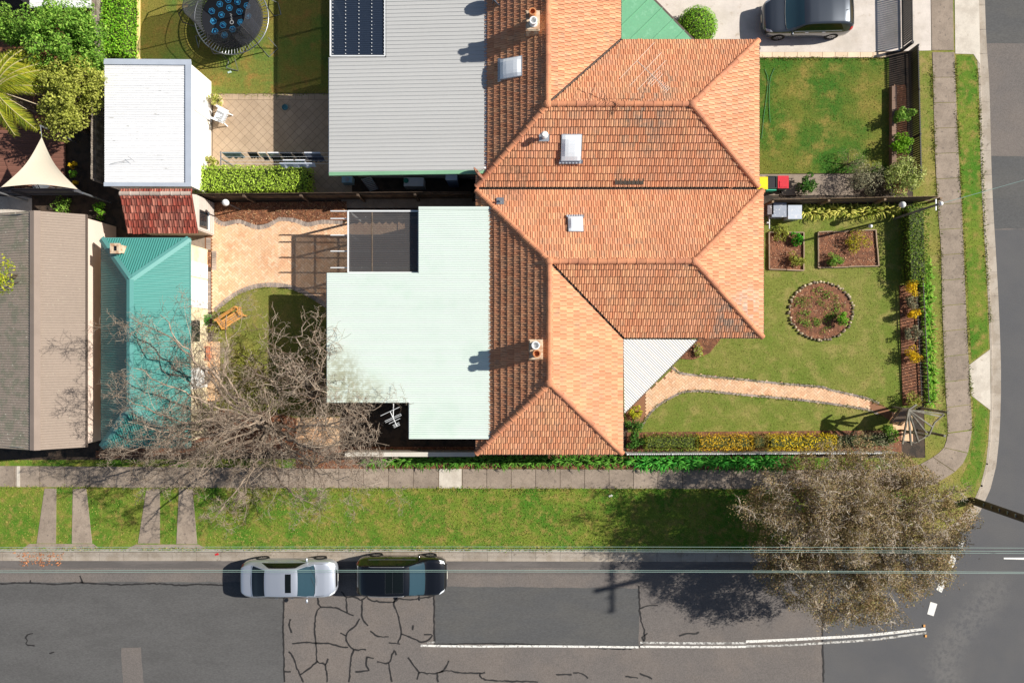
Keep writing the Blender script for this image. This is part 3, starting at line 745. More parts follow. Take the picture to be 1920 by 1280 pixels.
TW, TC = 0.205, 0.345
TPROF = [(0.0, 0.0), (0.06, 0.026), (0.24, 0.028), (0.31, 0.004), (0.62, 0.0), (0.68, 0.024), (0.86, 0.026), (0.94, 0.002), (0.985, -0.012)]
RPROF = [(0.0, 0.002), (0.1, 0.04), (0.26, 0.045), (0.38, 0.006), (0.62, 0.0), (0.8, 0.022), (0.985, -0.006)]
def tile_faces(prof, tw, tl, lift):
    out = []
    for (a, za), (b, zb) in zip(prof[:-1], prof[1:]):
        out.append([(a * tw, 0, za + lift), (b * tw, 0, zb + lift), (b * tw, tl, zb), (a * tw, tl, za)])
        out.append([(a * tw, 0, -0.01), (b * tw, 0, -0.01), (b * tw, 0, zb + lift), (a * tw, 0, za + lift)])
    return out
class TileRoof:
    def __init__(s, root, m, prof=TPROF, tw=TW, tc=TC, lift=0.056, under=M_under):
        s.root, s.m, s.prof, s.tw, s.tc, s.lift = root, m, prof, tw, tc, lift
        s.full = []; s.rest = MB(); s.under = MB(); s.um = under
        s.faces = tile_faces(prof, tw, tc + 0.05, lift)
    def slope(s, poly, e0, e1, inset=0.0, valley=None):
        n = (poly[1] - poly[0]).cross(poly[2] - poly[0])
        if n.z < 0: n = -n
        n.normalize()
        u = (e1 - e0).normalized(); v = n.cross(u)
        o = e0
        if v.z < 0: u = -u; v = -v; o = e1
        M = Matrix((u, v, n)).transposed().to_4x4()
        s.under.poly([p - n * 0.02 for p in poly] if (poly[1] - poly[0]).cross(poly[2] - poly[0]).z > 0 else [p - n * 0.02 for p in poly[::-1]])
        uv = [((p - o).dot(u), (p - o).dot(v)) for p in poly]
        pl = halfplanes(uv, inset)
        if valley:
            a2, b2 = [((p - o).dot(u), (p - o).dot(v)) for p in valley[:2]]
            dx, dy = b2[0] - a2[0], b2[1] - a2[1]; ll = math.hypot(dx, dy); nx, ny = -dy / ll, dx / ll
            cxx = sum(p[0] for p in uv) / len(uv); cyy = sum(p[1] for p in uv) / len(uv)
            c0 = -(nx * a2[0] + ny * a2[1])
            if nx * cxx + ny * cyy + c0 < 0: nx, ny, c0 = -nx, -ny, -c0
            pl.append((nx, ny, c0 - valley[2]))
        umin = min(p[0] for p in uv); umax = max(p[0] for p in uv); vmax = max(p[1] for p in uv)
        j = 0
        while j * s.tc < vmax:
            off = (s.tw / 2 if j % 2 else 0.0) + rng.uniform(-0.01, 0.01)
            i = 0
            wob = rng.uniform(-0.004, 0.004)
            nn = int((umax - umin) / s.tw) + 3
            ph = rng.uniform(0, 6)
            for i in range(-1, nn):
                u0 = umin + i * s.tw + off; v0 = j * s.tc + 0.008 * math.sin(i * 0.23 + ph) + rng.uniform(-0.004, 0.004) - 0.03
                cs = [(u0, v0 + 0.03), (u0 + s.tw, v0 + 0.03), (u0 + s.tw, v0 + s.tc), (u0, v0 + s.tc)]
                ins = [all(a * p[0] + b * p[1] + c >= 0 for a, b, c in pl) for p in cs]
                w = rng.uniform(0.0, 0.006)
                if all(ins):
                    s.full.append((M, o, u, v, n, u0, v0, w))
                else:
                    s.rest.cur = rng.random()
                    for f in s.faces:
                        q = clip([(x + u0, y + v0, z + w) for x, y, z in f], pl)
                        if len(q) >= 3: s.rest.poly([o + u * a + v * b + n * c for a, b, c in q])
            j += 1
    def finish(s, near, limit=300, name='roof'):
        roof = s.under.build(name, s.um, s.root)
        tb = MB()
        for f in s.faces: tb.poly(f)
        me = tb.mesh('tile'); me.materials.append(s.m)
        near = Vector(near)
        recs = sorted(s.full, key=lambda r: ((r[1] + r[2] * r[5] + r[3] * r[6]) - near).length)
        for k, (M, o, u, v, n, u0, v0, w) in enumerate(recs):
            p = o + u * u0 + v * v0 + n * w
            if k < limit: piece('tile', me, roof, Matrix.Translation(p) @ M)
            else:
                s.rest.cur = rng.random()
                for f in s.faces: s.rest.poly([p + u * a + v * b + n * c for a, b, c in f])
        if s.rest.f:
            q = s.rest.build('tiles', s.m, roof); q['kind'] = 'stuff'
        return roof
def cap_mesh(r=0.125, L=0.41):
    b = MB(); n = 6
    rows = []
    for x, rr in ((0.0, r * 1.1), (0.05, r * 1.1), (0.06, r), (L + 0.05, r * 0.96)):
        rows.append([(x, math.cos(math.pi * k / n) * rr, math.sin(math.pi * k / n) * rr * 0.8) for k in range(n + 1)])
    for a, c in zip(rows[:-1], rows[1:]):
        for k in range(n): b.poly([a[k], c[k], c[k + 1], a[k + 1]])
    b.poly(rows[0])
    me = b.mesh('ridge_tile', smooth=False); me.materials.append(M_ridge); return me
CAP = cap_mesh()
def ridge(a, b, roof, drop=0.0, me=None):
    d = b - a; L = d.length; x = d / L
    y = Vector((0, 0, 1)).cross(x).normalized(); z = x.cross(y)
    n = max(1, int(L / 0.41)); st = L / n
    for i in range(n):
        p = a + x * (i * st) + z * (0.01 - drop) + Vector((0, 0, rng.uniform(-.006, .006)))
        piece('ridge_tile', me or CAP, roof, Matrix.Translation(p) @ Matrix((x, y, z)).transposed().to_4x4() @ Matrix.Rotation(rng.uniform(-.03, .03), 4, 'Z'))
def gutter(pts, parent, m=M_gutter, w=0.12, h=0.1, dz=-0.06, name='gutter'):
    for a, b in zip(pts[:-1], pts[1:]):
        bb = MB(); bb.beam(a + Vector((0, 0, dz)), b + Vector((0, 0, dz)), w, h)
        o = bb.build(name, m, parent)
def walls(poly_w, z1, root, m, name='wall', z0=-0.1):
    return MB().prism(poly_w, z0, z1).build(name, m, root)
def inset_poly(P, d):
    """inset an axis-aligned-ish polygon given as Vectors (ccw or cw)"""
    P = [Vector((p[0], p[1])) for p in P]
    a = sum(P[i].x * P[(i + 1) % len(P)].y - P[(i + 1) % len(P)].x * P[i].y for i in range(len(P)))
    if a < 0: P = P[::-1]
    out = []; n = len(P)
    for i in range(n):
        e0 = (P[i] - P[i - 1]).normalized(); e1 = (P[(i + 1) % n] - P[i]).normalized()
        n0 = Vector((-e0.y, e0.x)); n1 = Vector((-e1.y, e1.x))
        k = 1 + n0.dot(n1)
        q = P[i] + (n0 + n1) * (d / max(0.3, k))
        out.append((q.x, q.y))
    return out
def corr(parent, poly, rib, pitch=0.1, amp=0.011, sheetw=0.8, m=None, kind='sine', name='roof_sheet', lift=0.0):
    n = (poly[1] - poly[0]).cross(poly[2] - poly[0])
    if n.z < 0: n = -n
    n.normalize()
    u = (rib - n * rib.dot(n)).normalized(); v = n.cross(u); o = poly[0]
    uv = [((p - o).dot(u), (p - o).dot(v)) for p in poly]
    pl = halfplanes(uv)
    u0, u1 = min(p[0] for p in uv), max(p[0] for p in uv); v0, v1 = min(p[1] for p in uv), max(p[1] for p in uv)
    if kind == 'sine': prof = [(k / 6.0, math.sin(2 * math.pi * k / 6.0) * amp) for k in range(7)]
    elif kind == 'seam': prof = [(0, 0), (0.93, 0), (0.94, amp * 2), (0.985, amp * 2), (1.0, 0)]
    else: prof = [(0, 0), (0.72, 0), (0.78, amp * 2), (0.92, amp * 2), (0.98, 0), (1.0, 0)]
    per = max(1, int(round(sheetw / pitch)))
    tot = int(math.ceil((v1 - v0) / pitch)); k = 0
    while k < tot:
        b = MB(); b.cur = rng.random()
        li = lift + rng.uniform(0.0, 0.003)
        for c_ in range(k, min(tot, k + per)):
            for (a, za), (bb, zb) in zip(prof[:-1], prof[1:]):
                va = v0 + (c_ + a) * pitch; vb = v0 + (c_ + bb) * pitch
                q = clip([(u0 - 1, va, za), (u1 + 1, va, za), (u1 + 1, vb, zb), (u0 - 1, vb, zb)], pl)
                if len(q) >= 3: b.poly([o + u * x + v * y + n * (z + li) for x, y, z in q])
        if b.f: b.build(name, m, parent, smooth=False)
        k += per
def on_plane(px, py, poly):
    """where the sight line through a photo point meets a roof plane"""
    o = Vector((0, 0, CAM_H)); d = g(px, py) - o
    n = (poly[1] - poly[0]).cross(poly[2] - poly[0])
    return o + d * ((poly[0] - o).dot(n) / d.dot(n))
def skylight(px, py, plane, wpx, hpx, tilt_dir, pitch, label, lift=0.12, group=None, clear=False):
    """dome skylight: frame, dome, apron"""
    c = on_plane(px, py, plane); h = c.z; k = (CAM_H - h) / (CAM_H * PPM)
    t = thing('skylight', label, 'skylight', c, group)
    z = Vector((tilt_dir[0] * math.sin(pitch), tilt_dir[1] * math.sin(pitch), math.cos(pitch)))
    x = Vector((1, 0, 0)); x = (x - z * x.dot(z)).normalized(); y = z.cross(x)
    M3 = Matrix((x, y, z)).transposed()
    w, hh = wpx * k, hpx * k
    MB().box(c + z * 0.05, (w, hh, 0.2), M=M3).build('frame', M_lead, t)
    b = MB(); nx = 6
    for i in range(nx):
        for j in range(nx):
            q = []
            for a, bb in ((i, j), (i + 1, j), (i + 1, j + 1), (i, j + 1)):
                X = (a / nx - 0.5) * 2; Y = (bb / nx - 0.5) * 2
                zz_ = 0.155 + 0.09 * (1 - X ** 4) * (1 - Y ** 4)
                q.append(c + x * (X * w * 0.47) + y * (Y * hh * 0.47) + z * zz_)
            b.poly(q)
    b.build('dome', mat('skylight_steel', C(190, 206, 226), rough=0.16, metal=0.75, fine=0.03, var=0.05) if clear else M_skyl, t, smooth=True)
    dn = Vector((tilt_dir[0], tilt_dir[1], 0)); dn = (dn - z * dn.dot(z)).normalized(); sd = z.cross(dn)
    ext = (w if abs(tilt_dir[0]) > 0.5 else hh) / 2; wid = (hh if abs(tilt_dir[0]) > 0.5 else w)
    b = MB(); ns = 14
    for i in range(ns):
        a0 = -wid * 0.58 + wid * 1.16 * i / ns; a1 = a0 + wid * 1.16 / ns
        zA, zB = (0.085, 0.11) if i % 2 else (0.11, 0.085)
        b.poly([c + sd * a0 + dn * (ext * 0.9) + z * zA, c + sd * a1 + dn * (ext * 0.9) + z * zB, c + sd * a1 + dn * (ext + 0.12) + z * (zB - 0.015), c + sd * a0 + dn * (ext + 0.12) + z * (zA - 0.015)])
    b.build('flashing', M_lead, t)
    return t

# ---- the corner house with the orange tile roof and pale green extension
H1 = thing('brick_house', 'orange tiled brick house with pale green metal roofed rear extension on the corner block', 'house', g(1160, 600))
A_, B_, C_, D_, F_, G_ = [g(x, y, EV) for x, y in ((893, 357), (1430, 358), (1430, 632), (1167, 633), (1167, 850), (893, 850))]
B_.y = A_.y; D_.y = C_.y
R1, R2, R3 = g(1302, 490, RG), g(1030, 490, RG), g(1030, 718, RG)
TR = TileRoof(H1, M_tile)
TR.slope([A_, R2, R1, B_], A_, B_, 0.01)
TR.slope([B_, R1, C_], B_, C_, 0.01)
TR.slope([R2, R1, C_, D_], D_, C_, 0.01, (R2, D_, 0.075))
TR.slope([R2, D_, F_, R3], D_, F_, 0.01, (R2, D_, 0.075))
TR.slope([R3, F_, G_], F_, G_, 0.01)
TR.slope([A_, G_, R3, R2], A_, G_, 0.01)
roof1 = TR.finish(g(1060, 600, 3.6))
for a, b in ((R2, R1), (R2, R3), (A_, R2), (B_, R1), (C_, R1), (F_, R3), (G_, R3)): ridge(a, b, roof1)
MB().tube([R2 + Vector((0, 0, -0.02)), D_ + Vector((0.02, 0.02, 0.0))], 0.035, 6).build('valley', M_gutter, roof1)
for p in (R1, R2, R3): MB().ball(p + Vector((0, 0, 0.03)), 0.19, 0.19, 0.12, 10, 6).build('ridge_cap', M_ridge, roof1)
gutter([A_, B_, C_, D_, F_, G_, A_], roof1)
walls(inset_poly([A_, B_, C_, D_, F_, G_], 0.45), EV - 0.05, H1, M_brickwall)
# extension roof
X0, X1 = 613, 925
def ez(px): return 2.72 + 0.42 * (px - 613) / 312.0
def eg(px, py): return g(px, py, ez(px))
fr = MB()
exts = [((785, 388), (925, 512)), ((613, 512), (925, 754)), ((767, 754), (925, 822))]
fr.prism([tuple(eg(x, y).xy) for x, y in ((640, 530), (915, 530), (915, 815), (780, 815), (780, 740), (640, 740))], -0.1, 2.6)
fr.build('extension_wall', M_render, H1)
MB().prism([tuple(eg(x, y).xy) for x, y in ((800, 395), (915, 395), (915, 529), (800, 529))], -0.1, 2.6).build('extension_wall', M_render, H1)
ext = None
for (a, b), (c, d) in (((613, 754), (767, 754)), ((785, 388), (925, 388)), ((613, 512), (785, 512)), ((767, 822), (925, 822))):
    bm_ = MB().beam(eg(a, b) + Vector((0, 0, -0.1)), eg(c, d) + Vector((0, 0, -0.1)), 0.03, 0.17)
    if ext is None: ext = bm_.build('extension_roof', mat('pale_trim', C(206, 222, 212), fine=0.03, rough=0.5), H1)
    else: bm_.build('fascia', _mats['pale_trim'], ext)
for (x0, y0), (x1, y1) in exts:
    corr(ext, [eg(x0, y0), eg(x1, y0), eg(x1, y1), eg(x0, y1)], Vector((1, 0, 0.1)), 0.1, 0.011, 0.8, M_pale)
gutter([eg(613, 512) , eg(613, 754)], ext, M_gutter_w, 0.07, 0.1, -0.09)
gutter([eg(767, 754) , eg(767, 822)], ext, M_gutter_w, 0.07, 0.1, -0.09)
MB().beam(eg(926, 388) + Vector((0, 0, 0.0)), eg(926, 822), 0.1, 0.04).build('flashing', M_lead, ext)
for (a, b), (c, d) in (((785, 390), (925, 390)), ((613, 752), (767, 752)), ((767, 820), (925, 820))):
    MB().beam(eg(a, b) + Vector((0, 0, 0.02)), eg(c, d) + Vector((0, 0, 0.02)), 0.12, 0.015).build('barge_cap', M_pale, ext)
for wx, wy, sx, sy in ((C_.x - 0.44, g(0, 430).y, 0.06, 1.6), (C_.x - 0.44, g(0, 570).y, 0.06, 1.6), (g(1080, 0).x, F_.y + 0.44, 1.5, 0.06), (g(1330, 0).x, D_.y + 0.44, 1.4, 0.06), (F_.x - 0.44, g(0, 800).y, 0.06, 1.2)):
    wn_ = MB().box((wx, wy, 1.55), (sx, sy, 1.2)).build('window', M_glass, H1)
    MB().box((wx, wy, 0.91), (sx + 0.08, sy + 0.08, 0.07)).build('sill', M_white, wn_)
    MB().box((wx, wy, 1.55), (0.075 if sx < 0.1 else 0.06, 0.075 if sy < 0.1 else 0.06, 1.2)).build('frame', M_white, wn_)
# small window on the extension, side door
w0 = eg(640, 640); MB().box((w0.x - 0.01, w0.y, 1.4), (0.05, 1.5, 1.2)).build('window', M_glass, H1)
# veranda of white corrugated iron
V0, V1, V2 = g(1169, 636, 2.62), g(1308, 636, 2.5), g(1171, 774, 2.5)
vr = MB(); vr.beam(V1 + Vector((0, 0, -0.08)), V2 + Vector((0, 0, -0.08)), 0.09, 0.13)
ver = vr.build('veranda_roof', M_gutter, H1)
corr(ver, [V0, V1, V2], Vector((0.7, -0.7, -0.06)), 0.105, 0.012, 0.8, M_ver)
for p in (V1, V2, (V1 + V2) / 2):
    MB().box((p.x - 0.2, p.y + 0.2, 1.2), (0.1, 0.1, 2.4)).build('post', M_white, H1)
# chimney
def chimney(root, px, py, zb, zt, pots, m):
    c = g(px, py, zt); ch = MB().box((c.x, c.y, (zb + zt) / 2), (0.52, 0.78, zt - zb)).build('chimney', m, root)
    MB().box((c.x, c.y, zt - 0.08), (0.6, 0.86, 0.09)).build('collar', m, ch)
    MB().box((c.x + .02, c.y, zb + 0.42), (0.74, 1.0, 0.05)).build('flashing', M_lead, ch)
    for dx, dy, r, h, mm in pots:
        MB().lathe((c.x + dx, c.y + dy, zt), [(r * 1.1, 0), (r * 1.1, 0.05), (r * 0.9, 0.08), (r, h - 0.06), (r * 1.12, h - 0.04), (r * 1.12, h), (r * 0.8, h), (r * 0.75, h - 0.15)], 14).build('chimney_pot', mm, ch)
    return ch
chimney(H1, 1005, 655, 3.6, 4.85, [(-0.02, 0.18, 0.16, 0.34, M_white), (0.02, -0.17, 0.15, 0.42, M_pot)], M_chim)
skylight(1079, 423, [A_, B_, R1], 28, 34, (0, 1), 0.43, 'white domed skylight on the sunlit north slope of the corner house')
b = MB(); c = on_plane(938, 378, [A_, B_, R1]) + Vector((0, 0, 0.09)); b.box(c, (0.34, 0.36, 0.06), M=Matrix.Rotation(-0.43, 3, 'X')); b.tube([c, c + Vector((0, 0, 0.3))], 0.05, 8); b.build('roof_vent', M_galv, H1)
# pergola with translucent roof
pg = thing('pergola', 'white framed pergola with grey translucent corrugated roof over the brick patio', 'pergola', g(720, 452))
q = [g(653, 396, 2.5), g(785, 396, 2.62), g(785, 511, 2.62), g(653, 511, 2.5)]
prf = MB().beam(q[0], q[1], 0.07, 0.12).build('roof_frame', M_metal_w, pg)
corr(prf, q, Vector((1, 0, 0.03)), 0.1, 0.01, 0.8, M_poly)
q2 = [g(760, 397, 2.52), g(784, 397, 2.55), g(784, 511, 2.55), g(760, 511, 2.52)]
for a, b2 in ((q[0], q[3]), (q[3], q[2]), (q[1], q[2])): MB().beam(a, b2, 0.06, 0.13).build('beam', M_metal_w, pg)
for y in (396, 410, 441, 471, 502):
    a = g(620, y, 2.38); e = g(783, y, 2.46)
    MB().beam(a, e, 0.045, 0.1).build('rafter', M_metal_w, pg)
for x in (698, 745):
    MB().beam(g(x, 397, 2.535), g(x, 510, 2.535), 0.045, 0.05).build('batten', M_wood, pg)
for x, y in ((655, 398), (655, 508), (655, 440)): 
    p = g(x, y, 2.4); MB().box((p.x, p.y, 1.2), (0.09, 0.09, 2.4)).build('post', M_metal_w, pg)

# ---- the neighbour's house
H2 = thing('brick_house', 'orange tiled brick house with long grey metal roofed rear wing next to the white garage', 'house', g(1080, 180))
TOPY = -130
sw, se, ne, dd = g(893, 350, EV), g(1422, 349, EV), g(1422, 76, EV), g(1163, 76, EV)
nw, nd = g(893, TOPY, EV), g(1163, TOPY, EV)
se.y = sw.y
r1, r2, r3 = g(1297, 195, RG), g(1027, 195, RG), g(1027, TOPY, RG)
r3 = Vector((r2.x, nw.y, RG)); nd = Vector((dd.x, nw.y, EV)); nw = Vector((sw.x, nw.y, EV))
TR = TileRoof(H2, M_tile)
TR.slope([sw, se, r1, r2], sw, se, 0.01)
TR.slope([se, ne, r1], se, ne, 0.01)
TR.slope([ne, dd, r2, r1], dd, ne, 0.01, (r2, dd, 0.075))
TR.slope([dd, nd, r3, r2], dd, nd, 0.01, (r2, dd, 0.075))
TR.slope([sw, r2, r3, nw], sw, nw, 0.01)
roof2 = TR.finish(g(1100, 260, 3.6))
for a, b in ((r2, r1), (r3, r2), (sw, r2), (se, r1), (ne, r1)): ridge(a, b, roof2)
MB().tube([r2 + Vector((0, 0, -0.02)), dd], 0.035, 6).build('valley', M_gutter, roof2)
for p in (r1, r2): MB().ball(p + Vector((0, 0, 0.03)), 0.19, 0.19, 0.12, 10, 6).build('ridge_cap', M_ridge, roof2)
gutter([sw, se, ne, dd, nd], roof2)
gutter([nw, sw], roof2)
walls(inset_poly([sw, se, ne, dd, nd, nw], 0.45), EV - 0.05, H2, M_brickwall)
def nz(px): return 2.6 + 0.4 * (px - 617) / 295.0
def ng(px, py): return g(px, py, nz(px))
gr = MB(); gr.beam(ng(617, 326) + Vector((0, 0, -0.06)), ng(912, 322) + Vector((0, 0, -0.06)), 0.16, 0.14)
grey = gr.build('wing_roof', mat('green_gutter', C(130, 176, 140), rough=0.5, fine=0.05), H2)
corr(grey, [ng(617, 108), ng(912, 108), ng(912, 323), ng(617, 325)], Vector((1, 0, 0.08)), 0.178, 0.012, 0.72, M_grey, 'trap')
corr(grey, [ng(724, TOPY), ng(912, TOPY), ng(912, 108), ng(724, 108)], Vector((1, 0, 0.08)), 0.178, 0.012, 0.72, M_grey, 'trap')
gutter([ng(617, 108), ng(617, 325)], grey, M_gutter_w, 0.07, 0.1, -0.08)
MB().beam(ng(913, TOPY), ng(913, 322), 0.14, 0.05).build('flashing', M_lead, grey)
walls([tuple(ng(x, y).xy) for x, y in ((650, 100), (905, 100), (905, 308), (650, 308))], 2.5, H2, M_render, 'wing_wall')
walls([tuple(ng(x, y).xy) for x, y in ((735, TOPY), (905, TOPY), (905, 99), (735, 99))], 2.5, H2, M_render, 'wing_wall')
pq = [g(620, TOPY, 2.55), g(722, TOPY, 2.68), g(722, 106, 2.68), g(620, 106, 2.55)]
prf = MB().beam(pq[2], pq[3], 0.06, 0.12).build('patio_roof', M_metal_w, H2)
corr(prf, pq, Vector((1, 0, 0.03)), 0.1, 0.01, 0.8, M_poly_n)
for x in (624, 648, 673, 697, 720):
    sp = MB()
    for k in range(34):
        p = g(x, -120 + k * 6.7, 2.57 + 0.13 * (x - 620) / 102 + 0.02); sp.box(p, (0.035, 0.035, 0.02))
    sp.build('roof_screws', M_metal_w, prf)
for a, b2 in ((pq[0], pq[3]), (pq[1], pq[2])): MB().beam(a, b2, 0.06, 0.12).build('beam', M_metal_w, prf)
for y in (-100, 0, 100):
    p = g(622, y, 2.4); MB().box((p.x, p.y, 1.2), (0.09, 0.09, 2.4)).build('post', M_metal_w, prf)
chimney(H2, 999, 38, 3.6, 4.95, [(-0.02, 0.2, 0.14, 0.4, M_pot), (0.02, -0.15, 0.15, 0.35, M_white)], M_chim)
v0_, v1_, v2_ = g(1164, TOPY, 2.6), g(1164, 77, 2.62), g(1303, 77, 2.5)
v3_ = g(1164 - 0, -60, 2.5)
gv = MB().beam(v2_ + Vector((0, 0, -0.06)), g(1166, -61, 2.44), 0.09, 0.13).build('veranda_roof', M_gutter, H2)
corr(gv, [v1_, v2_, g(1166, -61, 2.5)], Vector((0.7, 0.7, -0.06)), 0.72, 0.012, 0.72, M_green, 'seam')
p = g(1290, 70, 2.4); MB().box((p.x - 0.1, p.y, 1.2), (0.1, 0.1, 2.4)).build('post', M_white, H2)
skylight(960, 129, [sw, r2, r3], 46, 38, (-1, 0), 0.43, 'shiny skylight with painted white sky reflection on the shaded west slope of the neighbouring house')  # white dome colour stands in for the bright sky reflected here
skylight(1071, 276, [sw, se, r1], 38, 50, (0, -1), 0.43, 'large white skylight on the south slope of the neighbouring house')
def vent_pipe(root, px, py, h):
    c = on_plane(px, py, h) + Vector((0, 0, 0.08)); b = MB(); b.box(c, (0.45, 0.32, 0.03), M=Matrix.Rotation(0.43, 3, 'X')); o = b.build('vent_base', M_lead, root)
    MB().lathe((c.x, c.y, c.z), [(0.07, 0), (0.07, 0.35), (0.15, 0.37), (0.16, 0.45), (0.1, 0.52)], 12).build('vent_cowl', M_white, root)
vent_pipe(H2, 1020, 259, [sw, se, r1])
mr = MB()
for k in range(7):
    c = on_plane(1156 + k * 7.8, 341, [sw, se, r1]) + Vector((0, 0, .07)); mr.box(c, (0.17, 0.26, 0.03), M=Matrix.Rotation(0.43, 3, 'X'))
o = mr.build('mossy_tiles', mat('blackened_tile', C(74, 66, 58), tint=0.2, fine=0.3), H2); 

# ---- teal cottage
H3 = thing('cottage', 'teal hipped metal roof cottage with cream walls behind the brick patio', 'cottage', g(272, 640))
e3, g3 = 2.5, 3.8
t = [g(190, 447, e3), g(355, 445, e3), g(355, 836, e3), g(190, 838, e3)]
p1, p2 = g(253, 524, g3), g(253, 762, g3)
t[1] = Vector((t[1].x, t[0].y, e3)); t[2] = Vector((t[1].x, t[3].y, e3)); p2 = Vector((p1.x, p2.y, g3))
p1.x = p2.x = (t[0].x + t[1].x) / 2 - 0.02
f3 = MB().beam(t[0] + Vector((0, 0, -0.08)), t[3] + Vector((0, 0, -0.08)), 0.06, 0.12).build('roof', M_teal_c, H3)
corr(f3, [t[0], t[1], p1], Vector((0, 1, -.4)), 0.112, 0.013, 0.8, M_teal)
corr(f3, [t[1], t[2], p2, p1], Vector((1, 0, -.4)), 0.112, 0.013, 0.8, M_teal)
corr(f3, [t[2], t[3], p2], Vector((0, 1, -.4)), 0.112, 0.013, 0.8, M_teal)
corr(f3, [t[3], t[0], p1, p2], Vector((1, 0, .4)), 0.112, 0.013, 0.8, M_teal)
for a, b in ((p1, p2), (t[0], p1), (t[1], p1), (t[2], p2), (t[3], p2)):
    d = (b - a).normalized(); s_ = Vector((0, 0, 1)).cross(d).normalized()
    bb = MB(); u_ = Vector((0, 0, 0.045)); dn = Vector((0, 0, -0.035))
    bb.poly([a + s_ * 0.16 + dn * 0.2, a + u_, b + u_, b + s_ * 0.16 + dn * 0.2][::-1]); bb.poly([a + u_, a - s_ * 0.16 + dn * 0.2, b - s_ * 0.16 + dn * 0.2, b + u_][::-1])
    bb.build('ridge_flashing', M_teal_c, f3)
for a, b in ((t[0], t[1]), (t[1], t[2]), (t[2], t[3])): gutter([a, b], f3, M_teal_c, 0.08, 0.1)
walls(inset_poly(t, 0.2), e3 - 0.04, H3, M_cream)
c = g(217, 466, 3.35); ch = MB().box((c.x, c.y, 3.0), (0.36, 0.36, 0.7)).build('chimney', M_chim, H3)
bb = MB(); 
for dx, dy, sx, sy in ((-0.15, 0, 0.12, 0.46), (0.15, 0, 0.12, 0.46), (0, 0.17, 0.18, 0.12), (0, -0.17, 0.18, 0.12)): bb.box((c.x + dx, c.y + dy, 3.39), (sx, sy, 0.1))
bb.build('chimney_rim', M_chim, ch)
MB().box((c.x, c.y, 3.362), (0.18, 0.22, 0.012)).build('flue', M_black, ch)
xw = inset_poly(t, 0.2)
xe = max(p[0] for p in xw)
for (y0, y1, z0, z1, m, nm) in ((520, 575, 0.1, 2.15, M_white, 'door'), (488, 516, 0.1, 2.1, M_white, 'door'), (600, 640, 1.0, 2.0, M_glass, 'window'), (690, 730, 0.1, 2.1, M_white, 'door')):
    ya = (640 - (y0 + y1) / 2) / PPM * 0.94; wd = (y1 - y0) / PPM * 0.94
    dd_ = MB().box((xe + 0.02, ya, (z0 + z1) / 2), (0.06, wd, z1 - z0)).build(nm, m, H3)
    if nm == 'door': MB().box((xe + 0.075, ya - wd * 0.38, 1.05), (0.05, 0.1, 0.03)).build('handle', M_galv, dd_)
# ---- taupe building on the far left
H4 = thing('long_garage', 'long taupe gabled metal roof building at the left edge beside the teal cottage', 'building', g(70, 620))
e4, g4 = 2.8, 3.75
q = [g(-35, 403, e4), g(65, 402, g4), g(160, 402, e4), g(160, 836, e4), g(65, 837, g4), g(-35, 838, e4)]
q[0].y = q[1].y = q[2].y; q[3].y = q[4].y = q[5].y
f4 = MB().beam(q[2] + Vector((0, 0, -.08)), q[3] + Vector((0, 0, -.08)), 0.08, 0.12).build('roof', M_gutter, H4)
corr(f4, [q[1], q[2], q[3], q[4]], Vector((1, 0, -.4)), 0.115, 0.012, 0.8, M_taupe)
corr(f4, [q[0], q[1], q[4], q[5]], Vector((1, 0, .4)), 0.115, 0.012, 0.8, M_taupe2)
bb = MB(); up = Vector((0, 0, 0.05))
bb.poly([q[1] + up, q[4] + up, q[4] + Vector((0.24, 0, -0.03)), q[1] + Vector((0.24, 0, -0.03))][::-1]); bb.poly([q[1] + up, q[4] + up, q[4] + Vector((-0.24, 0, -0.03)), q[1] + Vector((-0.24, 0, -0.03))])
bb.build('ridge_flashing', mat('taupe_flashing', C(150, 134, 122), fine=0.06), f4)
pw = inset_poly([q[0], q[2], q[3], q[5]], 0.12)
walls(pw, e4 - 0.05, H4, mat('pink_render', C(216, 196, 182), var=0.06, fine=0.06))
x0_, x1_ = min(p[0] for p in pw), max(p[0] for p in pw); y0_, y1_ = min(p[1] for p in pw), max(p[1] for p in pw)
for yy in (y0_, y1_):
    b = MB(); s = 0.001
    b.poly([(x0_, yy, e4 - 0.06), (x1_, yy, e4 - 0.06), ((x0_ + x1_) / 2, yy, g4 - 0.08)]); b.build('gable', M_white, H4)
b = MB().box(((x0_ + 1.2), y0_ - 0.02, 1.15), (2.2, 0.05, 2.2)).build('garage_door', M_white, H4)
# ---- white garage
H5 = thing('garage', 'white metal roofed garage with white rendered walls beside the paved yard', 'garage', g(280, 230))
q = [g(200, 118, 2.5), g(360, 116, 2.42), g(358, 350, 2.42), g(196, 350, 2.5)]
q[0].y = q[1].y; q[3].y = q[2].y; q[1].x = q[2].x; q[0].x = q[3].x
f5 = MB().beam(q[0] + Vector((0, 0, 0)), q[1], 0.2, 0.05).build('roof', mat('blue_flashing', C(172, 180, 192), rough=0.5, fine=0.04), H5)
corr(f5, q, Vector((1, 0, 0)), 0.11, 0.011, 0.8, M_whitest)
fm = _mats['blue_flashing']
MB().beam(q[1] + Vector((-.1, 0, 0.04)), q[2] + Vector((-.1, 0, .04)), 0.26, 0.06).build('barge_flashing', fm, f5)
MB().beam(q[2] + Vector((0, .08, 0.045)), q[3] + Vector((0, .08, .045)), 0.18, 0.05).build('barge_flashing', fm, f5)
MB().beam(q[0] + Vector((0, -.08, 0.045)), q[1] + Vector((0, -.08, .045)), 0.18, 0.05).build('barge_flashing', fm, f5)
pw = inset_poly(q, 0.06)
walls(pw, 2.4, H5, mat('bright_white_render', C(244, 240, 230), var=0.04, fine=0.05))
xe = max(p[0] for p in pw); ya = g(0, 210).y * 1.0
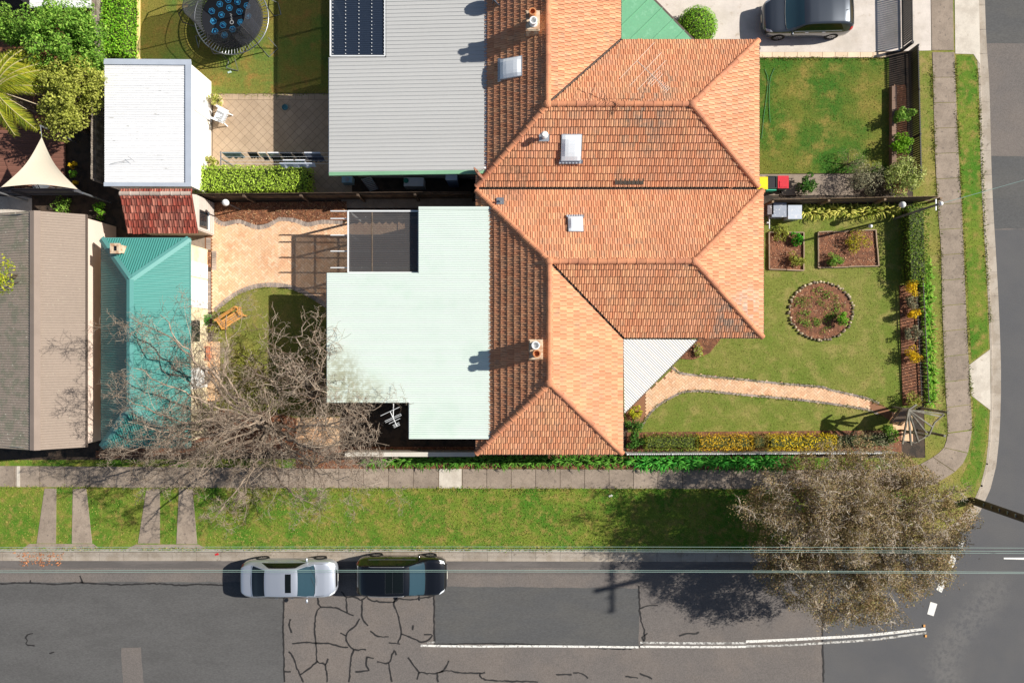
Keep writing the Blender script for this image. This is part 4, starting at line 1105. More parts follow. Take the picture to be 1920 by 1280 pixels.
d_ = MB().box((xe + 0.01, g(0, 214).y, 1.0), (0.05, 0.85, 2.0)).build('door', mat('pale_door', C(206, 206, 206)), H5)
MB().box((xe + 0.06, g(0, 214).y + 0.3, 1.0), (0.05, 0.1, 0.03)).build('handle', M_galv, d_)
b = MB(); c = g(248, 298, 2.5)
b.tube([g(206, 308, 2.53), g(248, 298, 2.75)], 0.008, 5); b.tube([g(240, 293, 2.7), g(252, 303, 2.7)], 0.008, 5); b.build('antenna', M_galv, H5)
# ---- red tiled shed
H6 = thing('garden_shed', 'small weatherboard shed with mottled red tile roof north of the teal cottage', 'shed', g(310, 400))
ea, eb = g(240, 437, 2.05), g(372, 433, 2.05)
eb.y = ea.y
ra, rb = g(229, 363, 2.75), g(363, 363, 2.75)
ra.x, rb.x = ea.x, eb.x
na, nb_ = Vector((ea.x, ra.y * 2 - ea.y, 2.05)), Vector((eb.x, ra.y * 2 - ea.y, 2.05))
TR = TileRoof(H6, M_rtile, RPROF, 0.235, 0.335, 0.04)
TR.slope([ea, eb, rb, ra], ea, eb, 0.0)
roof6 = TR.finish(g(300, 400, 2.3))
TR = TileRoof(H6, M_rtile, RPROF, 0.235, 0.335, 0.04)
na.y = nb_.y = ra.y + (ra.y - ea.y) * 0.12; na.z = nb_.z = 2.75 - 0.7 * 0.12
TR.slope([nb_, na, ra, rb], na, nb_, 0.0)
TR.finish(g(300, 360, 2.3), name='rear_roof')
CAP6 = cap_mesh(0.1, 0.4); CAP6.materials.clear(); CAP6.materials.append(mat('grey_cap', C(176, 160, 148), tint=0.2, fine=0.2))
ridge(ra, rb, roof6, me=CAP6)
pw = [(ea.x + .12, ea.y + .18), (eb.x - .12, ea.y + .18), (eb.x - .12, na.y - .1), (ea.x + .12, na.y - .1)]
walls(pw, 2.0, H6, mat('weatherboard', C(196, 186, 176), tint=0.1, fine=0.1))
b = MB(); 
for k in range(8):
    z = 0.15 + k * 0.24; b.box((eb.x - 0.1, (ea.y + na.y) / 2 + .05, z), (0.04, (na.y - ea.y) - 0.35, 0.2))
b.build('weatherboards', _mats['weatherboard'], H6)['kind'] = 'stuff'
b = MB(); b.poly([(eb.x - 0.12, ea.y + .18, 2.0), (eb.x - 0.12, na.y - .1, 2.0), (eb.x - 0.12, ra.y, 2.7)]); b.build('gable', _mats['weatherboard'], H6)
wd = MB().box((eb.x - 0.07, ea.y + 0.75, 1.3), (0.05, 0.8, 0.9)).build('window', M_glass, H6)
MB().box((eb.x - 0.04, ea.y + 0.75, 0.83), (0.1, 0.9, 0.05)).build('sill', M_white, wd)
# ---- small building at the top left corner
H7 = thing('outbuilding', 'white flat roofed outbuilding at the top left corner behind the leafy trees', 'building', g(110, -10))
pp = wp([(58, -150), (168, -150), (168, 14), (58, 14)])
walls(pp, 2.3, H7, M_render)
qq = [g(56, -160, 2.5), g(172, -160, 2.4), g(172, 14, 2.4), g(56, 14, 2.5)]
f7 = MB().beam(qq[3], qq[2], 0.08, 0.12).build('roof', M_gutter_w, H7)
corr(f7, qq, Vector((1, 0, 0)), 0.11, 0.011, 0.8, M_whitest, lift=0.02)
# ------------------------------------------------------------------ fences
def paling_fence(name, label, a_px, b_px, h, m, step=0.11, pw=0.1, group=None, rails=True, limit=300, gap=0.0, side=1, thick=0.016):
    a, b = g(*a_px), g(*b_px)
    t = thing(name, label, 'fence', (a + b) / 2, group)
    d = (b - a); L = d.length; x = d / L; nrm = Vector((-x.y, x.x, 0)) * side; ang = math.atan2(x.y, x.x)
    me = MB().box((0, 0, h / 2), (pw, thick, h)).mesh('paling'); me.materials.append(m)
    n = int(L / step)
    for i in range(min(n, limit)):
        p = a + x * ((i + 0.5) * step) + Vector((0, 0, rng.uniform(-0.02, 0.015)))
        piece('paling', me, t, Matrix.Translation(p + nrm * rng.uniform(0, 0.004)) @ Matrix.Rotation(ang + rng.uniform(-.02, .02), 4, 'Z'))
    if rails:
        for z in (0.35, h - 0.3): MB().beam(a - nrm * 0.04 + Vector((0, 0, z)), b - nrm * 0.04 + Vector((0, 0, z)), 0.04, 0.08).build('rail', m, t)
    k = max(2, int(L / 2.4))
    for i in range(k + 1):
        p = a + x * (L * i / k) - nrm * 0.1; MB().box((p.x, p.y, h * 0.48), (0.1, 0.1, h * 0.96), ang).build('post', m, t)
    return t
def picket_fence(name, label, a_px, b_px, h, m, step=0.13, pw=0.022, limit=300, rails=(0.15, 0.9), base=None):
    a, b = g(*a_px), g(*b_px)
    t = thing(name, label, 'fence', (a + b) / 2)
    d = (b - a); L = d.length; x = d / L; ang = math.atan2(x.y, x.x)
    me = MB().box((0, 0, h / 2), (pw, pw, h)).mesh('picket'); me.materials.append(m)
    for i in range(min(int(L / step), limit)):
        piece('picket', me, t, Matrix.Translation(a + x * ((i + .5) * step)) @ Matrix.Rotation(ang, 4, 'Z'))
    for z in rails: MB().beam(a + Vector((0, 0, h * z)), b + Vector((0, 0, h * z)), 0.035, 0.035).build('rail', m, t)
    k = max(1, int(round(L / 2.2)))
    for i in range(k + 1):
        p = a + x * (L * i / k); MB().box((p.x, p.y, h * 0.52), (0.06, 0.06, h * 1.04), ang).build('post', m, t)
    return t
M_fence_d = mat('old_paling', C(96, 80, 66), base2=C(74, 62, 52), mix=(0.4, 0.6, 2.0), tint=0.22, fine=0.2, fscale=40)
M_fence_g = mat('grey_paling', C(150, 140, 128), base2=C(116, 106, 96), mix=(0.4, 0.6, 3.0), tint=0.22, fine=0.2, fscale=40)
paling_fence('paling_fence', 'dark timber paling fence between the red tiled shed and the tiled houses', (376, 376), (888, 372), 1.65, M_fence_d)
paling_fence('paling_fence', 'brown paling fence between the two front gardens behind the bins', (1433, 383), (1738, 377), 1.25, mat('brown_paling', C(140, 118, 94), tint=0.2, fine=0.2))
paling_fence('paling_fence', 'weathered grey paling fence left of the white garage', (212, 352), (214, -10), 1.9, M_fence_g)
paling_fence('paling_fence', 'dark rear fence below the shade sail', (-60, 366), (176, 366), 1.6, mat('slate_paling', C(86, 86, 92), tint=0.15, fine=0.2))
picket_fence('picket_fence', 'tall black metal picket fence along the neighbouring front garden', (1703, 98), (1709, 342), 0.9, M_black, 0.105, 0.065, rails=(0.12, 0.94))
gt = thing('sliding_gate', 'tall black vertical bar gate across the concrete driveway', 'gate', g(1688, 0))
a, b_ = g(1688, -120), g(1691, 92)
me = MB().box((0, 0, 0.5), (0.03, 0.08, 0.92)).mesh('bar'); me.materials.append(M_black)
L = (b_ - a).length
for i in range(int(L / 0.11)): piece('bar', me, gt, Matrix.Translation(a + (b_ - a) * ((i + .5) * 0.11 / L)))
for z in (0.1, 0.95): MB().beam(a + Vector((0, 0, z)), b_ + Vector((0, 0, z)), 0.05, 0.05).build('rail', M_black, gt)
p = g(1690, 95); MB().box((p.x, p.y, 0.5), (0.12, 0.12, 1.05)).build('post', M_black, gt)
picket_fence('picket_fence', 'low dark metal picket fence behind the yellow flowering front hedge', (1714, 505), (1726, 752), 0.8, mat('brown_metal', C(52, 44, 40), rough=0.5), 0.145, 0.03)
picket_fence('picket_fence', 'white picket fence along the yellow and green hedge beside the street', (1172, 847), (1668, 845), 0.75, M_white, 0.09, 0.05)
# low rendered wall on the south boundary behind the house
lw = thing('boundary_wall', 'low pale capped wall between the side yard and the street path', 'wall', g(780, 848))
for k in range(8):
    x0 = 655 + k * 29.7
    bb = MB(); bb.cur = rng.random(); bb.prism(wp([(x0, 843), (x0 + 29.3, 843), (x0 + 29.3, 849), (x0, 849)]), -0.05, 0.9); bb.build('panel', mat('wall_panel', C(176, 164, 150), tint=0.12, fine=0.1), lw)
    MB().prism(wp([(x0 - .2, 842), (x0 + 29.4, 842), (x0 + 29.4, 850), (x0 - .2, 850)]), 0.903, 0.96).build('coping', mat('coping', C(206, 200, 188), fine=0.1), lw)
hb = thing('planter_wall', 'low brown garden retaining wall behind the black picket fence', 'wall', g(1672, 250))
for k in range(6):
    y0 = 165 + k * 28
    bb = MB(); bb.cur = rng.random(); bb.prism(wp([(1667, y0), (1676, y0), (1676, y0 + 27.6), (1667, y0 + 27.6)]), -0.05, 0.28); bb.build('block', mat('retaining_block', C(132, 106, 90), tint=0.14, fine=0.15), hb)

# ------------------------------------------------------------------ vegetation
def leafmat(name, a, b, tint=0.34, rough=0.6, tr=0.3):
    a = tuple(min(0.9, x * 1.4) for x in a[:3]) + (1.0,); b = tuple(min(0.9, x * 1.4) for x in b[:3]) + (1.0,)
    return mat(name, a, tint=tint, tintcol=(b, 0.35, 0.8), var=0.12, vscale=1.2, fine=0.0, rough=rough, spec=0.12, translucent=tr)
L_hedge = leafmat('leaf_hedge', C(142, 168, 56), C(168, 190, 80))
L_green = leafmat('leaf_green', C(92, 130, 46), C(128, 158, 66))
L_dkgreen = leafmat('leaf_dark', C(52, 92, 34), C(84, 122, 48))
L_olive = leafmat('leaf_olive', C(130, 136, 56), C(160, 162, 80))
L_yellow = leafmat('leaf_yellow', C(226, 180, 30), C(190, 160, 48))
L_grey = leafmat('leaf_grey', C(122, 122, 96), C(146, 140, 112))
L_brown = leafmat('leaf_brown', C(134, 115, 87), C(120, 112, 74), tint=0.42)
L_bright = leafmat('leaf_bright', C(92, 146, 38), C(128, 166, 56))
L_palm = leafmat('palm_leaf', C(150, 150, 44), C(112, 130, 40), tint=0.3)
L_core = mat('hedge_core', C(62, 72, 32), fine=0.3, fscale=8)
M_bark = mat('bark_pale', C(162, 144, 126), base2=C(128, 112, 96), mix=(0.4, 0.6, 4.0), tint=0.3, tintcol=(C(170, 154, 136), 0.6, 0.9), fine=0.2, fscale=20, rough=0.9)
M_bark_d = mat('bark_dark', C(104, 90, 76), base2=C(80, 70, 60), mix=(0.4, 0.6, 4.0), tint=0.2, fine=0.2, fscale=20, rough=0.9)
M_twig = mat('twig_grey', C(172, 156, 138), tint=0.4, tintcol=(C(118, 98, 82), 0.4, 0.75), var=0.1, fine=0.0)

def leaves(P, Nrm, size, aspect=0.55, tilt=0.7):
    n = len(P)
    a = nrg.normal(0, 1, (n, 3)) * tilt + (Nrm if Nrm is not None else np.array([0, 0, 1.0]))
    a /= np.linalg.norm(a, axis=1)[:, None] + 1e-9
    r = nrg.normal(0, 1, (n, 3)); t = np.cross(a, r); t /= np.linalg.norm(t, axis=1)[:, None] + 1e-9
    s = np.cross(a, t)
    sz = (size * nrg.uniform(0.55, 1.35, n))[:, None]
    V = np.stack([P - t * sz * 0.5, P + s * sz * aspect * 0.5 + a * sz * 0.06, P + t * sz * 0.5, P - s * sz * aspect * 0.5 + a * sz * 0.06], 1).reshape(-1, 3)
    return V, np.arange(4 * n).reshape(-1, 4)
def ellip_pts(c, r, n, shell=0.35):
    d = nrg.normal(0, 1, (n, 3)); d /= np.linalg.norm(d, axis=1)[:, None]
    k = 1 - shell * nrg.random(n) ** 1.5
    return np.array(c) + d * np.array(r) * k[:, None], d
def foliage(parent, clumps, per, size, m, name='foliage', tilt=0.8, aspect=0.55):
    """clumps: list of (centre, radii)"""
    Ps, Ns, Ts = [], [], []
    for c, r in clumps:
        p, d = ellip_pts(c, r, per); Ps.append(p); Ns.append(d + np.array([0, 0, 0.5])); Ts.append((nrg.random() * 0.35 + nrg.random(per) * 0.65))
    P = np.concatenate(Ps); N_ = np.concatenate(Ns)
    keep = P[:, 2] > 0.02
    P, N_ = P[keep], N_[keep]
    V, F = leaves(P, N_, size, aspect, tilt)
    return np_obj(name, V, F, m, parent, tint=np.concatenate(Ts)[keep])
def hedge(name, label, poly_px, h, m, dens=170, size=0.085, cat='hedge', m2=None, split=None, bulge=0.08, group=None):
    P = wp(poly_px)
    cx = sum(p[0] for p in P) / len(P); cy = sum(p[1] for p in P) / len(P)
    t = thing(name, label, cat, (cx, cy, 0), group)
    core = MB().prism(inset_poly([Vector((p[0], p[1])) for p in P], 0.14), 0.0, h - 0.18); core.build('branches', L_core, t)
    A = area(P); n = int(A * dens)
    Q = sample(P, int(n * 2.4))
    z = h + nrg.normal(0, bulge * 0.5, len(Q)) + 0.1 * np.sin(Q[:, 0] * 2.1 + 1) * np.cos(Q[:, 1] * 2.7) * bulge / 0.08
    top = np.concatenate([Q, z[:, None]], 1); tn = np.tile([0, 0, 1.0], (len(Q), 1))
    S, SN = [], []
    for i in range(len(P)):
        a, b = np.array(P[i]), np.array(P[(i + 1) % len(P)]); L = np.linalg.norm(b - a)
        k = int(L * h * dens)
        if k < 1: continue
        u = nrg.random(k); q = a + (b - a) * u[:, None]
        nv = np.array([(b - a)[1], -(b - a)[0]]) / L
        if ((q[0] + nv * 0.1 - [cx, cy]) ** 2).sum() < ((q[0] - [cx, cy]) ** 2).sum(): nv = -nv
        q = q + nv * nrg.normal(0, 0.05, (k, 1))
        S.append(np.concatenate([q, (nrg.random(k) * h)[:, None]], 1)); SN.append(np.tile([nv[0], nv[1], 0.3], (k, 1)))
    P3 = np.concatenate([top] + S); N3 = np.concatenate([tn] + SN)
    V, F = leaves(P3, N3, size, 0.6, 0.6)
    np_obj('foliage', V, F, m, t, tint=nrg.random(len(P3)))
    return t
def shrub(name, label, px, py, r, h, m, n=14, per=60, size=0.09, cat='shrub', group=None, flat=1.0, stems=True):
    c = g(px, py); t = thing(name, label, cat, c, group)
    cl = []
    for k in range(n):
        a = rng.uniform(0, 6.283); rr = r * math.sqrt(rng.random()) * 0.72; zz_ = h * rng.uniform(0.35, 0.85) * (1 - 0.35 * (rr / r) ** 2)
        s = r * rng.uniform(0.25, 0.42)
        cl.append(((c.x + math.cos(a) * rr, c.y + math.sin(a) * rr, zz_), (s, s, min(s, h * 0.3))))
    foliage(t, cl, per, size, m)
    if stems:
        b = MB()
        for k in range(5):
            a = rng.uniform(0, 6.283); b.tube([c, c + Vector((math.cos(a) * r * 0.25, math.sin(a) * r * 0.25, h * 0.4)), c + Vector((math.cos(a) * r * 0.6, math.sin(a) * r * 0.6, h * 0.7))], [0.03, 0.02, 0.01], 5)
        b.build('stem', M_bark_d, t)
    return t
def strappy(name, label, pts, L, m, per=26, w=0.02, cat='plant', group=None, z=0.0):
    """clumps of arching strap leaves; pts: clump centres in px"""
    c0 = g(sum(p[0] for p in pts) / len(pts), sum(p[1] for p in pts) / len(pts))
    t = thing(name, label, cat, c0, group)
    V, F, T = [], [], []
    for px, py in pts:
        c = g(px, py)
        for k in range(per):
            a = rng.uniform(0, 6.283); l = L * rng.uniform(0.6, 1.2); d = Vector((math.cos(a), math.sin(a), 0)); s = Vector((-d.y, d.x, 0)) * w
            base = len(V)
            for q, zf, ws in ((0.05, 0.0, 1.0), (0.35, 0.55, 1.0), (0.7, 0.6, 0.8), (1.0, 0.35, 0.1)):
                p = c + d * (l * q) + Vector((0, 0, z + l * zf * rng.uniform(0.85, 1.15)))
                V.append(tuple(p - s * ws)); V.append(tuple(p + s * ws))
            for r in range(3): F.append((base + 2 * r, base + 2 * r + 1, base + 2 * r + 3, base + 2 * r + 2)); T.append(rng.random())
    np_obj('leaves', V, F, m, t, tint=T)
    b = MB()
    for px, py in pts: b.ball(g(px, py, 0.04), 0.08, 0.08, 0.09, 6, 4)
    b.build('crown_base', L_core, t)
    return t

# branching
def perp(v):
    r = nrg.normal(0, 1, 3); r -= v * r.dot(v); return r / (np.linalg.norm(r) + 1e-9)
def walk(p0, d0, L, n, wig, up=0.0):
    pts = [np.array(p0, float)]; d = np.array(d0, float); d /= np.linalg.norm(d)
    bend = perp(d) * wig
    for i in range(n):
        bend = bend * 0.55 + perp(d) * wig * 0.8
        d = d + bend + np.array([0, 0, up]); d /= np.linalg.norm(d)
        pts.append(pts[-1] + d * (L / n))
    return np.array(pts)
def grow(pts, r0, r1, level, cfg, out, tips):
    n = len(pts)
    out.append((pts, np.linspace(r0, r1, n), level))
    if level >= cfg['levels']:
        tips.append(pts[-1]); tips.append(pts[n // 2]); return
    L = np.linalg.norm(np.diff(pts, axis=0), axis=1).sum()
    k = cfg['kids'][level]
    for c in range(k):
        t = 0.2 + 0.8 * (c + rng.random()) / k
        f = t * (n - 1); i = min(n - 2, int(f)); p = pts[i] + (pts[i + 1] - pts[i]) * (f - i)
        tan = pts[i + 1] - pts[i]; tan = tan / (np.linalg.norm(tan) + 1e-9)
        ang = math.radians(rng.uniform(*cfg['angle']))
        side = perp(tan); side[2] *= cfg.get('flat', 1.0); side /= np.linalg.norm(side) + 1e-9
        d = tan * math.cos(ang) + side * math.sin(ang)
        l = L * cfg['ratio'][level] * rng.uniform(0.6, 1.25) * (1.15 - 0.5 * t)
        rr = (r0 + (r1 - r0) * t) * cfg.get('rr', 0.6)
        q = walk(p, d, l, cfg['segs'][level], cfg['wig'][level], cfg.get('up', 0.02))
        grow(q, max(rr, cfg['rmin']), max(rr * 0.35, cfg['rmin'] * 0.7), level + 1, cfg, out, tips)
def tubes(recs, m, parent, name):
    V, F, T = [], [], []
    base = 0
    for pts, rad, _ in recs:
        ns = 7 if rad[0] > 0.08 else (5 if rad[0] > 0.03 else 3)
        n = len(pts)
        tan = np.gradient(pts, axis=0); tan /= np.linalg.norm(tan, axis=1)[:, None] + 1e-9
        ref = np.array([0.31, 0.47, 0.83]) if abs(tan[0] @ np.array([0.31, 0.47, 0.83])) < 0.9 else np.array([1.0, 0, 0])
        a = np.cross(tan, ref); a /= np.linalg.norm(a, axis=1)[:, None] + 1e-9; b = np.cross(tan, a)
        an = np.arange(ns) * 2 * math.pi / ns
        ring = pts[:, None, :] + (a[:, None, :] * np.cos(an)[None, :, None] + b[:, None, :] * np.sin(an)[None, :, None]) * rad[:, None, None]
        V.append(ring.reshape(-1, 3))
        i = np.arange(n - 1)[:, None] * ns; k = np.arange(ns)[None, :]; k2 = (k + 1) % ns
        F.append((base + np.stack([i + k, i + k2, i + ns + k2, i + ns + k], -1)).reshape(-1, 4))
        T.append(np.full((n - 1) * ns, rng.random()))
        base += n * ns
    return np_obj(name, np.concatenate(V), np.concatenate(F), m, parent, tint=np.concatenate(T), smooth=True)
def limb(way, n=5, jit=0.08):
    P = smoothline([Vector(w) for w in way], 0.35)
    A = np.array([tuple(p) for p in P]); A[1:-1] += nrg.normal(0, jit, (len(A) - 2, 3)) * 0.6
    return A

# ---- the big bare tree by the street
T1 = thing('bare_tree', 'large leafless tree with pale twisting branches beside the teal roof', 'tree', g(520, 800))
b0 = g(520, 800)
cfgA = dict(levels=4, kids=[13, 9, 7], angle=(28, 75), ratio=[0.33, 0.46, 0.5], segs=[7, 5, 4], wig=[0.30, 0.36, 0.4], rmin=0.006, rr=0.46, up=0.012)
cfgA['levels'] = 3
recs, tips = [], []
hub = g(505, 798, 1.4)
trunk = limb([b0, b0 + Vector((-0.05, 0.05, 0.8)), hub], jit=0.02)
recs.append((trunk, np.linspace(0.3, 0.2, len(trunk)), 0))
targets = [((440, 760, 2.4), (380, 690, 3.6), (330, 640, 4.4), (250, 600, 5.0)), ((430, 790, 2.4), (370, 800, 3.4), (300, 830, 4.2), (230, 850, 4.6)), ((440, 780, 2.6), (360, 790, 4.0), (290, 770, 4.8), (215, 742, 5.2)),
           ((470, 830, 2.2), (400, 850, 3.2), (330, 870, 3.8), (270, 905, 4.0)), ((480, 860, 2.4), (450, 910, 3.2), (420, 950, 3.6), (400, 975, 3.8)), ((510, 860, 2.4), (520, 900, 3.2), (555, 925, 3.6), (590, 945, 3.8)),
           ((545, 820, 2.4), (600, 840, 3.4), (670, 820, 4.0), (730, 835, 4.2)), ((560, 800, 2.4), (620, 795, 3.4), (680, 770, 4.2), (715, 760, 4.5)), ((430, 740, 2.6), (400, 700, 3.4), (350, 660, 5.0), (300, 590, 5.4)),
           ((470, 770, 2.6), (425, 700, 3.0), (426, 650, 3.2), (425, 590, 3.6)), ((560, 860, 2.6), (620, 890, 3.4), (680, 905, 4.0), (720, 900, 4.0)), ((500, 790, 3.0), (480, 780, 4.5), (440, 800, 5.8), (400, 820, 6.4)), ((520, 810, 3.0), (560, 830, 4.4), (600, 850, 5.2), (640, 870, 5.6)),
           ((440, 800, 2.6), (370, 822, 3.6), (300, 806, 4.4), (240, 790, 4.8)), ((450, 818, 2.4), (390, 838, 3.2), (310, 852, 3.8), (225, 838, 4.2)), ((430, 772, 2.8), (360, 742, 4.0), (300, 715, 4.8), (250, 690, 5.2)), ((480, 790, 3.2), (430, 810, 4.2), (370, 850, 4.8), (320, 880, 5.0)), ((540, 840, 2.6), (590, 865, 3.4), (640, 850, 4.0), (690, 860, 4.4)),
           ((490, 840, 2.8), (470, 880, 4.0), (460, 920, 5.0), (440, 950, 5.5))]
for i, tg in enumerate(targets):
    st = hub + Vector((rng.uniform(-.1, .1), rng.uniform(-.1, .1), rng.uniform(-.3, .15)))
    P = limb([st] + [g(*w) for w in tg], jit=0.12)
    grow(P, 0.09 if i < 9 else 0.075, 0.015, 0, cfgA, recs, tips)
tubes([r for r in recs if r[2] == 0], M_bark, T1, 'trunk')
tubes([r for r in recs if r[2] in (1, 2)], M_bark, T1, 'branches')
tubes([r for r in recs if r[2] == 3], M_twig, T1, 'crown')
# ---- the twisted shrub tree by the extension
T2 = thing('bare_tree', 'smaller leafless tree with curly tangled branches against the pale green extension', 'tree', g(585, 745))
recs, tips = [], []
b0 = g(585, 745); cfgB = dict(levels=3, kids=[7, 6, 4], angle=(35, 85), ratio=[0.5, 0.55, 0.55], segs=[8, 7, 5], wig=[0.5, 0.55, 0.5], rmin=0.0085, rr=0.62, up=0.02)
for tg in (((580, 700, 1.6), (560, 650, 2.6), (575, 600, 3.2)), ((570, 710, 1.5), (530, 690, 2.4), (500, 650, 2.8)), ((600, 720, 1.5), (600, 670, 2.5), (590, 620, 3.0)), ((575, 730, 1.5), (520, 730, 2.2), (480, 700, 2.6)), ((595, 740, 1.6), (590, 720, 2.8), (560, 690, 3.4)), ((610, 740, 1.4), (650, 770, 2.2), (690, 790, 2.8)), ((570, 720, 1.6), (545, 700, 2.4), (530, 660, 3.0)), ((590, 720, 1.8), (610, 690, 2.8), (600, 650, 3.4)), ((600, 760, 1.6), (630, 800, 2.4), (690, 830, 3.0))):
    P = limb([b0] + [g(*w) for w in tg], jit=0.2)
    grow(P, 0.075, 0.02, 0, cfgB, recs, tips)
tubes([r for r in recs if r[2] == 0], M_bark, T2, 'trunk')
tubes([r for r in recs if r[2] > 0], M_twig, T2, 'crown')
# ---- the street tree
T3 = thing('street_tree', 'broad street tree with dry brown foliage overhanging the corner', 'tree', g(1535, 962))
b0 = g(1535, 962); recs, tips = [], []
cfgC = dict(levels=3, kids=[10, 8, 6], angle=(28, 68), ratio=[0.42, 0.46, 0.48], segs=[6, 5, 4], wig=[0.24, 0.3, 0.36], rmin=0.0115, rr=0.55, up=0.045)
hub = b0 + Vector((0.05, 0, 1.3))
tr_ = limb([b0, b0 + Vector((0.05, 0.0, 0.9)), hub], jit=0.02); recs.append((tr_, np.linspace(0.26, 0.2, len(tr_)), 0))
for px, py, h in ((1470, 900, 4.2), (1540, 885, 4.5), (1630, 880, 4.4), (1710, 900, 4.2), (1765, 940, 3.9), (1785, 1005, 3.8), (1745, 1060, 3.9), (1690, 1105, 4.0), (1600, 1120, 4.1), (1520, 1090, 4.2), (1450, 1030, 4.2), (1430, 960, 4.2), (1560, 960, 5.3), (1640, 990, 5.4), (1600, 1040, 5.2), (1690, 965, 5.0), (1510, 1010, 5.0), (1480, 1075, 3.6), (1560, 1130, 3.4), (1655, 1130, 3.4), (1740, 990, 4.8), (1580, 920, 5.0), (1660, 1060, 4.6)):
    e = g(px, py, h); mid = (hub + e) / 2 + Vector((rng.uniform(-.4, .4), rng.uniform(-.4, .4), 0.6))
    P = limb([hub, hub + (mid - hub) * 0.5 + Vector((0, 0, 0.3)), mid, e], jit=0.12)
    grow(P, 0.11, 0.02, 0, cfgC, recs, tips)
tubes([r for r in recs if r[2] == 0], M_bark_d, T3, 'trunk')
tubes([r for r in recs if r[2] > 0], mat('twig_pale', C(206, 194, 176), tint=0.35, tintcol=(C(150, 132, 114), 0.45, 0.75), var=0.1, fine=0.0), T3, 'branches')
tp = np.array(tips)
sel = tp[nrg.random(len(tp)) < 0.62]
NL = 6
P = np.repeat(sel, NL, axis=0) + nrg.normal(0, 0.19, (len(sel) * NL, 3))
ct = np.sin(sel[:, 0] * 1.9 + 2.0 * np.sin(sel[:, 1] * 1.3)) * 0.5 + 0.5
T_ = np.repeat(ct * 0.6, NL) + nrg.random(len(P)) * 0.4
ok_ = P[:, 2] > 1.6
V, F = leaves(P[ok_], None, 0.07, 0.55, 0.9)
o_ = np_obj('crown', V, F, L_brown, T3, tint=T_[ok_])
cc = g(1612, 1003, 3.7); cl_ = []
for k in range(420):
    a = rng.uniform(0, 6.283); f = math.sqrt(rng.random()) * 0.97
    ex = 5.15 * (1 + 0.07 * math.sin(3 * a + 1) + 0.05 * math.sin(7 * a)); ey = 4.15 * (1 + 0.06 * math.sin(4 * a + 2))
    zt_ = 2.7 + 1.9 * math.sqrt(max(0.0, 1 - f * f)) + rng.uniform(-0.6, 0.15)
    s_ = rng.uniform(0.22, 0.42)
    cl_.append(((cc.x + math.cos(a) * ex * f, cc.y + math.sin(a) * ey * f, zt_), (s_, s_, s_ * 0.6)))
foliage(T3, cl_, 135, 0.08, leafmat('leaf_brown_b', C(144, 121, 92), C(122, 116, 72), tint=0.45), 'outer_foliage', tilt=0.9)
print('street tree leaves', len(P), 'tips', len(tp))

# ---- leafy trees, palm and hedges at the top left
def leafy_tree(label, px, py, h, rx, ry, rz, m, n=34, per=150, size=0.13, base=None, name='leafy_tree', group=None):
    c = g(px, py, h); bpx = base or (px, py); b0 = g(*bpx)
    b0 = Vector((c.x, c.y, 0)) if base is None else b0
    t = thing(name, label, 'tree', b0, group)
    cl = []
    b = MB(); b.tube([b0, b0 + Vector((0, 0, h * 0.3)), Vector((c.x, c.y, h * 0.8))], [0.14, 0.11, 0.07], 7)
    for k in range(n):
        d = Vector((rng.gauss(0, 1), rng.gauss(0, 1), rng.gauss(0, 0.8))); d.normalize()
        f = rng.uniform(0.45, 0.95)
        p = Vector((c.x + d.x * rx * f, c.y + d.y * ry * f, h + d.z * rz * f))
        s = rng.uniform(0.3, 0.55)
        cl.append((tuple(p), (s, s, s * 0.75)))
        if k % 3 == 0: b.tube([b0 + Vector((0, 0, h * 0.35)), (b0 + p) / 2 + Vector((0, 0, h * 0.2)), p], [0.06, 0.035, 0.012], 5)
    b.build('trunk', M_bark_d, t)
    foliage(t, cl, per, size, m, 'crown', tilt=0.9)
    return t
leafy_tree('dense mid green tree at the top left beside the timber fence', 108, 62, 3.0, 2.1, 1.45, 1.1, L_green, 60, 170, 0.13)
leafy_tree('small green tree cut off by the left edge above the palm', 14, 48, 2.6, 1.0, 0.8, 0.8, L_green, 18, 150, 0.13)
leafy_tree('olive green tree between the palm fronds and the white garage', 142, 170, 2.6, 1.4, 1.35, 1.0, L_olive, 44, 160, 0.12)
leafy_tree('bright olive tree above the tip of the shade sail', 112, 222, 2.2, 1.2, 0.75, 0.7, L_olive, 24, 150, 0.12)
leafy_tree('low olive tree filling the gap beneath the palm fronds', 62, 128, 1.7, 1.3, 0.9, 0.6, L_olive, 26, 130, 0.12)
leafy_tree('dull green tree between the two large trees beside the timber fence', 165, 118, 2.2, 0.75, 0.7, 0.7, L_green, 18, 140, 0.12)
leafy_tree('dark yellowish shrub tree at the left edge over the taupe roof', -6, 515, 4.6, 0.45, 0.6, 0.5, L_palm, 9, 90, 0.12)
pt = thing('palm_tree', 'yellow green palm with long feathery fronds at the left edge', 'palm', g(-15, 150))
pc = g(-12, 168, 3.0)
MB().tube([Vector((pc.x, pc.y, 0)), Vector((pc.x, pc.y, 1.5)), pc], [0.14, 0.12, 0.1], 9).build('trunk', M_bark, pt)
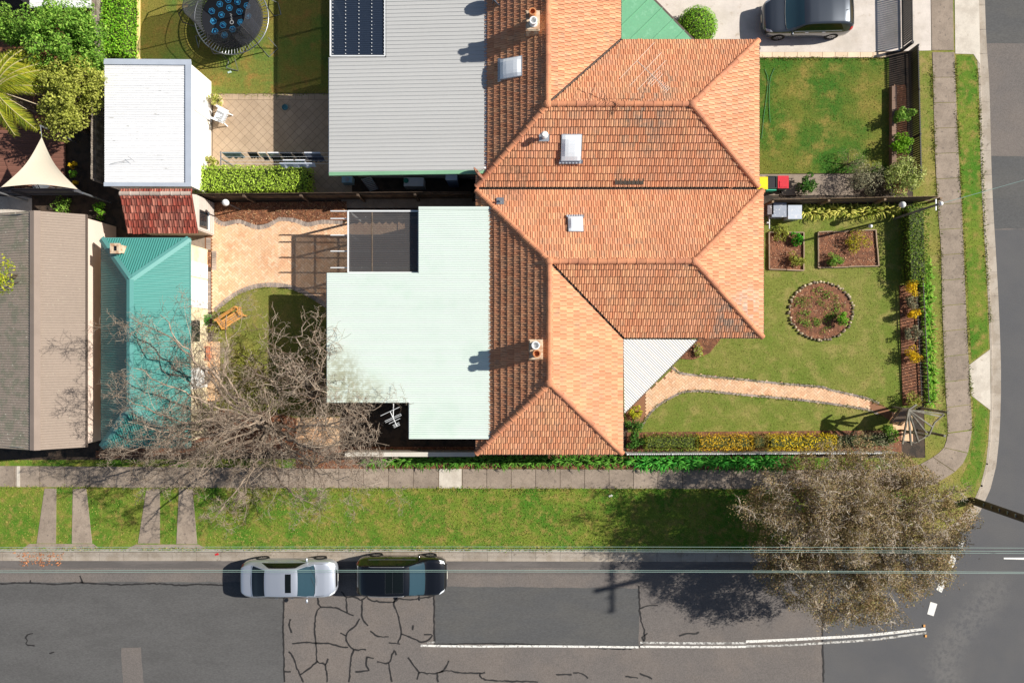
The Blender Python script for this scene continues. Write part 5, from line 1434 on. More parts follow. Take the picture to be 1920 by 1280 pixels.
def frond(tip, sag, m, n=46, ll=0.55):
    tip = Vector(tip); d = tip - pc
    P = [pc + d * t + Vector((0, 0, 0.5 * math.sin(t * math.pi) * d.length * 0.3 - sag * t * t)) for t in [i / n for i in range(n + 1)]]
    V, F, T = [], [], []
    for i in range(4, n + 1):
        t = i / n; tan = (P[i] - P[i - 1]).normalized(); sd = tan.cross(Vector((0, 0, 1))).normalized()
        for s in (-1, 1):
            for _ in range(2):
                l = ll * (0.35 + 0.65 * math.sin(math.pi * min(1, t * 0.9 + 0.1))) * rng.uniform(0.8, 1.15)
                e = P[i] + sd * s * l * 0.75 + tan * l * rng.uniform(0.5, 0.8) + Vector((0, 0, -l * rng.uniform(0.1, 0.5)))
                w = tan * 0.022
                k = len(V); V += [tuple(P[i] - w), tuple(P[i] + w), tuple(e)]; F.append((k, k + 1, k + 2)); T.append(rng.random())
    o = np_obj('frond', V, F, m, pt, tint=T)
    MB().tube(P[::3] + [P[-1]], 0.02, 5).build('frond_stem', mat('frond_stem', C(170, 160, 110)), o)
for x, y, h, s in ((55, 120, 3.0, .5), (80, 135, 2.8, .6), (60, 98, 3.1, .4), (30, 100, 3.2, .4), (85, 112, 2.9, .5), (62, 240, 2.4, .5), (40, 235, 2.5, .6), (-60, 120, 3, .5), (-50, 220, 2.8, .5), (-20, 80, 3.2, .5), (20, 250, 2.5, .6), (95, 125, 2.8, .5), (70, 150, 2.7, .6), (45, 85, 3.1, .4), (90, 160, 2.5, .6), (15, 92, 3.2, .4)): frond(g(x, y, h), s * 0.5, L_palm)
dead = MB()
for tip in ((80, 178, 2.2), (115, 212, 1.8), (50, 205, 2.0)):
    e = g(*tip); dead.tube([pc, (pc + e) / 2 + Vector((0, 0, .15)), e], [0.03, 0.02, 0.012], 5)
dead.build('dry_stem', mat('dry_frond', C(196, 180, 150)), pt)
fl = MB()
shrub('flowering_plant', 'orange flower cluster under the palm fronds', 56, 176, 0.28, 1.6, leafmat('leaf_orange', C(226, 150, 20), C(238, 176, 50)), 6, 70, 0.09, 'plant')
hedge('tall_hedge', 'tall green hedge strip between the timber fence and the trampoline lawn', [(217, -200), (261, -200), (259, 118), (217, 118)], 1.3, leafmat('leaf_vivid', C(96, 150, 32), C(138, 176, 56)), 190, 0.1)
MB().prism(wp([(259, -200), (264, -200), (263, 118), (258, 118)]), -0.05, 0.1).top('lawn_edging', mat('yellow_edging', C(230, 206, 140), fine=0.15), 'pale yellow edging strip between the tall hedge and the trampoline lawn', 'edging')
hedge('box_hedge', 'clipped bright green hedge between the clothes line and the boundary fence', [(376, 322), (590, 322), (590, 368), (376, 368)], 1.25, L_hedge, 230, 0.085)
bc = g(1301, 60); bs = thing('ball_shrub', 'round clipped green ball shrub on the concrete driveway', 'shrub', bc)
MB().ball((bc.x, bc.y, 0.62), 0.86, 0.86, 0.6, 20, 10).build('branches', L_core, bs)
foliage(bs, [((bc.x, bc.y, 0.66), (0.98, 0.98, 0.72))], 6500, 0.075, leafmat('leaf_ball', C(96, 144, 34), C(134, 172, 52)), tilt=0.5)
# potted shrubs by the garage
for (x, y, lab) in ((412, 193, 'potted shrub next to the upper side of the white plastic chair'), (402, 308, 'potted shrub at the left end of the clothes line')):
    pot = shrub('potted_shrub', lab, x, y, 0.38, 0.95, L_olive, 9, 60, 0.08, 'potted plant')
    c = g(x, y); MB().lathe((c.x, c.y, 0.02), [(0.2, 0), (0.27, 0.35), (0.29, 0.38), (0.25, 0.38)], 14).build('pot', mat('cream_pot', C(222, 200, 160), fine=0.1), pot)
# neighbour's front garden
shrub('shrub', 'dark green bush at the upper end of the bed behind the black fence', 1683, 225, 0.55, 1.1, L_green, 14, 90, 0.09)
shrub('shrub', 'bright green bush in the middle of the bed behind the black fence', 1680, 275, 0.6, 1.1, leafmat('leaf_lime', C(96, 142, 26), C(124, 164, 44)), 16, 90, 0.09)
shrub('shrub', 'large variegated light green bush at the lower end of the black fence', 1678, 340, 1.05, 1.5, leafmat('leaf_varieg', C(140, 154, 78), C(170, 176, 110)), 26, 120, 0.1)
shrub('shrub', 'wispy grey shrub beside the variegated bush on the fence line', 1610, 338, 1.0, 1.3, L_grey, 22, 120, 0.06)
shrub('shrub', 'sparse grey twiggy shrub overhanging the neighbouring lawn', 1588, 308, 0.8, 1.0, leafmat('leaf_grey2', C(132, 126, 92), C(112, 108, 76)), 14, 60, 0.05)
shrub('shrub', 'low dark green bush right of the red bin', 1508, 345, 0.6, 0.8, L_dkgreen, 14, 70, 0.1)
# front garden of the corner house
strappy('clivia_row', 'row of strappy green and yellow leaved plants along the brown paling fence', [(1508 + k * 12.5, 397 + 3 * math.sin(k)) for k in range(14)], 0.5, leafmat('leaf_strap', C(110, 120, 40), C(196, 190, 96), tint=0.35), 26, 0.028)
hedge('front_hedge', 'tall dark green hedge at the top of the front boundary', [(1685, 392), (1722, 388), (1726, 530), (1690, 532)], 0.85, leafmat('leaf_fronth', C(84, 112, 36), C(118, 134, 50)), 170, 0.085)
for i, (y, m_, lab, r, hh) in enumerate(((543, L_yellow, 'yellow flowering shrub just below the tall front hedge', 0.5, 0.9), (588, L_yellow, 'small yellow flowering shrub in the middle of the front picket fence', 0.36, 0.9), (664, L_yellow, 'yellow flowering shrub nearest the gate on the front boundary', 0.48, 0.95),
                                    (568, L_grey, 'grey leafless shrub between the upper two yellow shrubs', 0.4, 0.7), (625, L_grey, 'grey leafless shrub between the lower two yellow shrubs', 0.5, 0.7), (748, L_olive, 'olive shrub beside the gate arbour', 0.5, 0.8))):
    shrub('flowering_shrub' if m_ is L_yellow else 'shrub', lab, 1702, y, r, hh, m_, 12, 80, 0.07)
strappy('border_plants', 'bright green strappy border along the outside of the front picket fence', [(1733 + k * 0.55, 500 + k * 12) for k in range(22)], 0.42, L_bright, 22, 0.025)
hedge('low_hedge', 'green end of the clipped hedge near the veranda', [(1205, 813), (1303, 813), (1303, 840), (1205, 840)], 0.75, leafmat('leaf_h1', C(98, 116, 42), C(130, 138, 54)), 200, 0.07)
hedge('low_hedge', 'yellow flowering middle stretch of the clipped hedge along the street fence', [(1304, 813), (1404, 813), (1404, 840), (1304, 840)], 0.72, leafmat('leaf_h2', C(206, 168, 40), C(150, 130, 52)), 200, 0.07)
hedge('low_hedge', 'olive brown stretch of the clipped hedge along the street fence', [(1405, 813), (1432, 813), (1432, 840), (1405, 840)], 0.68, leafmat('leaf_h3', C(118, 108, 60), C(136, 122, 62)), 200, 0.07)
hedge('low_hedge', 'bright yellow end of the clipped hedge towards the gate', [(1433, 813), (1556, 812), (1556, 839), (1433, 840)], 0.74, leafmat('leaf_h4', C(226, 184, 36), C(170, 150, 48)), 200, 0.07)
hedge('low_hedge', 'grey twiggy hedge end beneath the street tree', [(1557, 812), (1662, 808), (1662, 838), (1557, 839)], 0.7, L_grey, 150, 0.06)
shrub('shrub', 'dark green shrub at the house corner beside the front path', 1186, 800, 0.55, 0.9, L_dkgreen, 12, 70, 0.09)
shrub('shrub', 'yellow green shrub at the lower tip of the veranda', 1192, 772, 0.42, 0.7, leafmat('leaf_yg', C(176, 172, 40), C(134, 146, 50)), 10, 70, 0.08)
shrub('shrub', 'dark shrub at the end of the clipped hedge against the house wall', 1188, 828, 0.5, 0.9, L_dkgreen, 12, 70, 0.09)
shrub('shrub', 'dark green shrub next to the gate arbour', 1660, 812, 0.5, 0.9, L_green, 10, 80, 0.1)
strappy('agapanthus_row', 'dark green strappy plants along the street path below the house', [(690 + k * 13, 862 + 2.5 * math.sin(k * 1.7)) for k in range(38)], 0.5, leafmat('leaf_aga', C(64, 110, 34), C(96, 140, 50)), 24, 0.024)
strappy('agapanthus_row', 'vivid green strappy plants along the white picket fence', [(1190 + k * 12, 864 + 2.5 * math.sin(k * 1.7)) for k in range(25)], 0.55, leafmat('leaf_aga2', C(50, 122, 40), C(84, 152, 56)), 28, 0.026)
# back yard
shrub('shrub', 'bright green tufted shrub left of the garden bench', 392, 600, 0.42, 0.7, leafmat('leaf_tuft', C(62, 130, 44), C(92, 152, 60)), 12, 90, 0.08)
shrub('shrub', 'dull green shrub between the terrace and the garden bench', 404, 622, 0.4, 0.5, L_olive, 8, 50, 0.07)
shrub('shrub', 'green yellow shrub at the lower end of the terracotta terrace', 384, 768, 0.5, 0.9, leafmat('leaf_gy', C(100, 140, 30), C(180, 180, 44)), 12, 90, 0.09)
for k, (x, y, r, lab) in enumerate(((468, 672, 0.75, 'straggly olive shrub on the upper part of the back lawn bed'), (492, 705, 0.7, 'reddish brown straggly shrub against the curly tree'), (462, 735, 0.8, 'straggly green shrub in the middle of the back garden'), (520, 755, 0.7, 'low olive ground cover under the curly tree'), (405, 845, 0.9, 'dull green shrub under the bare tree near the street'), (590, 850, 0.8, 'brown leafy shrub under the bare tree by the garden path'))):
    shrub('shrub', lab, x, y, r, 0.8, [L_olive, L_brown, L_olive, L_olive, L_olive, L_brown][k], 12, 55, 0.06)
shrub('shrub', 'leafy green plant at the left end of the red tiled shed', 188, 396, 0.5, 0.6, L_bright, 10, 50, 0.1)
shrub('shrub', 'green ground plant behind the taupe building', 120, 388, 0.6, 0.4, L_green, 10, 50, 0.09)
for k, (x, y, c_, lab) in enumerate(((146, 314, L_yellow, 'yellow leafed potted plant under the shade sail corner'), (147, 331, L_bright, 'lime green plant between two yellow plants by the sail'), (148, 347, L_yellow, 'yellow plant nearest the rear fence by the sail'))):
    shrub('sail_plant', lab, x, y, 0.22, 0.7, c_, 5, 40, 0.13, 'plant')

# ------------------------------------------------------------------ garden beds
def chips(name, poly, n, parent, z=0.03, m=M_chip, size=0.06):
    Q = sample(poly, n)
    P = np.concatenate([Q, nrg.uniform(z, z + 0.03, (len(Q), 1))], 1)
    V, F = leaves(P, None, size, 0.4, 0.35)
    o = np_obj(name, V, F, m, parent, tint=nrg.random(len(P))); o['kind'] = 'stuff'; return o
def bed(label, poly_px, sl=None, n=500, name='garden_bed'):
    P = wp(poly_px); c = (sum(p[0] for p in P) / len(P), sum(p[1] for p in P) / len(P), 0)
    t = thing(name, label, 'garden bed', c)
    MB().prism(P, -0.05, 0.03).build('mulch', M_mulch, t)
    chips('bark_chips', P, n, t)
    if sl:
        for a, b in sl:
            A, B = g(*a), g(*b); L = (B - A).length; k = max(1, int(L / 0.6))
            for i in range(k):
                p, q = A + (B - A) * (i / k + 0.004), A + (B - A) * ((i + 1) / k - 0.004)
                bb = MB(); bb.cur = rng.random(); off = Vector((rng.uniform(-.015, .015), rng.uniform(-.015, .015), 0.06 + rng.uniform(-.01, .01)))
                bb.beam(p + off, q + off, 0.055, 0.1); bb.build('edging_timber', M_sleeper, t)
    return t
bed('rectangular mulch bed beside the house wall in the front lawn', [(1441, 437), (1506, 437), (1506, 506), (1441, 504)], [((1441, 436), (1441, 505)), ((1441, 505), (1506, 507)), ((1506, 436), (1506, 507)), ((1441, 436), (1506, 436))], 700)
bed('rectangular mulch bed nearest the front hedge in the front lawn', [(1534, 436), (1640, 432), (1645, 498), (1534, 502)], [((1533, 436), (1533, 502)), ((1533, 502), (1646, 499)), ((1641, 431), (1646, 499)), ((1533, 436), (1641, 431))], 1000)
ring = [(1539 + 58 * math.cos(k * math.pi / 24), 583 + 52 * math.sin(k * math.pi / 24)) for k in range(48)]
rb_ = bed('round mulch bed ringed with stones in the front lawn', ring, None, 1100, 'round_garden_bed')
for k in range(60):
    a = (k + rng.uniform(-.3, .3)) * 2 * math.pi / 60; rj = rng.uniform(.975, 1.025); p = g(1539 + 60 * rj * math.cos(a), 583 + 54 * rj * math.sin(a))
    bb = MB(); bb.cur = rng.random(); bb.ball((p.x, p.y, 0.05), rng.uniform(.06, .1), rng.uniform(.05, .085), rng.uniform(.05, .08), 7, 4)
    M_ = None
    bb.build('edging_stone', M_stone, rb_)
bed('mulch bed along the dark paling fence above the patio', [(396, 380), (650, 378), (650, 414), (605, 412), (577, 417), (552, 409), (524, 407), (502, 419), (480, 422), (449, 411), (418, 416), (398, 402)], None, 1500)
bed('narrow mulch strip behind the front picket fence', [(1686, 535), (1718, 535), (1728, 760), (1692, 760)], None, 600)
bed('brown mulch bed behind the black metal fence', [(1676, 160), (1698, 160), (1702, 362), (1676, 362)], None, 300)
bed('leafy soil bed under the bare tree', [(415, 765), (450, 778), (500, 770), (556, 784), (556, 845), (180, 858), (180, 845), (360, 835), (400, 790)], None, 2200)
bed('mulch bed below the garden path by the street wall', [(556, 837), (890, 837), (890, 878), (556, 878)], None, 900)
bed('mulch strip beneath the strappy plants by the white picket fence', [(893, 852), (1492, 852), (1492, 880), (893, 878)], None, 600)
bed('curved little bed at the corner of the veranda', [(1275, 672), (1300, 674), (1330, 662), (1352, 634), (1310, 634)], None, 120)
bed('small square bed beside the cottage wall', [(384, 472), (396, 472), (396, 501), (384, 501)], None, 80)
bed('narrow hedge bed along the street fence', [(1175, 810), (1690, 806), (1690, 850), (1175, 850)], None, 500)
bed('dark soil bed around the deck and the palm', [(-200, 20), (182, 20), (182, 244), (-200, 244)], None, 300)
for (x, y, r, h_, m_, lab) in ((1491, 449, 0.3, 0.5, leafmat('leaf_em', C(54, 134, 30), C(90, 160, 44)), 'emerald round shrub at the top of the bed beside the house'), (1491, 487, 0.4, 0.5, L_olive, 'straggly olive shrub at the bottom of the bed beside the house'), (1561, 488, 0.38, 0.55, L_green, 'dark green shrub at the lower edge of the bed nearest the hedge'), (1602, 455, 0.55, 0.6, leafmat('leaf_gold', C(164, 154, 40), C(132, 134, 44)), 'golden spreading shrub in the bed nearest the hedge'), (1573, 598, 0.32, 0.6, L_bright, 'bright leafy shrub on the right of the round bed'),
                               (1462, 436, 0.4, 0.35, L_olive, 'low olive plant at the top left of the bed beside the house')):
    shrub('bed_shrub', lab, x, y, r * 1.2, h_, m_, 12, 80, 0.07)
gc = []
for k in range(80):
    a = rng.uniform(0, 6.28); r_ = rng.uniform(0.3, 0.9)
    gc.append((1539 + 54 * r_ * math.cos(a) - 6, 583 + 48 * r_ * math.sin(a)))
gpts = [(p, 0) for p in gc]
gt_ = thing('ground_cover', 'low green seedlings scattered over the round bed', 'ground cover', g(1530, 583)); gt_['kind'] = 'stuff'
foliage(gt_, [((g(x, y).x, g(x, y).y, 0.09), (0.16, 0.16, 0.07)) for (x, y) in gc], 26, 0.06, L_green, 'leaves')
shrub('small_shrub', 'small shrub with yellow flowers in the curved bed by the veranda', 1305, 655, 0.4, 0.4, leafmat('leaf_ver', C(150, 160, 40), C(170, 170, 120)), 8, 50, 0.07)
tufts('fallen_twigs', sample(wp([(395, 382), (650, 380), (650, 412), (395, 412)]), 500), mat('dry_grass', C(150, 120, 84), tint=0.4), 0.16, 0.012, z=0.03)
lt = sample(wp([(25, 1033), (120, 1035), (110, 1062), (35, 1060)]), 260)
o = tufts('leaf_litter', lt, mat('orange_leaves', C(186, 122, 80), tint=0.4), 0.03, 0.03, z=-0.1, lean=2.5)
# ------------------------------------------------------------------ vehicles
M_tyre = mat('tyre', C(28, 28, 28), rough=0.9)
M_rim = mat('alloy_rim', C(186, 188, 192), rough=0.3, metal=0.8, fine=0.0, var=0.0)
M_cglass = mat('car_glass', C(44, 68, 78), rough=0.04, var=0.0, fine=0.0, spec=0.9)
M_cglass2 = mat('car_glass_tinted', C(14, 18, 16), rough=0.05, var=0.0, fine=0.0, spec=0.7)
M_trim = mat('black_trim', C(22, 22, 24), rough=0.45, fine=0.0)
M_lamp = mat('headlamp', C(214, 220, 226), rough=0.1, fine=0.0, spec=0.8)
M_tail = mat('tail_lamp', C(190, 30, 36), rough=0.2, fine=0.0)
M_plate = mat('number_plate', C(224, 222, 206), fine=0.05)
def paint(name, c, metal=0.5, rough=0.32): return mat(name, c, rough=rough, metal=metal, var=0.0, fine=0.02, fscale=120, coat=1.0, spec=0.5)
P_silver = paint('paint_silver', C(196, 202, 212), 0.6, 0.35)
P_black = paint('paint_black', C(14, 15, 18), 0.2, 0.2)
P_grey = paint('paint_graphite', C(84, 90, 98), 0.6, 0.32)
# station: x/L, half width factor, sill z, belt z, rail half-width factor, rail z, top z
SEDAN = [(-.5, .58, .38, .62, .50, .80, .83), (-.495, .70, .34, .68, .58, .88, .91), (-.48, .82, .30, .75, .66, .95, .98), (-.45, .91, .25, .83, .74, .99, 1.02), (-.40, .97, .22, .87, .80, 1.01, 1.04), (-.365, .985, .22, .89, .80, 1.03, 1.06), (-.28, 1, .22, .90, .75, 1.21, 1.25), (-.20, 1, .22, .91, .70, 1.36, 1.41), (-.05, 1, .22, .91, .70, 1.41, 1.46),
         (.06, 1, .22, .91, .70, 1.40, 1.45), (.12, 1, .22, .91, .71, 1.34, 1.39), (.21, 1, .22, .91, .78, 1.15, 1.19), (.285, .99, .22, .90, .84, 1.0, 1.03), (.31, .985, .22, .89, .84, .97, 1.0), (.38, .97, .22, .86, .82, .92, .95), (.43, .92, .24, .80, .75, .85, .88), (.47, .82, .27, .70, .65, .76, .79), (.49, .68, .31, .60, .52, .66, .69), (.5, .52, .36, .52, .4, .56, .58)]
SUV = [(-.5, .66, .44, .85, .56, 1.0, 1.03), (-.494, .78, .38, .90, .64, 1.08, 1.12), (-.475, .88, .32, .96, .70, 1.22, 1.27), (-.45, .94, .28, .99, .73, 1.36, 1.41), (-.41, .98, .26, 1.0, .74, 1.48, 1.53), (-.36, .99, .25, 1.0, .75, 1.54, 1.6), (-.2, 1, .25, 1.0, .76, 1.59, 1.65), (-.05, 1, .25, 1.0, .76, 1.58, 1.64), (.05, 1, .25, 1.0, .75, 1.54, 1.6),
       (.10, 1, .25, 1.0, .76, 1.46, 1.5), (.19, 1, .25, 1.0, .81, 1.25, 1.29), (.265, .99, .25, .99, .86, 1.09, 1.12), (.295, .985, .25, .98, .86, 1.05, 1.08), (.37, .97, .25, .95, .83, 1.0, 1.03), (.43, .92, .27, .88, .76, .93, .96), (.47, .82, .30, .78, .66, .84, .87), (.49, .70, .34, .68, .55, .74, .77), (.5, .56, .4, .60, .44, .64, .66)]
HATCH = [(-.5, .66, .42, .80, .56, .92, .95), (-.494, .78, .36, .85, .62, 1.0, 1.04), (-.475, .88, .30, .91, .68, 1.12, 1.17), (-.45, .94, .26, .94, .71, 1.24, 1.29), (-.40, .98, .23, .95, .72, 1.37, 1.42), (-.35, .99, .22, .95, .72, 1.42, 1.47), (-.2, 1, .22, .95, .73, 1.47, 1.52), (-.05, 1, .22, .95, .73, 1.46, 1.51), (.04, 1, .22, .95, .73, 1.42, 1.47),
         (.09, 1, .22, .95, .75, 1.34, 1.38), (.18, 1, .22, .95, .80, 1.14, 1.18), (.27, .99, .22, .94, .86, 1.0, 1.03), (.295, .985, .22, .93, .86, .97, 1.0), (.37, .97, .22, .90, .83, .93, .96), (.43, .92, .24, .83, .76, .86, .89), (.47, .82, .27, .73, .65, .77, .80), (.49, .68, .31, .64, .53, .69, .72), (.5, .54, .36, .56, .42, .60, .62)]
def make_car(name, label, loc, rotz, L, W, st, pm, marks):
    t = thing(name, label, 'car', loc, None, rotz, local=True)
    hw = W / 2
    S_ = np.array(st); xs = S_[:, 0]
    def station(x):
        x = min(max(x, xs[0]), xs[-1])
        i = int(np.clip(np.searchsorted(xs, x) - 1, 0, len(xs) - 2))
        f = (x - xs[i]) / (xs[i + 1] - xs[i])
        p0, p1, p2, p3 = S_[max(i - 1, 0)], S_[i], S_[i + 1], S_[min(i + 2, len(xs) - 1)]
        lin_ = p1 + (p2 - p1) * f
        cat = 0.5 * (2 * p1 + (p2 - p0) * f + (2 * p0 - 5 * p1 + 4 * p2 - p3) * f * f + (3 * p1 - p0 - 3 * p2 + p3) * f ** 3)
        return lin_ * 0.4 + cat * 0.6
    def section(x):
        _, w, zs, zb, wr, zr, zt = station(x)
        zm = zs + (zb - zs) * 0.5
        return np.array([(w * .90, zs), (w * .975, zs + .05), (w, zm), (w * .985, zb - .06), (w * .955, zb), (w * .955 + (wr - w * .955) * .5, zb + (zr - zb) * .55), (wr, zr), (wr * .86, zr + (zt - zr) * .42), (wr * .5, zr + (zt - zr) * .82), (0, zt)]) * np.array([hw, 1])
    NP = 10
    def surf(x, tt):
        """tt in [-9, 9]: 0 = roof centre, +-9 = sill"""
        s = section(x); a = 9 - abs(tt); i = int(min(a, NP - 2)); f = a - i
        y, z = s[i] + (s[i + 1] - s[i]) * f
        return Vector((x * L, y * (1 if tt >= 0 else -1), z))
    def normal(x, tt):
        e = 0.004; f = 0.15
        a = surf(x + e, tt) - surf(x - e, tt); b = surf(x, tt + f) - surf(x, tt - f)
        n = a.cross(b); n.normalize()
        return n
    b = MB(); NX = 72; rows = []
    for i in range(NX + 1):
        x = -.5 + i / NX
        rows.append([surf(x, -9 + k * 0.5) for k in range(37)])
    n0 = len(b.v)
    for r in rows: b.v.extend([tuple(p) for p in r])
    for i in range(NX):
        for k in range(36):
            a = i * 37 + k; b.f.append((a, a + 37, a + 38, a + 1)); b.t.append(0)
    b.f.append(tuple(range(0, 37))); b.t.append(0)
    b.f.append(tuple(range(NX * 37, NX * 37 + 37))[::-1]); b.t.append(0)
    body = b.build('body', pm, t, smooth=True)
    def patch(name, q, m, parent=t, off=0.006, n=(10, 10), bow=(0.0, 0.0)):
        """q: four (x, tt) corners bilinear"""
        bb = MB(); G_ = []
        for i in range(n[0] + 1):
            row = []
            for j in range(n[1] + 1):
                u, v = i / n[0], j / n[1]
                x = (q[0][0] * (1 - u) + q[1][0] * u) * (1 - v) + (q[3][0] * (1 - u) + q[2][0] * u) * v
                tt = (q[0][1] * (1 - u) + q[1][1] * u) * (1 - v) + (q[3][1] * (1 - u) + q[2][1] * u) * v
                x += (bow[0] * (1 - v) + bow[1] * v) * (1 - (tt / 3.2) ** 2)
                p = surf(x, tt); nn = normal(x, tt)
                if nn.dot(p - Vector((x * L, 0, 0.6))) < 0: nn = -nn
                row.append(p + nn * off)
            G_.append(row)
        base = len(bb.v)
        for r in G_: bb.v.extend([tuple(p) for p in r])
        for i in range(n[0]):
            for j in range(n[1]):
                a = base + i * (n[1] + 1) + j; bb.f.append((a, a + n[1] + 1, a + n[1] + 2, a + 1)); bb.t.append(0)
        return bb.build(name, m, parent, smooth=True)
    marks(patch, surf, t, body, L, hw)
    for sx in (-.30, .305):
        for sy in (-1, 1):
            c = Vector((sx * L, sy * (hw - .10), 0.33)); n = 20
            bb = MB(); prof = [(.20, -.10), (.31, -.11), (.33, -.07), (.33, .07), (.31, .11), (.20, .10)]
            for r, o in prof:
                for k in range(n):
                    a = 2 * math.pi * k / n; bb.v.append((c.x + math.cos(a) * r, c.y + o, c.z + math.sin(a) * r))
            for i in range(len(prof) - 1):
                for k in range(n):
                    a = i * n + k; d = i * n + (k + 1) % n; bb.f.append((a, d, d + n, a + n)); bb.t.append(0)
            w = bb.build('wheel', M_tyre, t)
            rb = MB()
            for k in range(10):
                a0, a1 = 2 * math.pi * k / 10, 2 * math.pi * (k + .6) / 10; yo = c.y + sy * .095
                rb.poly([(c.x + math.cos(a) * r, yo, c.z + math.sin(a) * r) for a, r in ((a0, .04), (a0, .21), (a1, .21), (a1, .04))])
            rb.build('rim', M_rim, w)
    for sy in (-1, 1):
        m_ = MB().ball((.2 * L, sy * (hw + .08), .98), .06, .11, .07, 10, 6).build('mirror', pm, t, smooth=True)
    return t
def lines(surf, pts, r, parent, m, name):
    MB().tube([surf(x, tt) + Vector((0, 0, 0.004)) for x, tt in pts], r, 5).build(name, m, parent)
def m_sedan(patch, surf, t, body, L, hw):
    patch('windscreen', [(.268, -3.3), (.268, 3.3), (.118, 2.75), (.118, -2.75)], M_cglass, bow=(.022, .012))
    patch('rear_window', [(-.348, -3.1), (-.348, 3.1), (-.205, 2.7), (-.205, -2.7)], M_cglass2, bow=(-.014, -.008))
    for s in (-1, 1):
        patch('side_window', [(-.27, 4.75 * s), (.20, 4.75 * s), (.10, 3.35 * s), (-.17, 3.35 * s)], M_cglass2, n=(14, 5))
        patch('headlight', [(.41, 5.4 * s), (.47, 5.4 * s), (.482, 3.4 * s), (.44, 3.4 * s)], M_lamp)
        patch('tail_light', [(-.485, 5.2 * s), (-.46, 5.2 * s), (-.46, 3.6 * s), (-.485, 3.6 * s)], M_tail)
        lines(surf, [(.29, 3.1 * s), (.36, 3.1 * s), (.44, 3.0 * s)], .006, body, M_trim, 'bonnet_line')
        lines(surf, [(x, 5.2 * s) for x in (-.2, -.1, 0, .1, .16)], .008, body, M_trim, 'window_trim')
        for x in (-.12, .04): MB().box((x * L, s * (hw + .005), .86), (.16, .02, .02)).build('door_handle', M_rim, body)
    patch('sunroof', [(.005, -1.55), (.005, 1.55), (.065, 1.55), (.065, -1.55)], M_cglass2, off=.005)
    lines(surf, [(.27, -3.3), (.284, -1.8), (.291, 0), (.284, 1.8), (.27, 3.3)], .012, body, M_trim, 'wiper_cowl')
    lines(surf, [(.295, -3.1), (.306, 0), (.295, 3.1)], .005, body, M_trim, 'bonnet_line')
    lines(surf, [(-.365, -3), (-.378, 0), (-.365, 3)], .006, body, M_trim, 'boot_line')
    for y in (-.3, .15): MB().tube([Vector((.283 * L, y, 1.035)), Vector((.25 * L, y + .5, 1.12))], .008, 4).build('wiper', M_trim, t)
    patch('grille', [(.484, -2.2), (.484, 2.2), (.497, 2.2), (.497, -2.2)], M_trim)
    MB().box((.5 * L + .005, 0, .48), (.01, .37, .11)).build('number_plate', M_plate, t)
    MB().box((-.5 * L - .005, 0, .66), (.01, .37, .11)).build('number_plate', M_plate, t)
def m_suv(patch, surf, t, body, L, hw):
    patch('windscreen', [(.25, -3.3), (.25, 3.3), (.10, 2.8), (.10, -2.8)], M_cglass, bow=(.02, .01))
    patch('rear_window', [(-.465, -3.0), (-.465, 3.0), (-.415, 2.7), (-.415, -2.7)], M_cglass2)
    for s in (-1, 1):
        patch('side_window', [(-.38, 4.75 * s), (.19, 4.75 * s), (.08, 3.35 * s), (-.32, 3.35 * s)], M_cglass2, n=(14, 5))
        patch('headlight', [(.41, 5.4 * s), (.465, 5.4 * s), (.48, 3.4 * s), (.44, 3.4 * s)], M_lamp)
        patch('tail_light', [(-.488, 5.2 * s), (-.46, 5.2 * s), (-.46, 3.7 * s), (-.488, 3.7 * s)], M_tail)
        MB().tube([surf(x, 3.0 * s) + Vector((0, 0, .05 if 0 < i < 6 else 0)) for i, x in enumerate((-.33, -.31, -.2, -.1, 0, .035, .05))], .018, 6).build('roof_rail', M_rim, t)
        lines(surf, [(x, 5.0 * s) for x in (-.36, -.2, -.1, 0, .1, .16)], .009, body, M_rim, 'window_trim')
        for x in (-.16, .03): MB().box((x * L, s * (hw + .005), .95), (.16, .02, .02)).build('door_handle', M_trim, body)
    patch('sunroof', [(-.15, -1.8), (-.15, 1.8), (.045, 1.8), (.045, -1.8)], M_cglass2, off=.005)
    fr_ = [(-.15, -1.8), (-.15, 1.8), (.045, 1.8), (.045, -1.8), (-.15, -1.8)]
    for a, b in zip(fr_[:-1], fr_[1:]): lines(surf, [(a[0] + (b[0] - a[0]) * k / 6, a[1] + (b[1] - a[1]) * k / 6) for k in range(7)], .005, body, mat('dark_chrome', C(92, 94, 98), rough=.3, metal=.6), 'sunroof_trim')
    lines(surf, [(-.07, -1.8 + .6 * k) for k in range(7)], .005, body, _mats['dark_chrome'], 'sunroof_trim')
    lines(surf, [(.255, -3.2), (.268, -1.6), (.273, 0), (.268, 1.6), (.255, 3.2)], .012, body, M_trim, 'wiper_cowl')
    patch('grille', [(.484, -2.2), (.484, 2.2), (.497, 2.2), (.497, -2.2)], M_trim)
    MB().tube([surf(.499, k) for k in (-5, -3, -1.5, 0, 1.5, 3, 5)], .012, 5).build('chrome_strip', M_rim, t)
    MB().box((.5 * L + .005, 0, .52), (.01, .37, .11)).build('number_plate', M_plate, t)
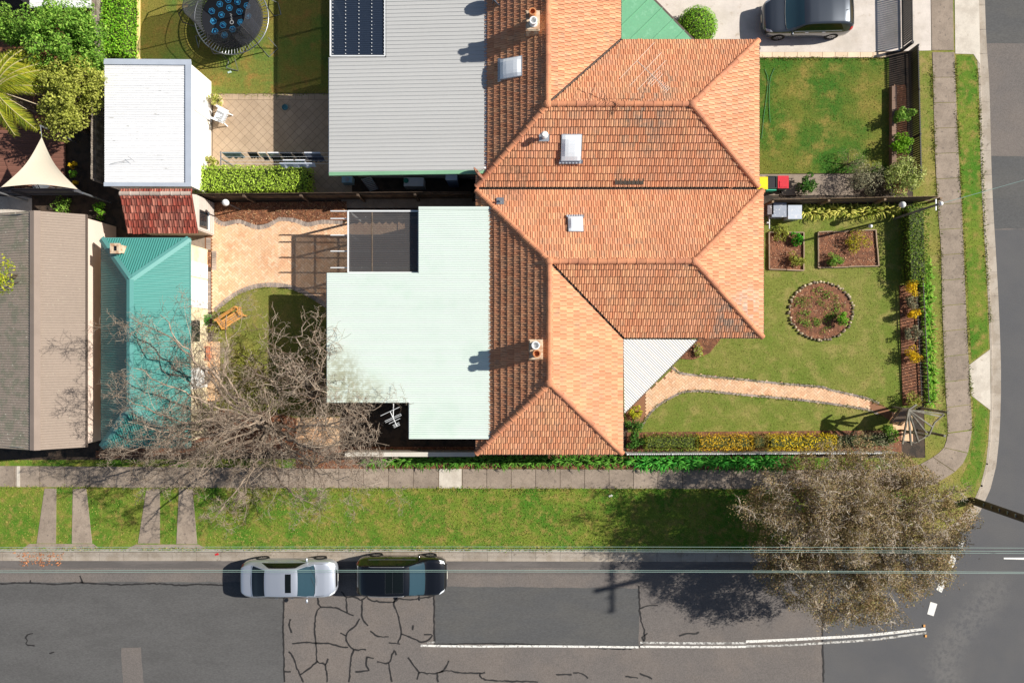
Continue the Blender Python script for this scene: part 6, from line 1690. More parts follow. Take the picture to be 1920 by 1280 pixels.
def m_hatch(patch, surf, t, body, L, hw):
    patch('windscreen', [(.255, -3.3), (.255, 3.3), (.085, 2.8), (.085, -2.8)], M_cglass, bow=(.022, .01))
    patch('rear_window', [(-.465, -3.0), (-.465, 3.0), (-.405, 2.7), (-.405, -2.7)], M_cglass2)
    for s in (-1, 1):
        patch('side_window', [(-.37, 4.75 * s), (.2, 4.75 * s), (.07, 3.35 * s), (-.31, 3.35 * s)], M_cglass2, n=(14, 5))
        patch('headlight', [(.40, 5.4 * s), (.465, 5.4 * s), (.48, 3.4 * s), (.43, 3.4 * s)], M_lamp)
        patch('tail_light', [(-.488, 5.6 * s), (-.445, 5.6 * s), (-.445, 4.0 * s), (-.488, 4.0 * s)], M_tail)
        lines(surf, [(x, 5.0 * s) for x in (-.36, -.2, -.1, 0, .1, .17)], .008, body, M_rim, 'window_trim')
        for x in (-.16, .03): MB().box((x * L, s * (hw + .005), .9), (.16, .02, .02)).build('door_handle', M_rim, body)
    lines(surf, [(.262, -3.2), (.275, -1.6), (.281, 0), (.275, 1.6), (.262, 3.2)], .014, body, M_trim, 'wiper_cowl')
    MB().tube([surf(-.36, .3), surf(-.36, .3) + Vector((-.09, 0, .1))], [.02, .008], 6).build('aerial', M_trim, t)
    MB().box((.5 * L + .005, 0, .48), (.01, .37, .11)).build('number_plate', M_plate, t)
make_car('sedan', 'silver sedan with a sunroof parked at the kerb', g(549, 1077, 0) + Vector((0, 0, RZ + .01)), 0.005, 4.66, 1.82, SEDAN, P_silver, m_sedan)
make_car('station_wagon', 'black sport utility car with roof rails parked ahead of the silver sedan', g(757, 1072, 0) + Vector((0, 0, RZ + .01)), -0.003, 4.36, 1.84, SUV, P_black, m_suv)
make_car('hatchback', 'dark grey hatchback on the pale concrete driveway', g(1503, 42, 0) + Vector((0, 0, .01)), math.pi + 0.02, 4.3, 1.79, HATCH, P_grey, m_hatch)

# ------------------------------------------------------------------ poles and wires
M_pole = mat('pole_timber', C(84, 70, 60), base2=C(66, 56, 50), mix=(0.4, 0.6, 2.0), fine=0.2, fscale=20)
up_ = thing('power_pole', 'tall dark timber power pole leaning out of the lower right edge', 'power pole', g(1822, 938))
pb = g(1822, 938)
MB().tube([pb, pb + Vector((0, 0, 6)), pb + Vector((0, 0, 14.0))], [0.19, 0.16, 0.13], 12).build('pole', M_pole, up_, smooth=True)
for z, w in ((13.5, 1.25), (11.9, 0.95), (8.4, 0.7)):
    MB().beam(pb + Vector((0.17, -w, z)), pb + Vector((0.17, w, z)), 0.1, 0.12).build('crossarm', M_pole, up_)
    for s in (-1, -.4, .4, 1):
        MB().lathe((pb.x + .17, pb.y + s * w * .9, z + .06), [(.02, 0), (.05, .05), (.03, .1), (.05, .15), (.02, .2)], 8).build('insulator', M_white, up_)
MB().tube([pb + Vector((0, -.1, 7.6)), pb + Vector((-.4, -.9, 8.0)), pb + Vector((-.9, -2.0, 8.05))], .035, 6).build('lamp_arm', M_galv, up_)
MB().ball(pb + Vector((-1.0, -2.2, 8.02)), .14, .32, .07, 10, 6).build('lamp_head', M_galv, up_)
for k in range(7):
    MB().box((pb.x - .19 + .02 * (k % 2), pb.y + .06, 1.2 + k * .55), (.05, .14, .035)).build('step_bracket', M_galv, up_)
M_wire = mat('wire', C(150, 178, 168), rough=0.5, fine=0.0)
def wire(label, a, b, sag=0.15, r=0.014, group=None):
    a, b = Vector(a), Vector(b)
    P = [a + (b - a) * (i / 20) - Vector((0, 0, sag * 4 * (i / 20) * (1 - i / 20))) for i in range(21)]
    c = (a + b) / 2
    MB().tube(P, r, 5).top('overhead_wire', M_wire, label, 'wire', group, loc=(a.x, a.y, a.z))
for lab, z, ya, yb in (('topmost pale overhead wire running along the kerb line', 8.6, 1027, 1029), ('second overhead wire just below the topmost one along the kerb', 8.55, 1030, 1036), ('third overhead wire close below the second along the kerb', 8.5, 1033, 1040),
                       ('upper wire of the pair passing over the roofs of the parked cars', 12.1, 1071, 1075), ('lower wire of the pair passing over the roofs of the parked cars', 12.1, 1074.5, 1077.5)):
    a, b_ = g(-420, ya, z), g(2400, yb, z)
    wire(lab, a, b_, 0.25, 0.0065 if z < 10 else 0.007)
sp = thing('service_pole', 'slim grey private power pole with a white cap beside the front hedge', 'pole', g(1676, 410))
pb2 = g(1676, 410); top2 = pb2 + Vector((0, 0, 3.9))
MB().tube([pb2, pb2 + Vector((0, 0, 2)), top2], [.06, .055, .05], 10).build('pole', mat('grey_pole', C(110, 110, 108), fine=0.1), sp)
MB().ball(top2 + Vector((0, 0, .05)), .1, .1, .09, 10, 6).build('cap', M_white, sp)
MB().beam(top2 + Vector((-.05, -.25, -.25)), top2 + Vector((-.05, .25, -.25)), .05, .05).build('bracket', M_galv, sp)
wire('thin service wire from the private pole towards the side street', top2 + Vector((0, 0, -.05)), g(2200, 258, 6.5), 0.3, 0.012)
# garden lamps
def lamp(label, px, py, h, r=0.13):
    c = g(px, py, h); b0 = Vector((c.x, c.y, 0)); t = thing('garden_lamp', label, 'lamp', b0)
    MB().tube([b0, b0 + Vector((0, 0, h - r * .8))], .035, 8).build('post', M_black, t)
    MB().lathe((b0.x, b0.y, h - r * 1.2), [(.06, 0), (.09, .04), (.07, .07)], 10).build('collar', M_black, t)
    MB().ball((b0.x, b0.y, h), r, r, r * 1.15, 14, 8).build('globe', M_white, t, smooth=True)
lamp('white globe lamp on a post in the mulch bed by the paling fence', 423, 380, 1.9, 0.16)
lamp('white globe garden lamp at the top of the front hedge', 1692, 384, 1.8, 0.15)
lamp('small garden lamp at the corner of the front mulch bed', 1632, 424, 0.6, 0.1)

# ------------------------------------------------------------------ aerials and dishes
def yagi(name, label, c, mast_base, boom_dir, elems, m, r=0.012, boom=None):
    t = thing(name, label, 'antenna', mast_base)
    c = Vector(c); MB().tube([Vector(mast_base), c], .02, 6).build('mast', m, t)
    d = Vector(boom_dir).normalized(); s = d.cross(Vector((0, 0, 1))).normalized()
    o0, o1 = min(e[0] for e in elems), max(e[0] for e in elems)
    MB().tube([c + d * o0, c + d * o1], .018, 6).build('boom', m, t)
    for o, l in elems:
        MB().tube([c + d * o - s * l / 2, c + d * o + s * l / 2], r, 5).build('element', m, t)
    return t
yagi('tv_antenna', 'large many armed television antenna above the ridge of the neighbouring house', g(1222, 141, 6.0), g(1197, 195, 4.3), (0.72, -0.69, 0), [(-.85, 2.1), (-.35, 1.9), (0, 1.7), (.12, .75), (.2, .7), (.3, .7), (.42, .2), (.5, .28), (.58, .28), (.66, .28), (.74, .28), (.82, .28), (.9, .28)], mat('pale_alu', C(206, 190, 176), rough=0.4, metal=0.3), 0.009)
yagi('tv_antenna', 'small white television antenna in the dark notch of the extension', g(737, 783, 3.0), g(738, 752, 2.7), (0.42, -0.9, 0), [(-.32, .95), (-.02, .8), (.05, .8), (.16, .55), (.3, .32), (.36, .3), (.42, .3)], M_metal_w, 0.013)
def dish(label, px, py, h, r, aim, m):
    c = g(px, py, h); t = thing('satellite_dish', label, 'satellite dish', c)
    z = Vector(aim).normalized(); x = z.cross(Vector((0, 0, 1))).normalized(); y = z.cross(x); Mx = Matrix((x, y, z)).transposed()
    b = MB(); b.lathe((0, 0, 0), [(0.02, -.06), (r * .5, -.045), (r * .85, -.01), (r, .03), (r * .97, .04), (r * .8, .0), (r * .4, -.035), (0.02, -.045)], 20)
    b.v = [tuple(c + Mx @ Vector(v)) for v in b.v]; b.build('reflector', m, t, smooth=True)
    MB().tube([c - y * r * .8, c + z * r * 1.1], .015, 5).build('arm', M_galv, t)
    MB().box(c + z * r * 1.1, (.08, .08, .12)).build('receiver', M_white, t)
    MB().tube([c - z * .05, c - z * .12 + Vector((0, 0, -.55))], .025, 6).build('mast', M_galv, t)
dish('dark satellite dish at the top of the grey metal roof', 926, -2, 3.55, 0.36, (0.75, 0.5, 0.4), mat('dish_dark', C(60, 70, 84), rough=0.5))
dish('rusty satellite dish at the lower left corner of the neighbouring tile roof', 897, 326, 3.3, 0.36, (0.75, 0.6, 0.25), mat('dish_rust', C(150, 104, 84), rough=0.6, fine=0.2))

# ------------------------------------------------------------------ trampoline
tc = g(434, 33, 0.9); tb = Vector((tc.x, tc.y, 0))
tp_ = thing('trampoline', 'round black trampoline with safety net and blue hexagon prints', 'trampoline', tb)
RT = 1.78
ringp = [Vector((tb.x + math.cos(a) * RT, tb.y + math.sin(a) * RT, .9)) for a in [2 * math.pi * k / 48 for k in range(49)]]
MB().tube(ringp, .028, 6, cap=False).build('frame_ring', M_galv, tp_, smooth=True)
M_mat_ = mat('jump_mat', C(30, 32, 38), rough=0.6, var=0.08, vscale=1.0, fine=0.05)
mr_ = MB(); mr_.lathe((tb.x, tb.y, .86), [(1.45, -.012), (1.45, 0.0)], 48); jm = mr_.build('jump_mat', M_mat_, tp_)
for k in range(72):
    a = 2 * math.pi * k / 72
    MB().tube([Vector((tb.x + math.cos(a) * 1.45, tb.y + math.sin(a) * 1.45, .86)), Vector((tb.x + math.cos(a) * 1.77, tb.y + math.sin(a) * 1.77, .895))], .014, 4).build('spring', M_galv, tp_)
M_pad = mat('pole_sleeve', C(38, 38, 42), rough=0.7)
np_ = 6
for k in range(np_):
    a = 2 * math.pi * k / np_ + 0.25
    d = Vector((math.cos(a), math.sin(a), 0))
    b0 = tb + d * 1.82
    MB().tube([b0, b0 + Vector((0, 0, .9)), b0 + d * .28 + Vector((0, 0, 1.6)), b0 + d * .12 + Vector((0, 0, 2.35)), b0 - d * .28 + Vector((0, 0, 2.72))], .026, 7).build('net_pole', M_pad, tp_)
    e = Vector((-d.y, d.x, 0))
    MB().tube([b0 + e * .02, b0 + d * .35 + Vector((0, 0, .02)), b0 + d * .35 + e * .6 + Vector((0, 0, .02)), b0 + e * .6 + Vector((0, 0, .7))], .02, 6).build('leg', M_galv, tp_)
net = MB(); nn = 48
def netr(z, k): return 1.5 + 0.1 * math.cos(k * 2 * math.pi / nn * np_ - 0.25 * np_) * (z - .86) / 1.8
for i in range(6):
    z0, z1 = .87 + i * .3, .87 + (i + 1) * .3
    for k in range(nn):
        a0, a1 = 2 * math.pi * k / nn, 2 * math.pi * (k + 1) / nn
        net.poly([Vector((tb.x + math.cos(a) * netr(z, kk), tb.y + math.sin(a) * netr(z, kk), z)) for a, z, kk in ((a0, z0, k), (a1, z0, k + 1), (a1, z1, k + 1), (a0, z1, k))])
net.build('safety_net', mat('net', C(60, 62, 68), rough=0.9, alpha=0.6, fine=0.0), tp_)
for z in (.88, 1.6, 2.66):
    MB().tube([Vector((tb.x + math.cos(2 * math.pi * k / nn) * netr(z, k), tb.y + math.sin(2 * math.pi * k / nn) * netr(z, k), z)) for k in range(nn + 1)], .016, 5, cap=False).build('net_band', M_pad, tp_)
fa0 = -1.2
fl_ = MB()
for i in range(6):
    a0, a1 = fa0 + i * .14, fa0 + (i + 1) * .14
    fl_.poly([Vector((tb.x + math.cos(a) * r, tb.y + math.sin(a) * r, z)) for a, r, z in ((a0, 1.52, 1.0), (a1, 1.52, 1.0), (a1, 1.5, 2.2), (a0, 1.5, 2.2))])
fl_.build('net_door', mat('net_dense', C(58, 60, 68), rough=0.8, alpha=0.8, fine=0.0), tp_)
M_hex = mat('print_blue', C(62, 158, 206), fine=0.0, var=0.0, rough=0.6); M_hexd = mat('print_navy', C(16, 50, 92), fine=0.0, var=0.0, rough=0.6)
hexes = [(397, 21), (400, 40), (403, 59), (412, 8), (415, 28), (418, 47), (421, 66), (428, 0), (430, 15), (445, 4), (449, 22), (451, 42), (436, 55), (463, 11), (465, 30), (414, -12), (446, -14), (430, -18)]
rot_h = 0.25
for i, (px, py) in enumerate(hexes):
    c = g(px, py, .875); 
    def hx(r, z): return [Vector((c.x + math.cos(rot_h + k * math.pi / 3) * r, c.y + math.sin(rot_h + k * math.pi / 3) * r, z)) for k in range(6)]
    MB().poly(hx(.155, .8665)).build('hexagon_print', M_hexd, jm)
    o_, n_ = hx(.165, .869), hx(.14, .869); rb = MB()
    for k in range(6): rb.poly([o_[k], o_[(k + 1) % 6], n_[(k + 1) % 6], n_[k]])
    if i % 5 == 2:
        rb.poly([Vector((c.x + math.cos(rot_h + k * math.pi / 5) * (.085 if k % 2 == 0 else .038), c.y + math.sin(rot_h + k * math.pi / 5) * (.085 if k % 2 == 0 else .038), .8695)) for k in range(10)])
    elif i % 5 == 0:
        for k in range(8):
            a0, a1 = -.6 + k * .45, -.6 + (k + 1) * .45
            rb.poly([Vector((c.x + math.cos(a) * r, c.y + math.sin(a) * r, .8695)) for a, r in ((a0, .085), (a1, .085), (a1, .03 + .004 * k), (a0, .03 + .004 * k))])
    elif i % 5 == 1:
        for dx in (-.06, 0, .06): rb.poly([Vector((c.x + dx + sx, c.y + sy, .8695)) for sx, sy in ((-.018, -.06), (.018, -.06), (.018, .05), (-.018, .05))])
        rb.poly([Vector((c.x + sx, c.y + sy, .8698)) for sx, sy in ((-.078, .04), (.078, .04), (.078, .07), (-.078, .07))])
    else:
        rb.poly([Vector((c.x + math.cos(k * .785) * .075, c.y + math.sin(k * .785) * .055, .8695)) for k in range(8)])
        rb.poly([Vector((c.x + sx, c.y + sy, .8698)) for sx, sy in ((.02, -.09), (.055, -.08), (.045, .09), (.015, .08))])
    rb.build('hexagon_outline', M_hex, jm)
c = g(434.5, 42, .875); rb = MB()
for k in range(20):
    a0, a1 = k * math.pi / 10, (k + 1) * math.pi / 10
    rb.poly([Vector((c.x + math.cos(a) * r, c.y + math.sin(a) * r, .869)) for a, r in ((a0, .095), (a1, .095), (a1, .065), (a0, .065))])
rb.build('ring_print', M_white, jm)
rb = MB()
for k, (w0, h0) in enumerate(((.05, .08), (.06, .06), (.045, .08), (.06, .05))):
    p = g(434 - k * .35, 36.5 - k * 3.2, .875)
    for dx, dy, sx, sy in ((0, 0, .018, h0), (-w0 / 2, h0 / 3, w0, .018), (w0 / 2, -h0 / 3, w0 * .8, .018)):
        rb.poly([(p.x + dx + a * sx / 2, p.y + dy + b * sy / 2, .869 + .0003 * (k % 2)) for a, b in ((-1, -1), (1, -1), (1, 1), (-1, 1))])
rb.build('letter_print', M_white, jm)

# ------------------------------------------------------------------ yard furniture
def bench(label, px, py, rz):
    t = thing('garden_bench', label, 'bench', g(px, py), None, rz, local=True)
    m = mat('bench_timber', C(206, 150, 80), tint=0.15, fine=0.15)
    for k in range(4): MB().box((0, -.18 + k * .11, .43), (1.25, .09, .03)).build('slat', m, t)
    for k in range(3): MB().box((0, .27 + k * .025, .55 + k * .13), (1.25, .025, .09)).build('back_slat', m, t)
    for s in (-1, 1):
        MB().box((s * .58, -.2, .2), (.06, .06, .4)).build('leg', m, t); MB().box((s * .58, .27, .43), (.06, .06, .86)).build('leg', m, t)
        MB().box((s * .58, .02, .62), (.06, .52, .04)).build('armrest', m, t); MB().box((s * .58, -.2, .51), (.05, .05, .2)).build('arm_post', m, t)
bench('orange timber slatted garden bench set at an angle on the back lawn', 440, 598, math.radians(33))
# white plastic chair
t = thing('plastic_chair', 'white plastic garden chair beside the white garage', 'chair', g(421, 222), None, math.radians(-25) + math.pi, local=True)
M_plas = mat('white_plastic', C(238, 240, 242), rough=0.4, fine=0.0, var=0.02)
MB().box((0, 0, .42), (.56, .54, .04)).build('seat', M_plas, t)
for k in range(5): MB().beam(Vector((-.3 - .0, -.22 + k * .11, .44)), Vector((-.42, -.22 + k * .11, .98)), .07, .02).build('back_slat', M_plas, t)
MB().beam(Vector((-.43, -.3, .99)), Vector((-.43, .3, .99)), .04, .06).build('back_rail', M_plas, t)
for sx in (-1, 1):
    for sy in (-1, 1): MB().beam(Vector((sx * .25, sy * .26, .42)), Vector((sx * .31, sy * .3, 0.02)), .06, .05).build('leg', M_plas, t)
for sy in (-1, 1):
    MB().beam(Vector((-.36, sy * .3, .68)), Vector((.3, sy * .32, .66)), .09, .03).build('armrest', M_plas, t); MB().beam(Vector((.29, sy * .32, .66)), Vector((.27, sy * .28, .42)), .05, .04).build('arm_post', M_plas, t)
# clothes line with washing
cl = thing('clothes_line', 'wall mounted clothes line with three wires over the paved yard', 'clothes line', g(510, 300))
for y in (287, 294, 301, 307):
    MB().tube([g(412, y, 1.85), g(640, y, 1.85)], .006, 4).build('line', M_metal_w, cl)
for x in (414, 640):
    MB().beam(g(x, 284, 1.85), g(x, 310, 1.85), .04, .04).build('arm', M_galv, cl); p = g(x, 297); q_ = g(x, 297, 1.85)
    MB().box((q_.x, q_.y, .92), (.06, .06, 1.84)).build('post', M_galv, cl)
cloths = [(416, 452, 287, C(120, 138, 142), 'grey blue towel at the left end of the clothes line', .55), (464, 482, 287, C(36, 34, 36), 'black shirt on the upper wire right of the grey towel', .6), (484, 498, 287, C(226, 222, 212), 'cream garment on the upper wire beside the black shirt', .5), (501, 522, 287, C(236, 236, 238), 'white shirt in the middle of the upper clothes wire', .6),
          (525, 545, 287, C(40, 46, 60), 'navy trousers on the upper clothes wire', .7), (548, 566, 287, C(30, 30, 34), 'black trousers on the upper clothes wire in the shade', .7), (570, 600, 287, C(214, 218, 226), 'pale sheet on the upper wire near the grey roof', .6), (492, 502, 294, C(44, 44, 48), 'small dark sock pair on the second clothes wire', .3),
          (508, 526, 294, C(50, 48, 52), 'charcoal top on the second clothes wire', .5), (530, 550, 301, C(232, 232, 234), 'white top on the third clothes wire', .5), (553, 572, 301, C(222, 226, 232), 'white towel on the third clothes wire in the shade', .55), (576, 606, 294, C(70, 76, 92), 'slate sheet on the second clothes wire in the shade', .55), (524, 590, 307, C(190, 198, 212), 'long pale sheet on the lowest clothes wire', .3)]
for x0, x1, y, c_, lab, dr_ in cloths:
    a, b_ = g(x0, y, 1.85), g(x1, y, 1.85); bb = MB(); n = 8
    for i in range(n):
        for j in range(4):
            q = []
            for u, v in ((i, j), (i + 1, j), (i + 1, j + 1), (i, j + 1)):
                p = a + (b_ - a) * (u / n); q.append((p.x, p.y + .05 * math.sin(u * 2.4 + x0) * v / 4 - .10 * v / 4, 1.86 - dr_ * v / 4 * (1 + .08 * math.sin(u * 1.7))))
            bb.poly(q)
    for i in range(n):
        p0_, p1_ = a + (b_ - a) * (i / n), a + (b_ - a) * ((i + 1) / n)
        bb.poly([(p0_.x, p0_.y, 1.861), (p1_.x, p1_.y, 1.861), (p1_.x, p1_.y + .05, 1.83), (p0_.x, p0_.y + .05, 1.83)])
    bb.top('hanging_laundry', mat('cloth_%d' % x0, c_, rough=0.9, fine=0.05), lab, 'laundry')
# round drain cover / bowl
c = g(535, 202); MB().lathe((c.x, c.y, 0.018), [(.13, 0), (.15, .06), (.14, .06), (.11, .015)], 18).top('bowl', mat('teal_bowl', C(70, 120, 130)), 'small round teal bowl on the shaded pavers', 'bowl')
# bins
def bin_(label, px, py, m, lidm, open_=False):
    t = thing('wheelie_bin', label, 'bin', g(px, py), None, 0.0, local=True)
    b = MB(); b.box((0, 0, .5), (.48, .55, .95)); b.build('body', m, t)
    if open_:
        MB().box((0, 0, .985), (.44, .5, .01)).build('inside', M_black, t)
        for dx, dy, sx, sy in ((-.25, 0, .04, .58), (.25, 0, .04, .58), (0, .28, .46, .04), (0, -.28, .46, .04)): MB().box((dx, dy, 1.0), (sx, sy, .05)).build('rim', m, t)
        MB().box((0, -.36, .72), (.5, .05, .5)).build('lid', lidm, t)
    else:
        MB().box((0, 0, 1.01), (.52, .6, .07)).build('lid', lidm, t)
        MB().box((0, -.1, 1.055), (.36, .3, .02)).build('lid_panel', lidm, t)
    MB().tube([Vector((-.2, -.33, .95)), Vector((.2, -.33, .95))], .02, 6).build('handle', m, t)
    for s in (-1, 1): MB().lathe((0, 0, 0), [(.1, -.03), (.1, .03)], 12).build('wheel', M_tyre, t).matrix_basis = Matrix.Translation((s * .24, -.26, .1)) @ Matrix.Rotation(math.pi / 2, 4, 'Y')
M_binb = mat('bin_green', C(30, 48, 42), rough=0.5)
bin_('open dark green wheelie bin with teal lid hanging back by the house corner', 1433, 350, M_binb, mat('lid_teal', C(40, 180, 140), rough=0.5), True)
bin_('wheelie bin with a red lid beside the open bin', 1454, 350, M_binb, mat('lid_red', C(200, 24, 44), rough=0.45, fine=0.25, fscale=14))
bin_('wheelie bin with a yellow lid tucked under the house eave', 1416, 352, M_binb, mat('lid_yellow', C(246, 214, 0), rough=0.45))
# storage boxes in the front garden corner
for x, y, sx, sy, c_, lab in ((1452, 398, .66, .64, C(150, 158, 172), 'pale grey storage box beside the house in the front garden'), (1481, 402, .62, .62, C(186, 194, 206), 'lighter grey storage box next to the strappy plants'), (1436, 396, .24, .5, C(120, 110, 112), 'narrow dark crate against the house wall')):
    c = g(x, y); t = thing('storage_box', lab, 'box', c)
    MB().box((c.x, c.y, .3), (sx, sy, .6)).build('body', mat('box_%d' % x, c_, rough=0.5, fine=0.12), t); MB().box((c.x, c.y, .63), (sx + .05, sy + .05, .05)).build('lid', mat('boxlid_%d' % x, c_, rough=0.5, base3=C(210, 210, 212), mix3=(.55, .65, 6)), t)
b = MB(); c = g(1437, 420); b.tube([c + Vector((0, .3, .4)), c + Vector((0, -.3, .4))], .03, 6); b.tube([c + Vector((-.12, 0, .4)), c + Vector((0, 0, .4))], .03, 6); b.tube([c, c + Vector((0, 0, .4))], .03, 6); b.top('tap_stand', M_white, 'white pipe tap stand by the house wall', 'tap')
hs = MB(); hs.tube(smoothline(gl([(1434, 360 - 230), (1440, 150), (1436, 190), (1432, 220), (1428, 260)], 0.03), .15), .012, 5); hs.tube(smoothline(gl([(1452, 128), (1444, 150), (1442, 190), (1444, 230)], 0.03), .15), .012, 5)
hs.top('garden_hose', mat('hose_green', C(70, 130, 90)), 'thin green garden hose on the neighbouring lawn by the house', 'hose')
# side yard of the neighbour: air conditioner, ladder, tank, hot water unit
c = g(656, 342); t = thing('air_conditioner', 'pale blue air conditioner unit at the left end of the side passage', 'air conditioner', c)
MB().box((c.x, c.y, .35), (.5, .3, .6)).build('cabinet', mat('ac_blue', C(150, 184, 196)), t); MB().lathe((c.x, c.y, .66), [(.11, 0), (.11, .02), (.04, .03)], 14).build('fan_cover', M_galv, t)
c = g(690, 340); t = thing('ladder', 'aluminium ladder leaning against the wall of the grey roofed wing', 'ladder', c)
a0, a1 = g(702, 357), g(686, 333, 2.0); sd = Vector((.2, .06, 0))
for s in (-1, 1): MB().beam(a0 + sd * s + Vector((0, 0, .02)), a1 + sd * s, .05, .03).build('rail', M_galv, t)
for k in range(8): p = a0 + (a1 - a0) * ((k + .5) / 8); MB().beam(p - sd, p + sd, .05, .03).build('rung', M_galv, t)
c = g(780, 348); t = thing('water_cart', 'white box cart with a green bottle in the shaded side passage', 'cart', c)
MB().box((c.x, c.y, .45), (.95, .42, .8)).build('body', mat('cart_white', C(200, 206, 206)), t); MB().ball((c.x - .36, c.y + .05, .9), .13, .13, .12, 10, 6).build('bottle', mat('bottle_green', C(30, 130, 110), rough=.3), t)
c = g(852, 345); t = thing('water_heater', 'silver blue hot water unit on the wall of the side passage', 'water heater', c)
MB().box((c.x, c.y, .9), (.5, .35, 1.75)).build('cabinet', mat('heater', C(150, 170, 200), rough=.3, metal=.3), t); MB().box((c.x, c.y, 1.79), (.54, .4, .03)).build('lid', mat('heater_lid', C(190, 204, 220), rough=.3), t)
# shade sail
S0, S1, S2 = g(78, 257, 2.6), g(2, 351, 2.3), g(146, 355, 2.3)
t = thing('shade_sail', 'cream triangular shade sail over the timber deck', 'shade sail', Vector(((S0.x + S1.x + S2.x) / 3, (S0.y + S1.y + S2.y) / 3, 0)))
n = 16; bb = MB(); grid = {}
for i in range(n + 1):
    for j in range(n + 1 - i):
        a, b_, c_ = i / n, j / n, 1 - i / n - j / n
        p = S0 * a + S1 * b_ + S2 * c_
        ctr = (S0 + S1 + S2) / 3
        e = 1.0 * (a * b_ * (1 - c_) ** 2 + b_ * c_ * (1 - a) ** 2 + a * c_ * (1 - b_) ** 2)
        p = p + (ctr - p) * min(.6, e * 0.9) + Vector((0, 0, -.25 * 27 * a * b_ * c_ * .3))
        grid[i, j] = p
for i in range(n):
    for j in range(n - i):
        bb.poly([grid[i, j], grid[i + 1, j], grid[i, j + 1]][::-1])
        if j < n - i - 1: bb.poly([grid[i + 1, j], grid[i + 1, j + 1], grid[i, j + 1]][::-1])
bb.build('sail', mat('sail_cloth', C(246, 232, 206), fine=0.04, var=0.02, rough=0.9, translucent=0.12), t, smooth=True)
for p, q in ((S0, g(76, 236, 2.75)), (S1, g(-12, 358, 2.35)), (S2, g(155, 362, 2.4))):
    MB().tube([p, q], .012, 4).build('rope', M_galv, t); MB().tube([Vector((q.x, q.y, 0)), q], .045, 8).build('post', M_galv, t)
# seats under the sail
for x, y, m_, lab in ((56, 346, mat('brown_wood', C(140, 96, 70), tint=.1), 'brown timber chair showing below the shade sail'), (92, 350, M_galv, 'grey tubular folding chair showing below the shade sail')):
    t = thing('outdoor_chair', lab, 'chair', g(x, y, .08), None, .5, local=True)
    MB().box((0, 0, .42), (.45, .45, .03)).build('seat', m_, t); MB().beam(Vector((-.22, -.22, .45)), Vector((-.3, -.22, .9)), .04, .03).build('back_post', m_, t); MB().beam(Vector((-.22, .22, .45)), Vector((-.3, .22, .9)), .04, .03).build('back_post', m_, t)
    for k in range(4): MB().beam(Vector((-.24 - k * .018, -.22, .55 + k * .1)), Vector((-.24 - k * .018, .22, .55 + k * .1)), .02, .04).build('back_slat', m_, t)
    for sx in (-1, 1):
        for sy in (-1, 1): MB().box((sx * .2, sy * .2, .2), (.035, .035, .4)).build('leg', m_, t)
# planter and round urn on the terrace
c = g(389, 662); t = thing('planter_box', 'rectangular terracotta planter trough on the terrace', 'planter', c)
for dx, dy, sx, sy in ((-.13, 0, .06, .68), (.13, 0, .06, .68), (0, .31, .2, .06), (0, -.31, .2, .06)): MB().box((c.x + dx, c.y + dy, .22), (sx, sy, .4)).build('side', mat('planter_terra', C(196, 112, 72), fine=.1), t)
MB().box((c.x, c.y, .3), (.2, .56, .04)).build('soil', M_soil, t)
c = g(393, 708); t = thing('garden_urn', 'round grey stone urn on the terrace beneath the bare branches', 'urn', c)
MB().lathe((c.x, c.y, .03), [(.14, 0), (.12, .1), (.24, .3), (.29, .5), (.3, .55), (.25, .55), (.2, .45), (.05, .42)], 18).build('bowl', mat('urn_stone', C(136, 124, 114), fine=.2), t, smooth=True); MB().ball((c.x + .05, c.y + .02, .5), .1, .1, .08, 8, 5).build('finial', M_stone, t)
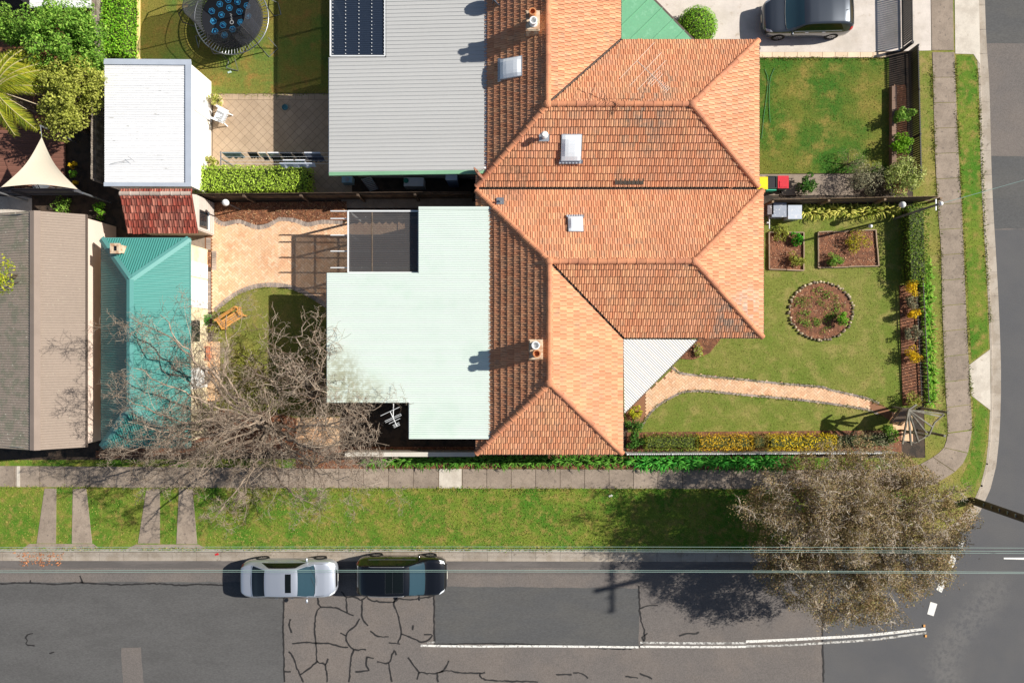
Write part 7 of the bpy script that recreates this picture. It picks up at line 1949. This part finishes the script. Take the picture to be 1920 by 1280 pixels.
# gate arbour: posts, lattice gate and fan of rafters
ac = g(1692, 790); t = thing('gate_arbour', 'weathered timber entrance arbour with fanned rafters over the front gate', 'arbour', ac)
M_arb = mat('arbour_timber', C(136, 132, 120), base2=C(106, 100, 88), mix=(.4, .6, 4.0), tint=.2, fine=.2)
hub = g(1703, 768, 2.25)
posts = [g(1672, 765), g(1668, 800), g(1706, 838), g(1732, 770)]
for p in (g(1674, 763), g(1690, 806), g(1728, 765), g(1722, 806)): MB().box((p.x, p.y, 1.1), (.1, .1, 2.2)).build('post', M_arb, t)
for (x, y, z) in ((1762, 780, 2.25), (1768, 775, 2.22), (1748, 800, 2.25), (1738, 812, 2.25), (1722, 828, 2.25), (1708, 834, 2.25), (1692, 832, 2.25), (1718, 758, 2.25)):
    MB().beam(hub + Vector((0, 0, rng.uniform(-.02, .03))), g(x, y, z), .06, .1).build('rafter', M_arb, t)
for pair in (((1770, 776), (1752, 792)), ((1752, 792), (1742, 815)), ((1742, 815), (1716, 829)), ((1716, 829), (1688, 826))):
    MB().beam(g(*pair[0], 2.16), g(*pair[1], 2.16), .05, .08).build('purlin', M_arb, t)
gate = MB(); A0, A1 = g(1664, 793), g(1682, 766)
for z in (.25, 1.0): gate.beam(A0 + Vector((0, 0, z)), A1 + Vector((0, 0, z)), .04, .07)
gt2 = gate.build('gate_frame', M_arb, t)
for k in range(12):
    p = A0 + (A1 - A0) * ((k + .5) / 12); MB().box((p.x + .03, p.y, .65), (.05, .05, 1.2)).build('gate_picket', mat('gate_picket', C(166, 140, 114), tint=.2), gt2)
for k in range(9):
    p = g(1673, 790, 1.6) + (g(1692, 766, 1.6) - g(1673, 790, 1.6)) * (k / 8); e = p + Vector((.45, .05, .25)); MB().beam(p, e, .07, .03).build('roof_batten', mat('batten', C(150, 132, 114), tint=.2), t)
sheet('gate_paving', [(1672, 772), (1710, 776), (1712, 830), (1676, 824)], 0.007, M_paver)
# small litter
for x, y, c_, lab in ((404, 1040, C(200, 40, 50), 'small red plastic scrap in the gutter left of the silver sedan'), (1144, 929, C(230, 226, 210), 'small white scrap of paper on the street verge'), (430, 136, C(180, 200, 190), 'small pale toy lying on the lawn below the trampoline')):
    p = g(x, y); z = RZ + .02 if y > 1035 else 0.02
    bb = MB(); bb.box((p.x, p.y, z), (.14, .09, .02), .3); bb.box((p.x + .07, p.y + .02, z + .008), (.08, .1, .015), .9); bb.top('litter_scrap', mat('scrap_%d' % x, c_), lab, 'litter')
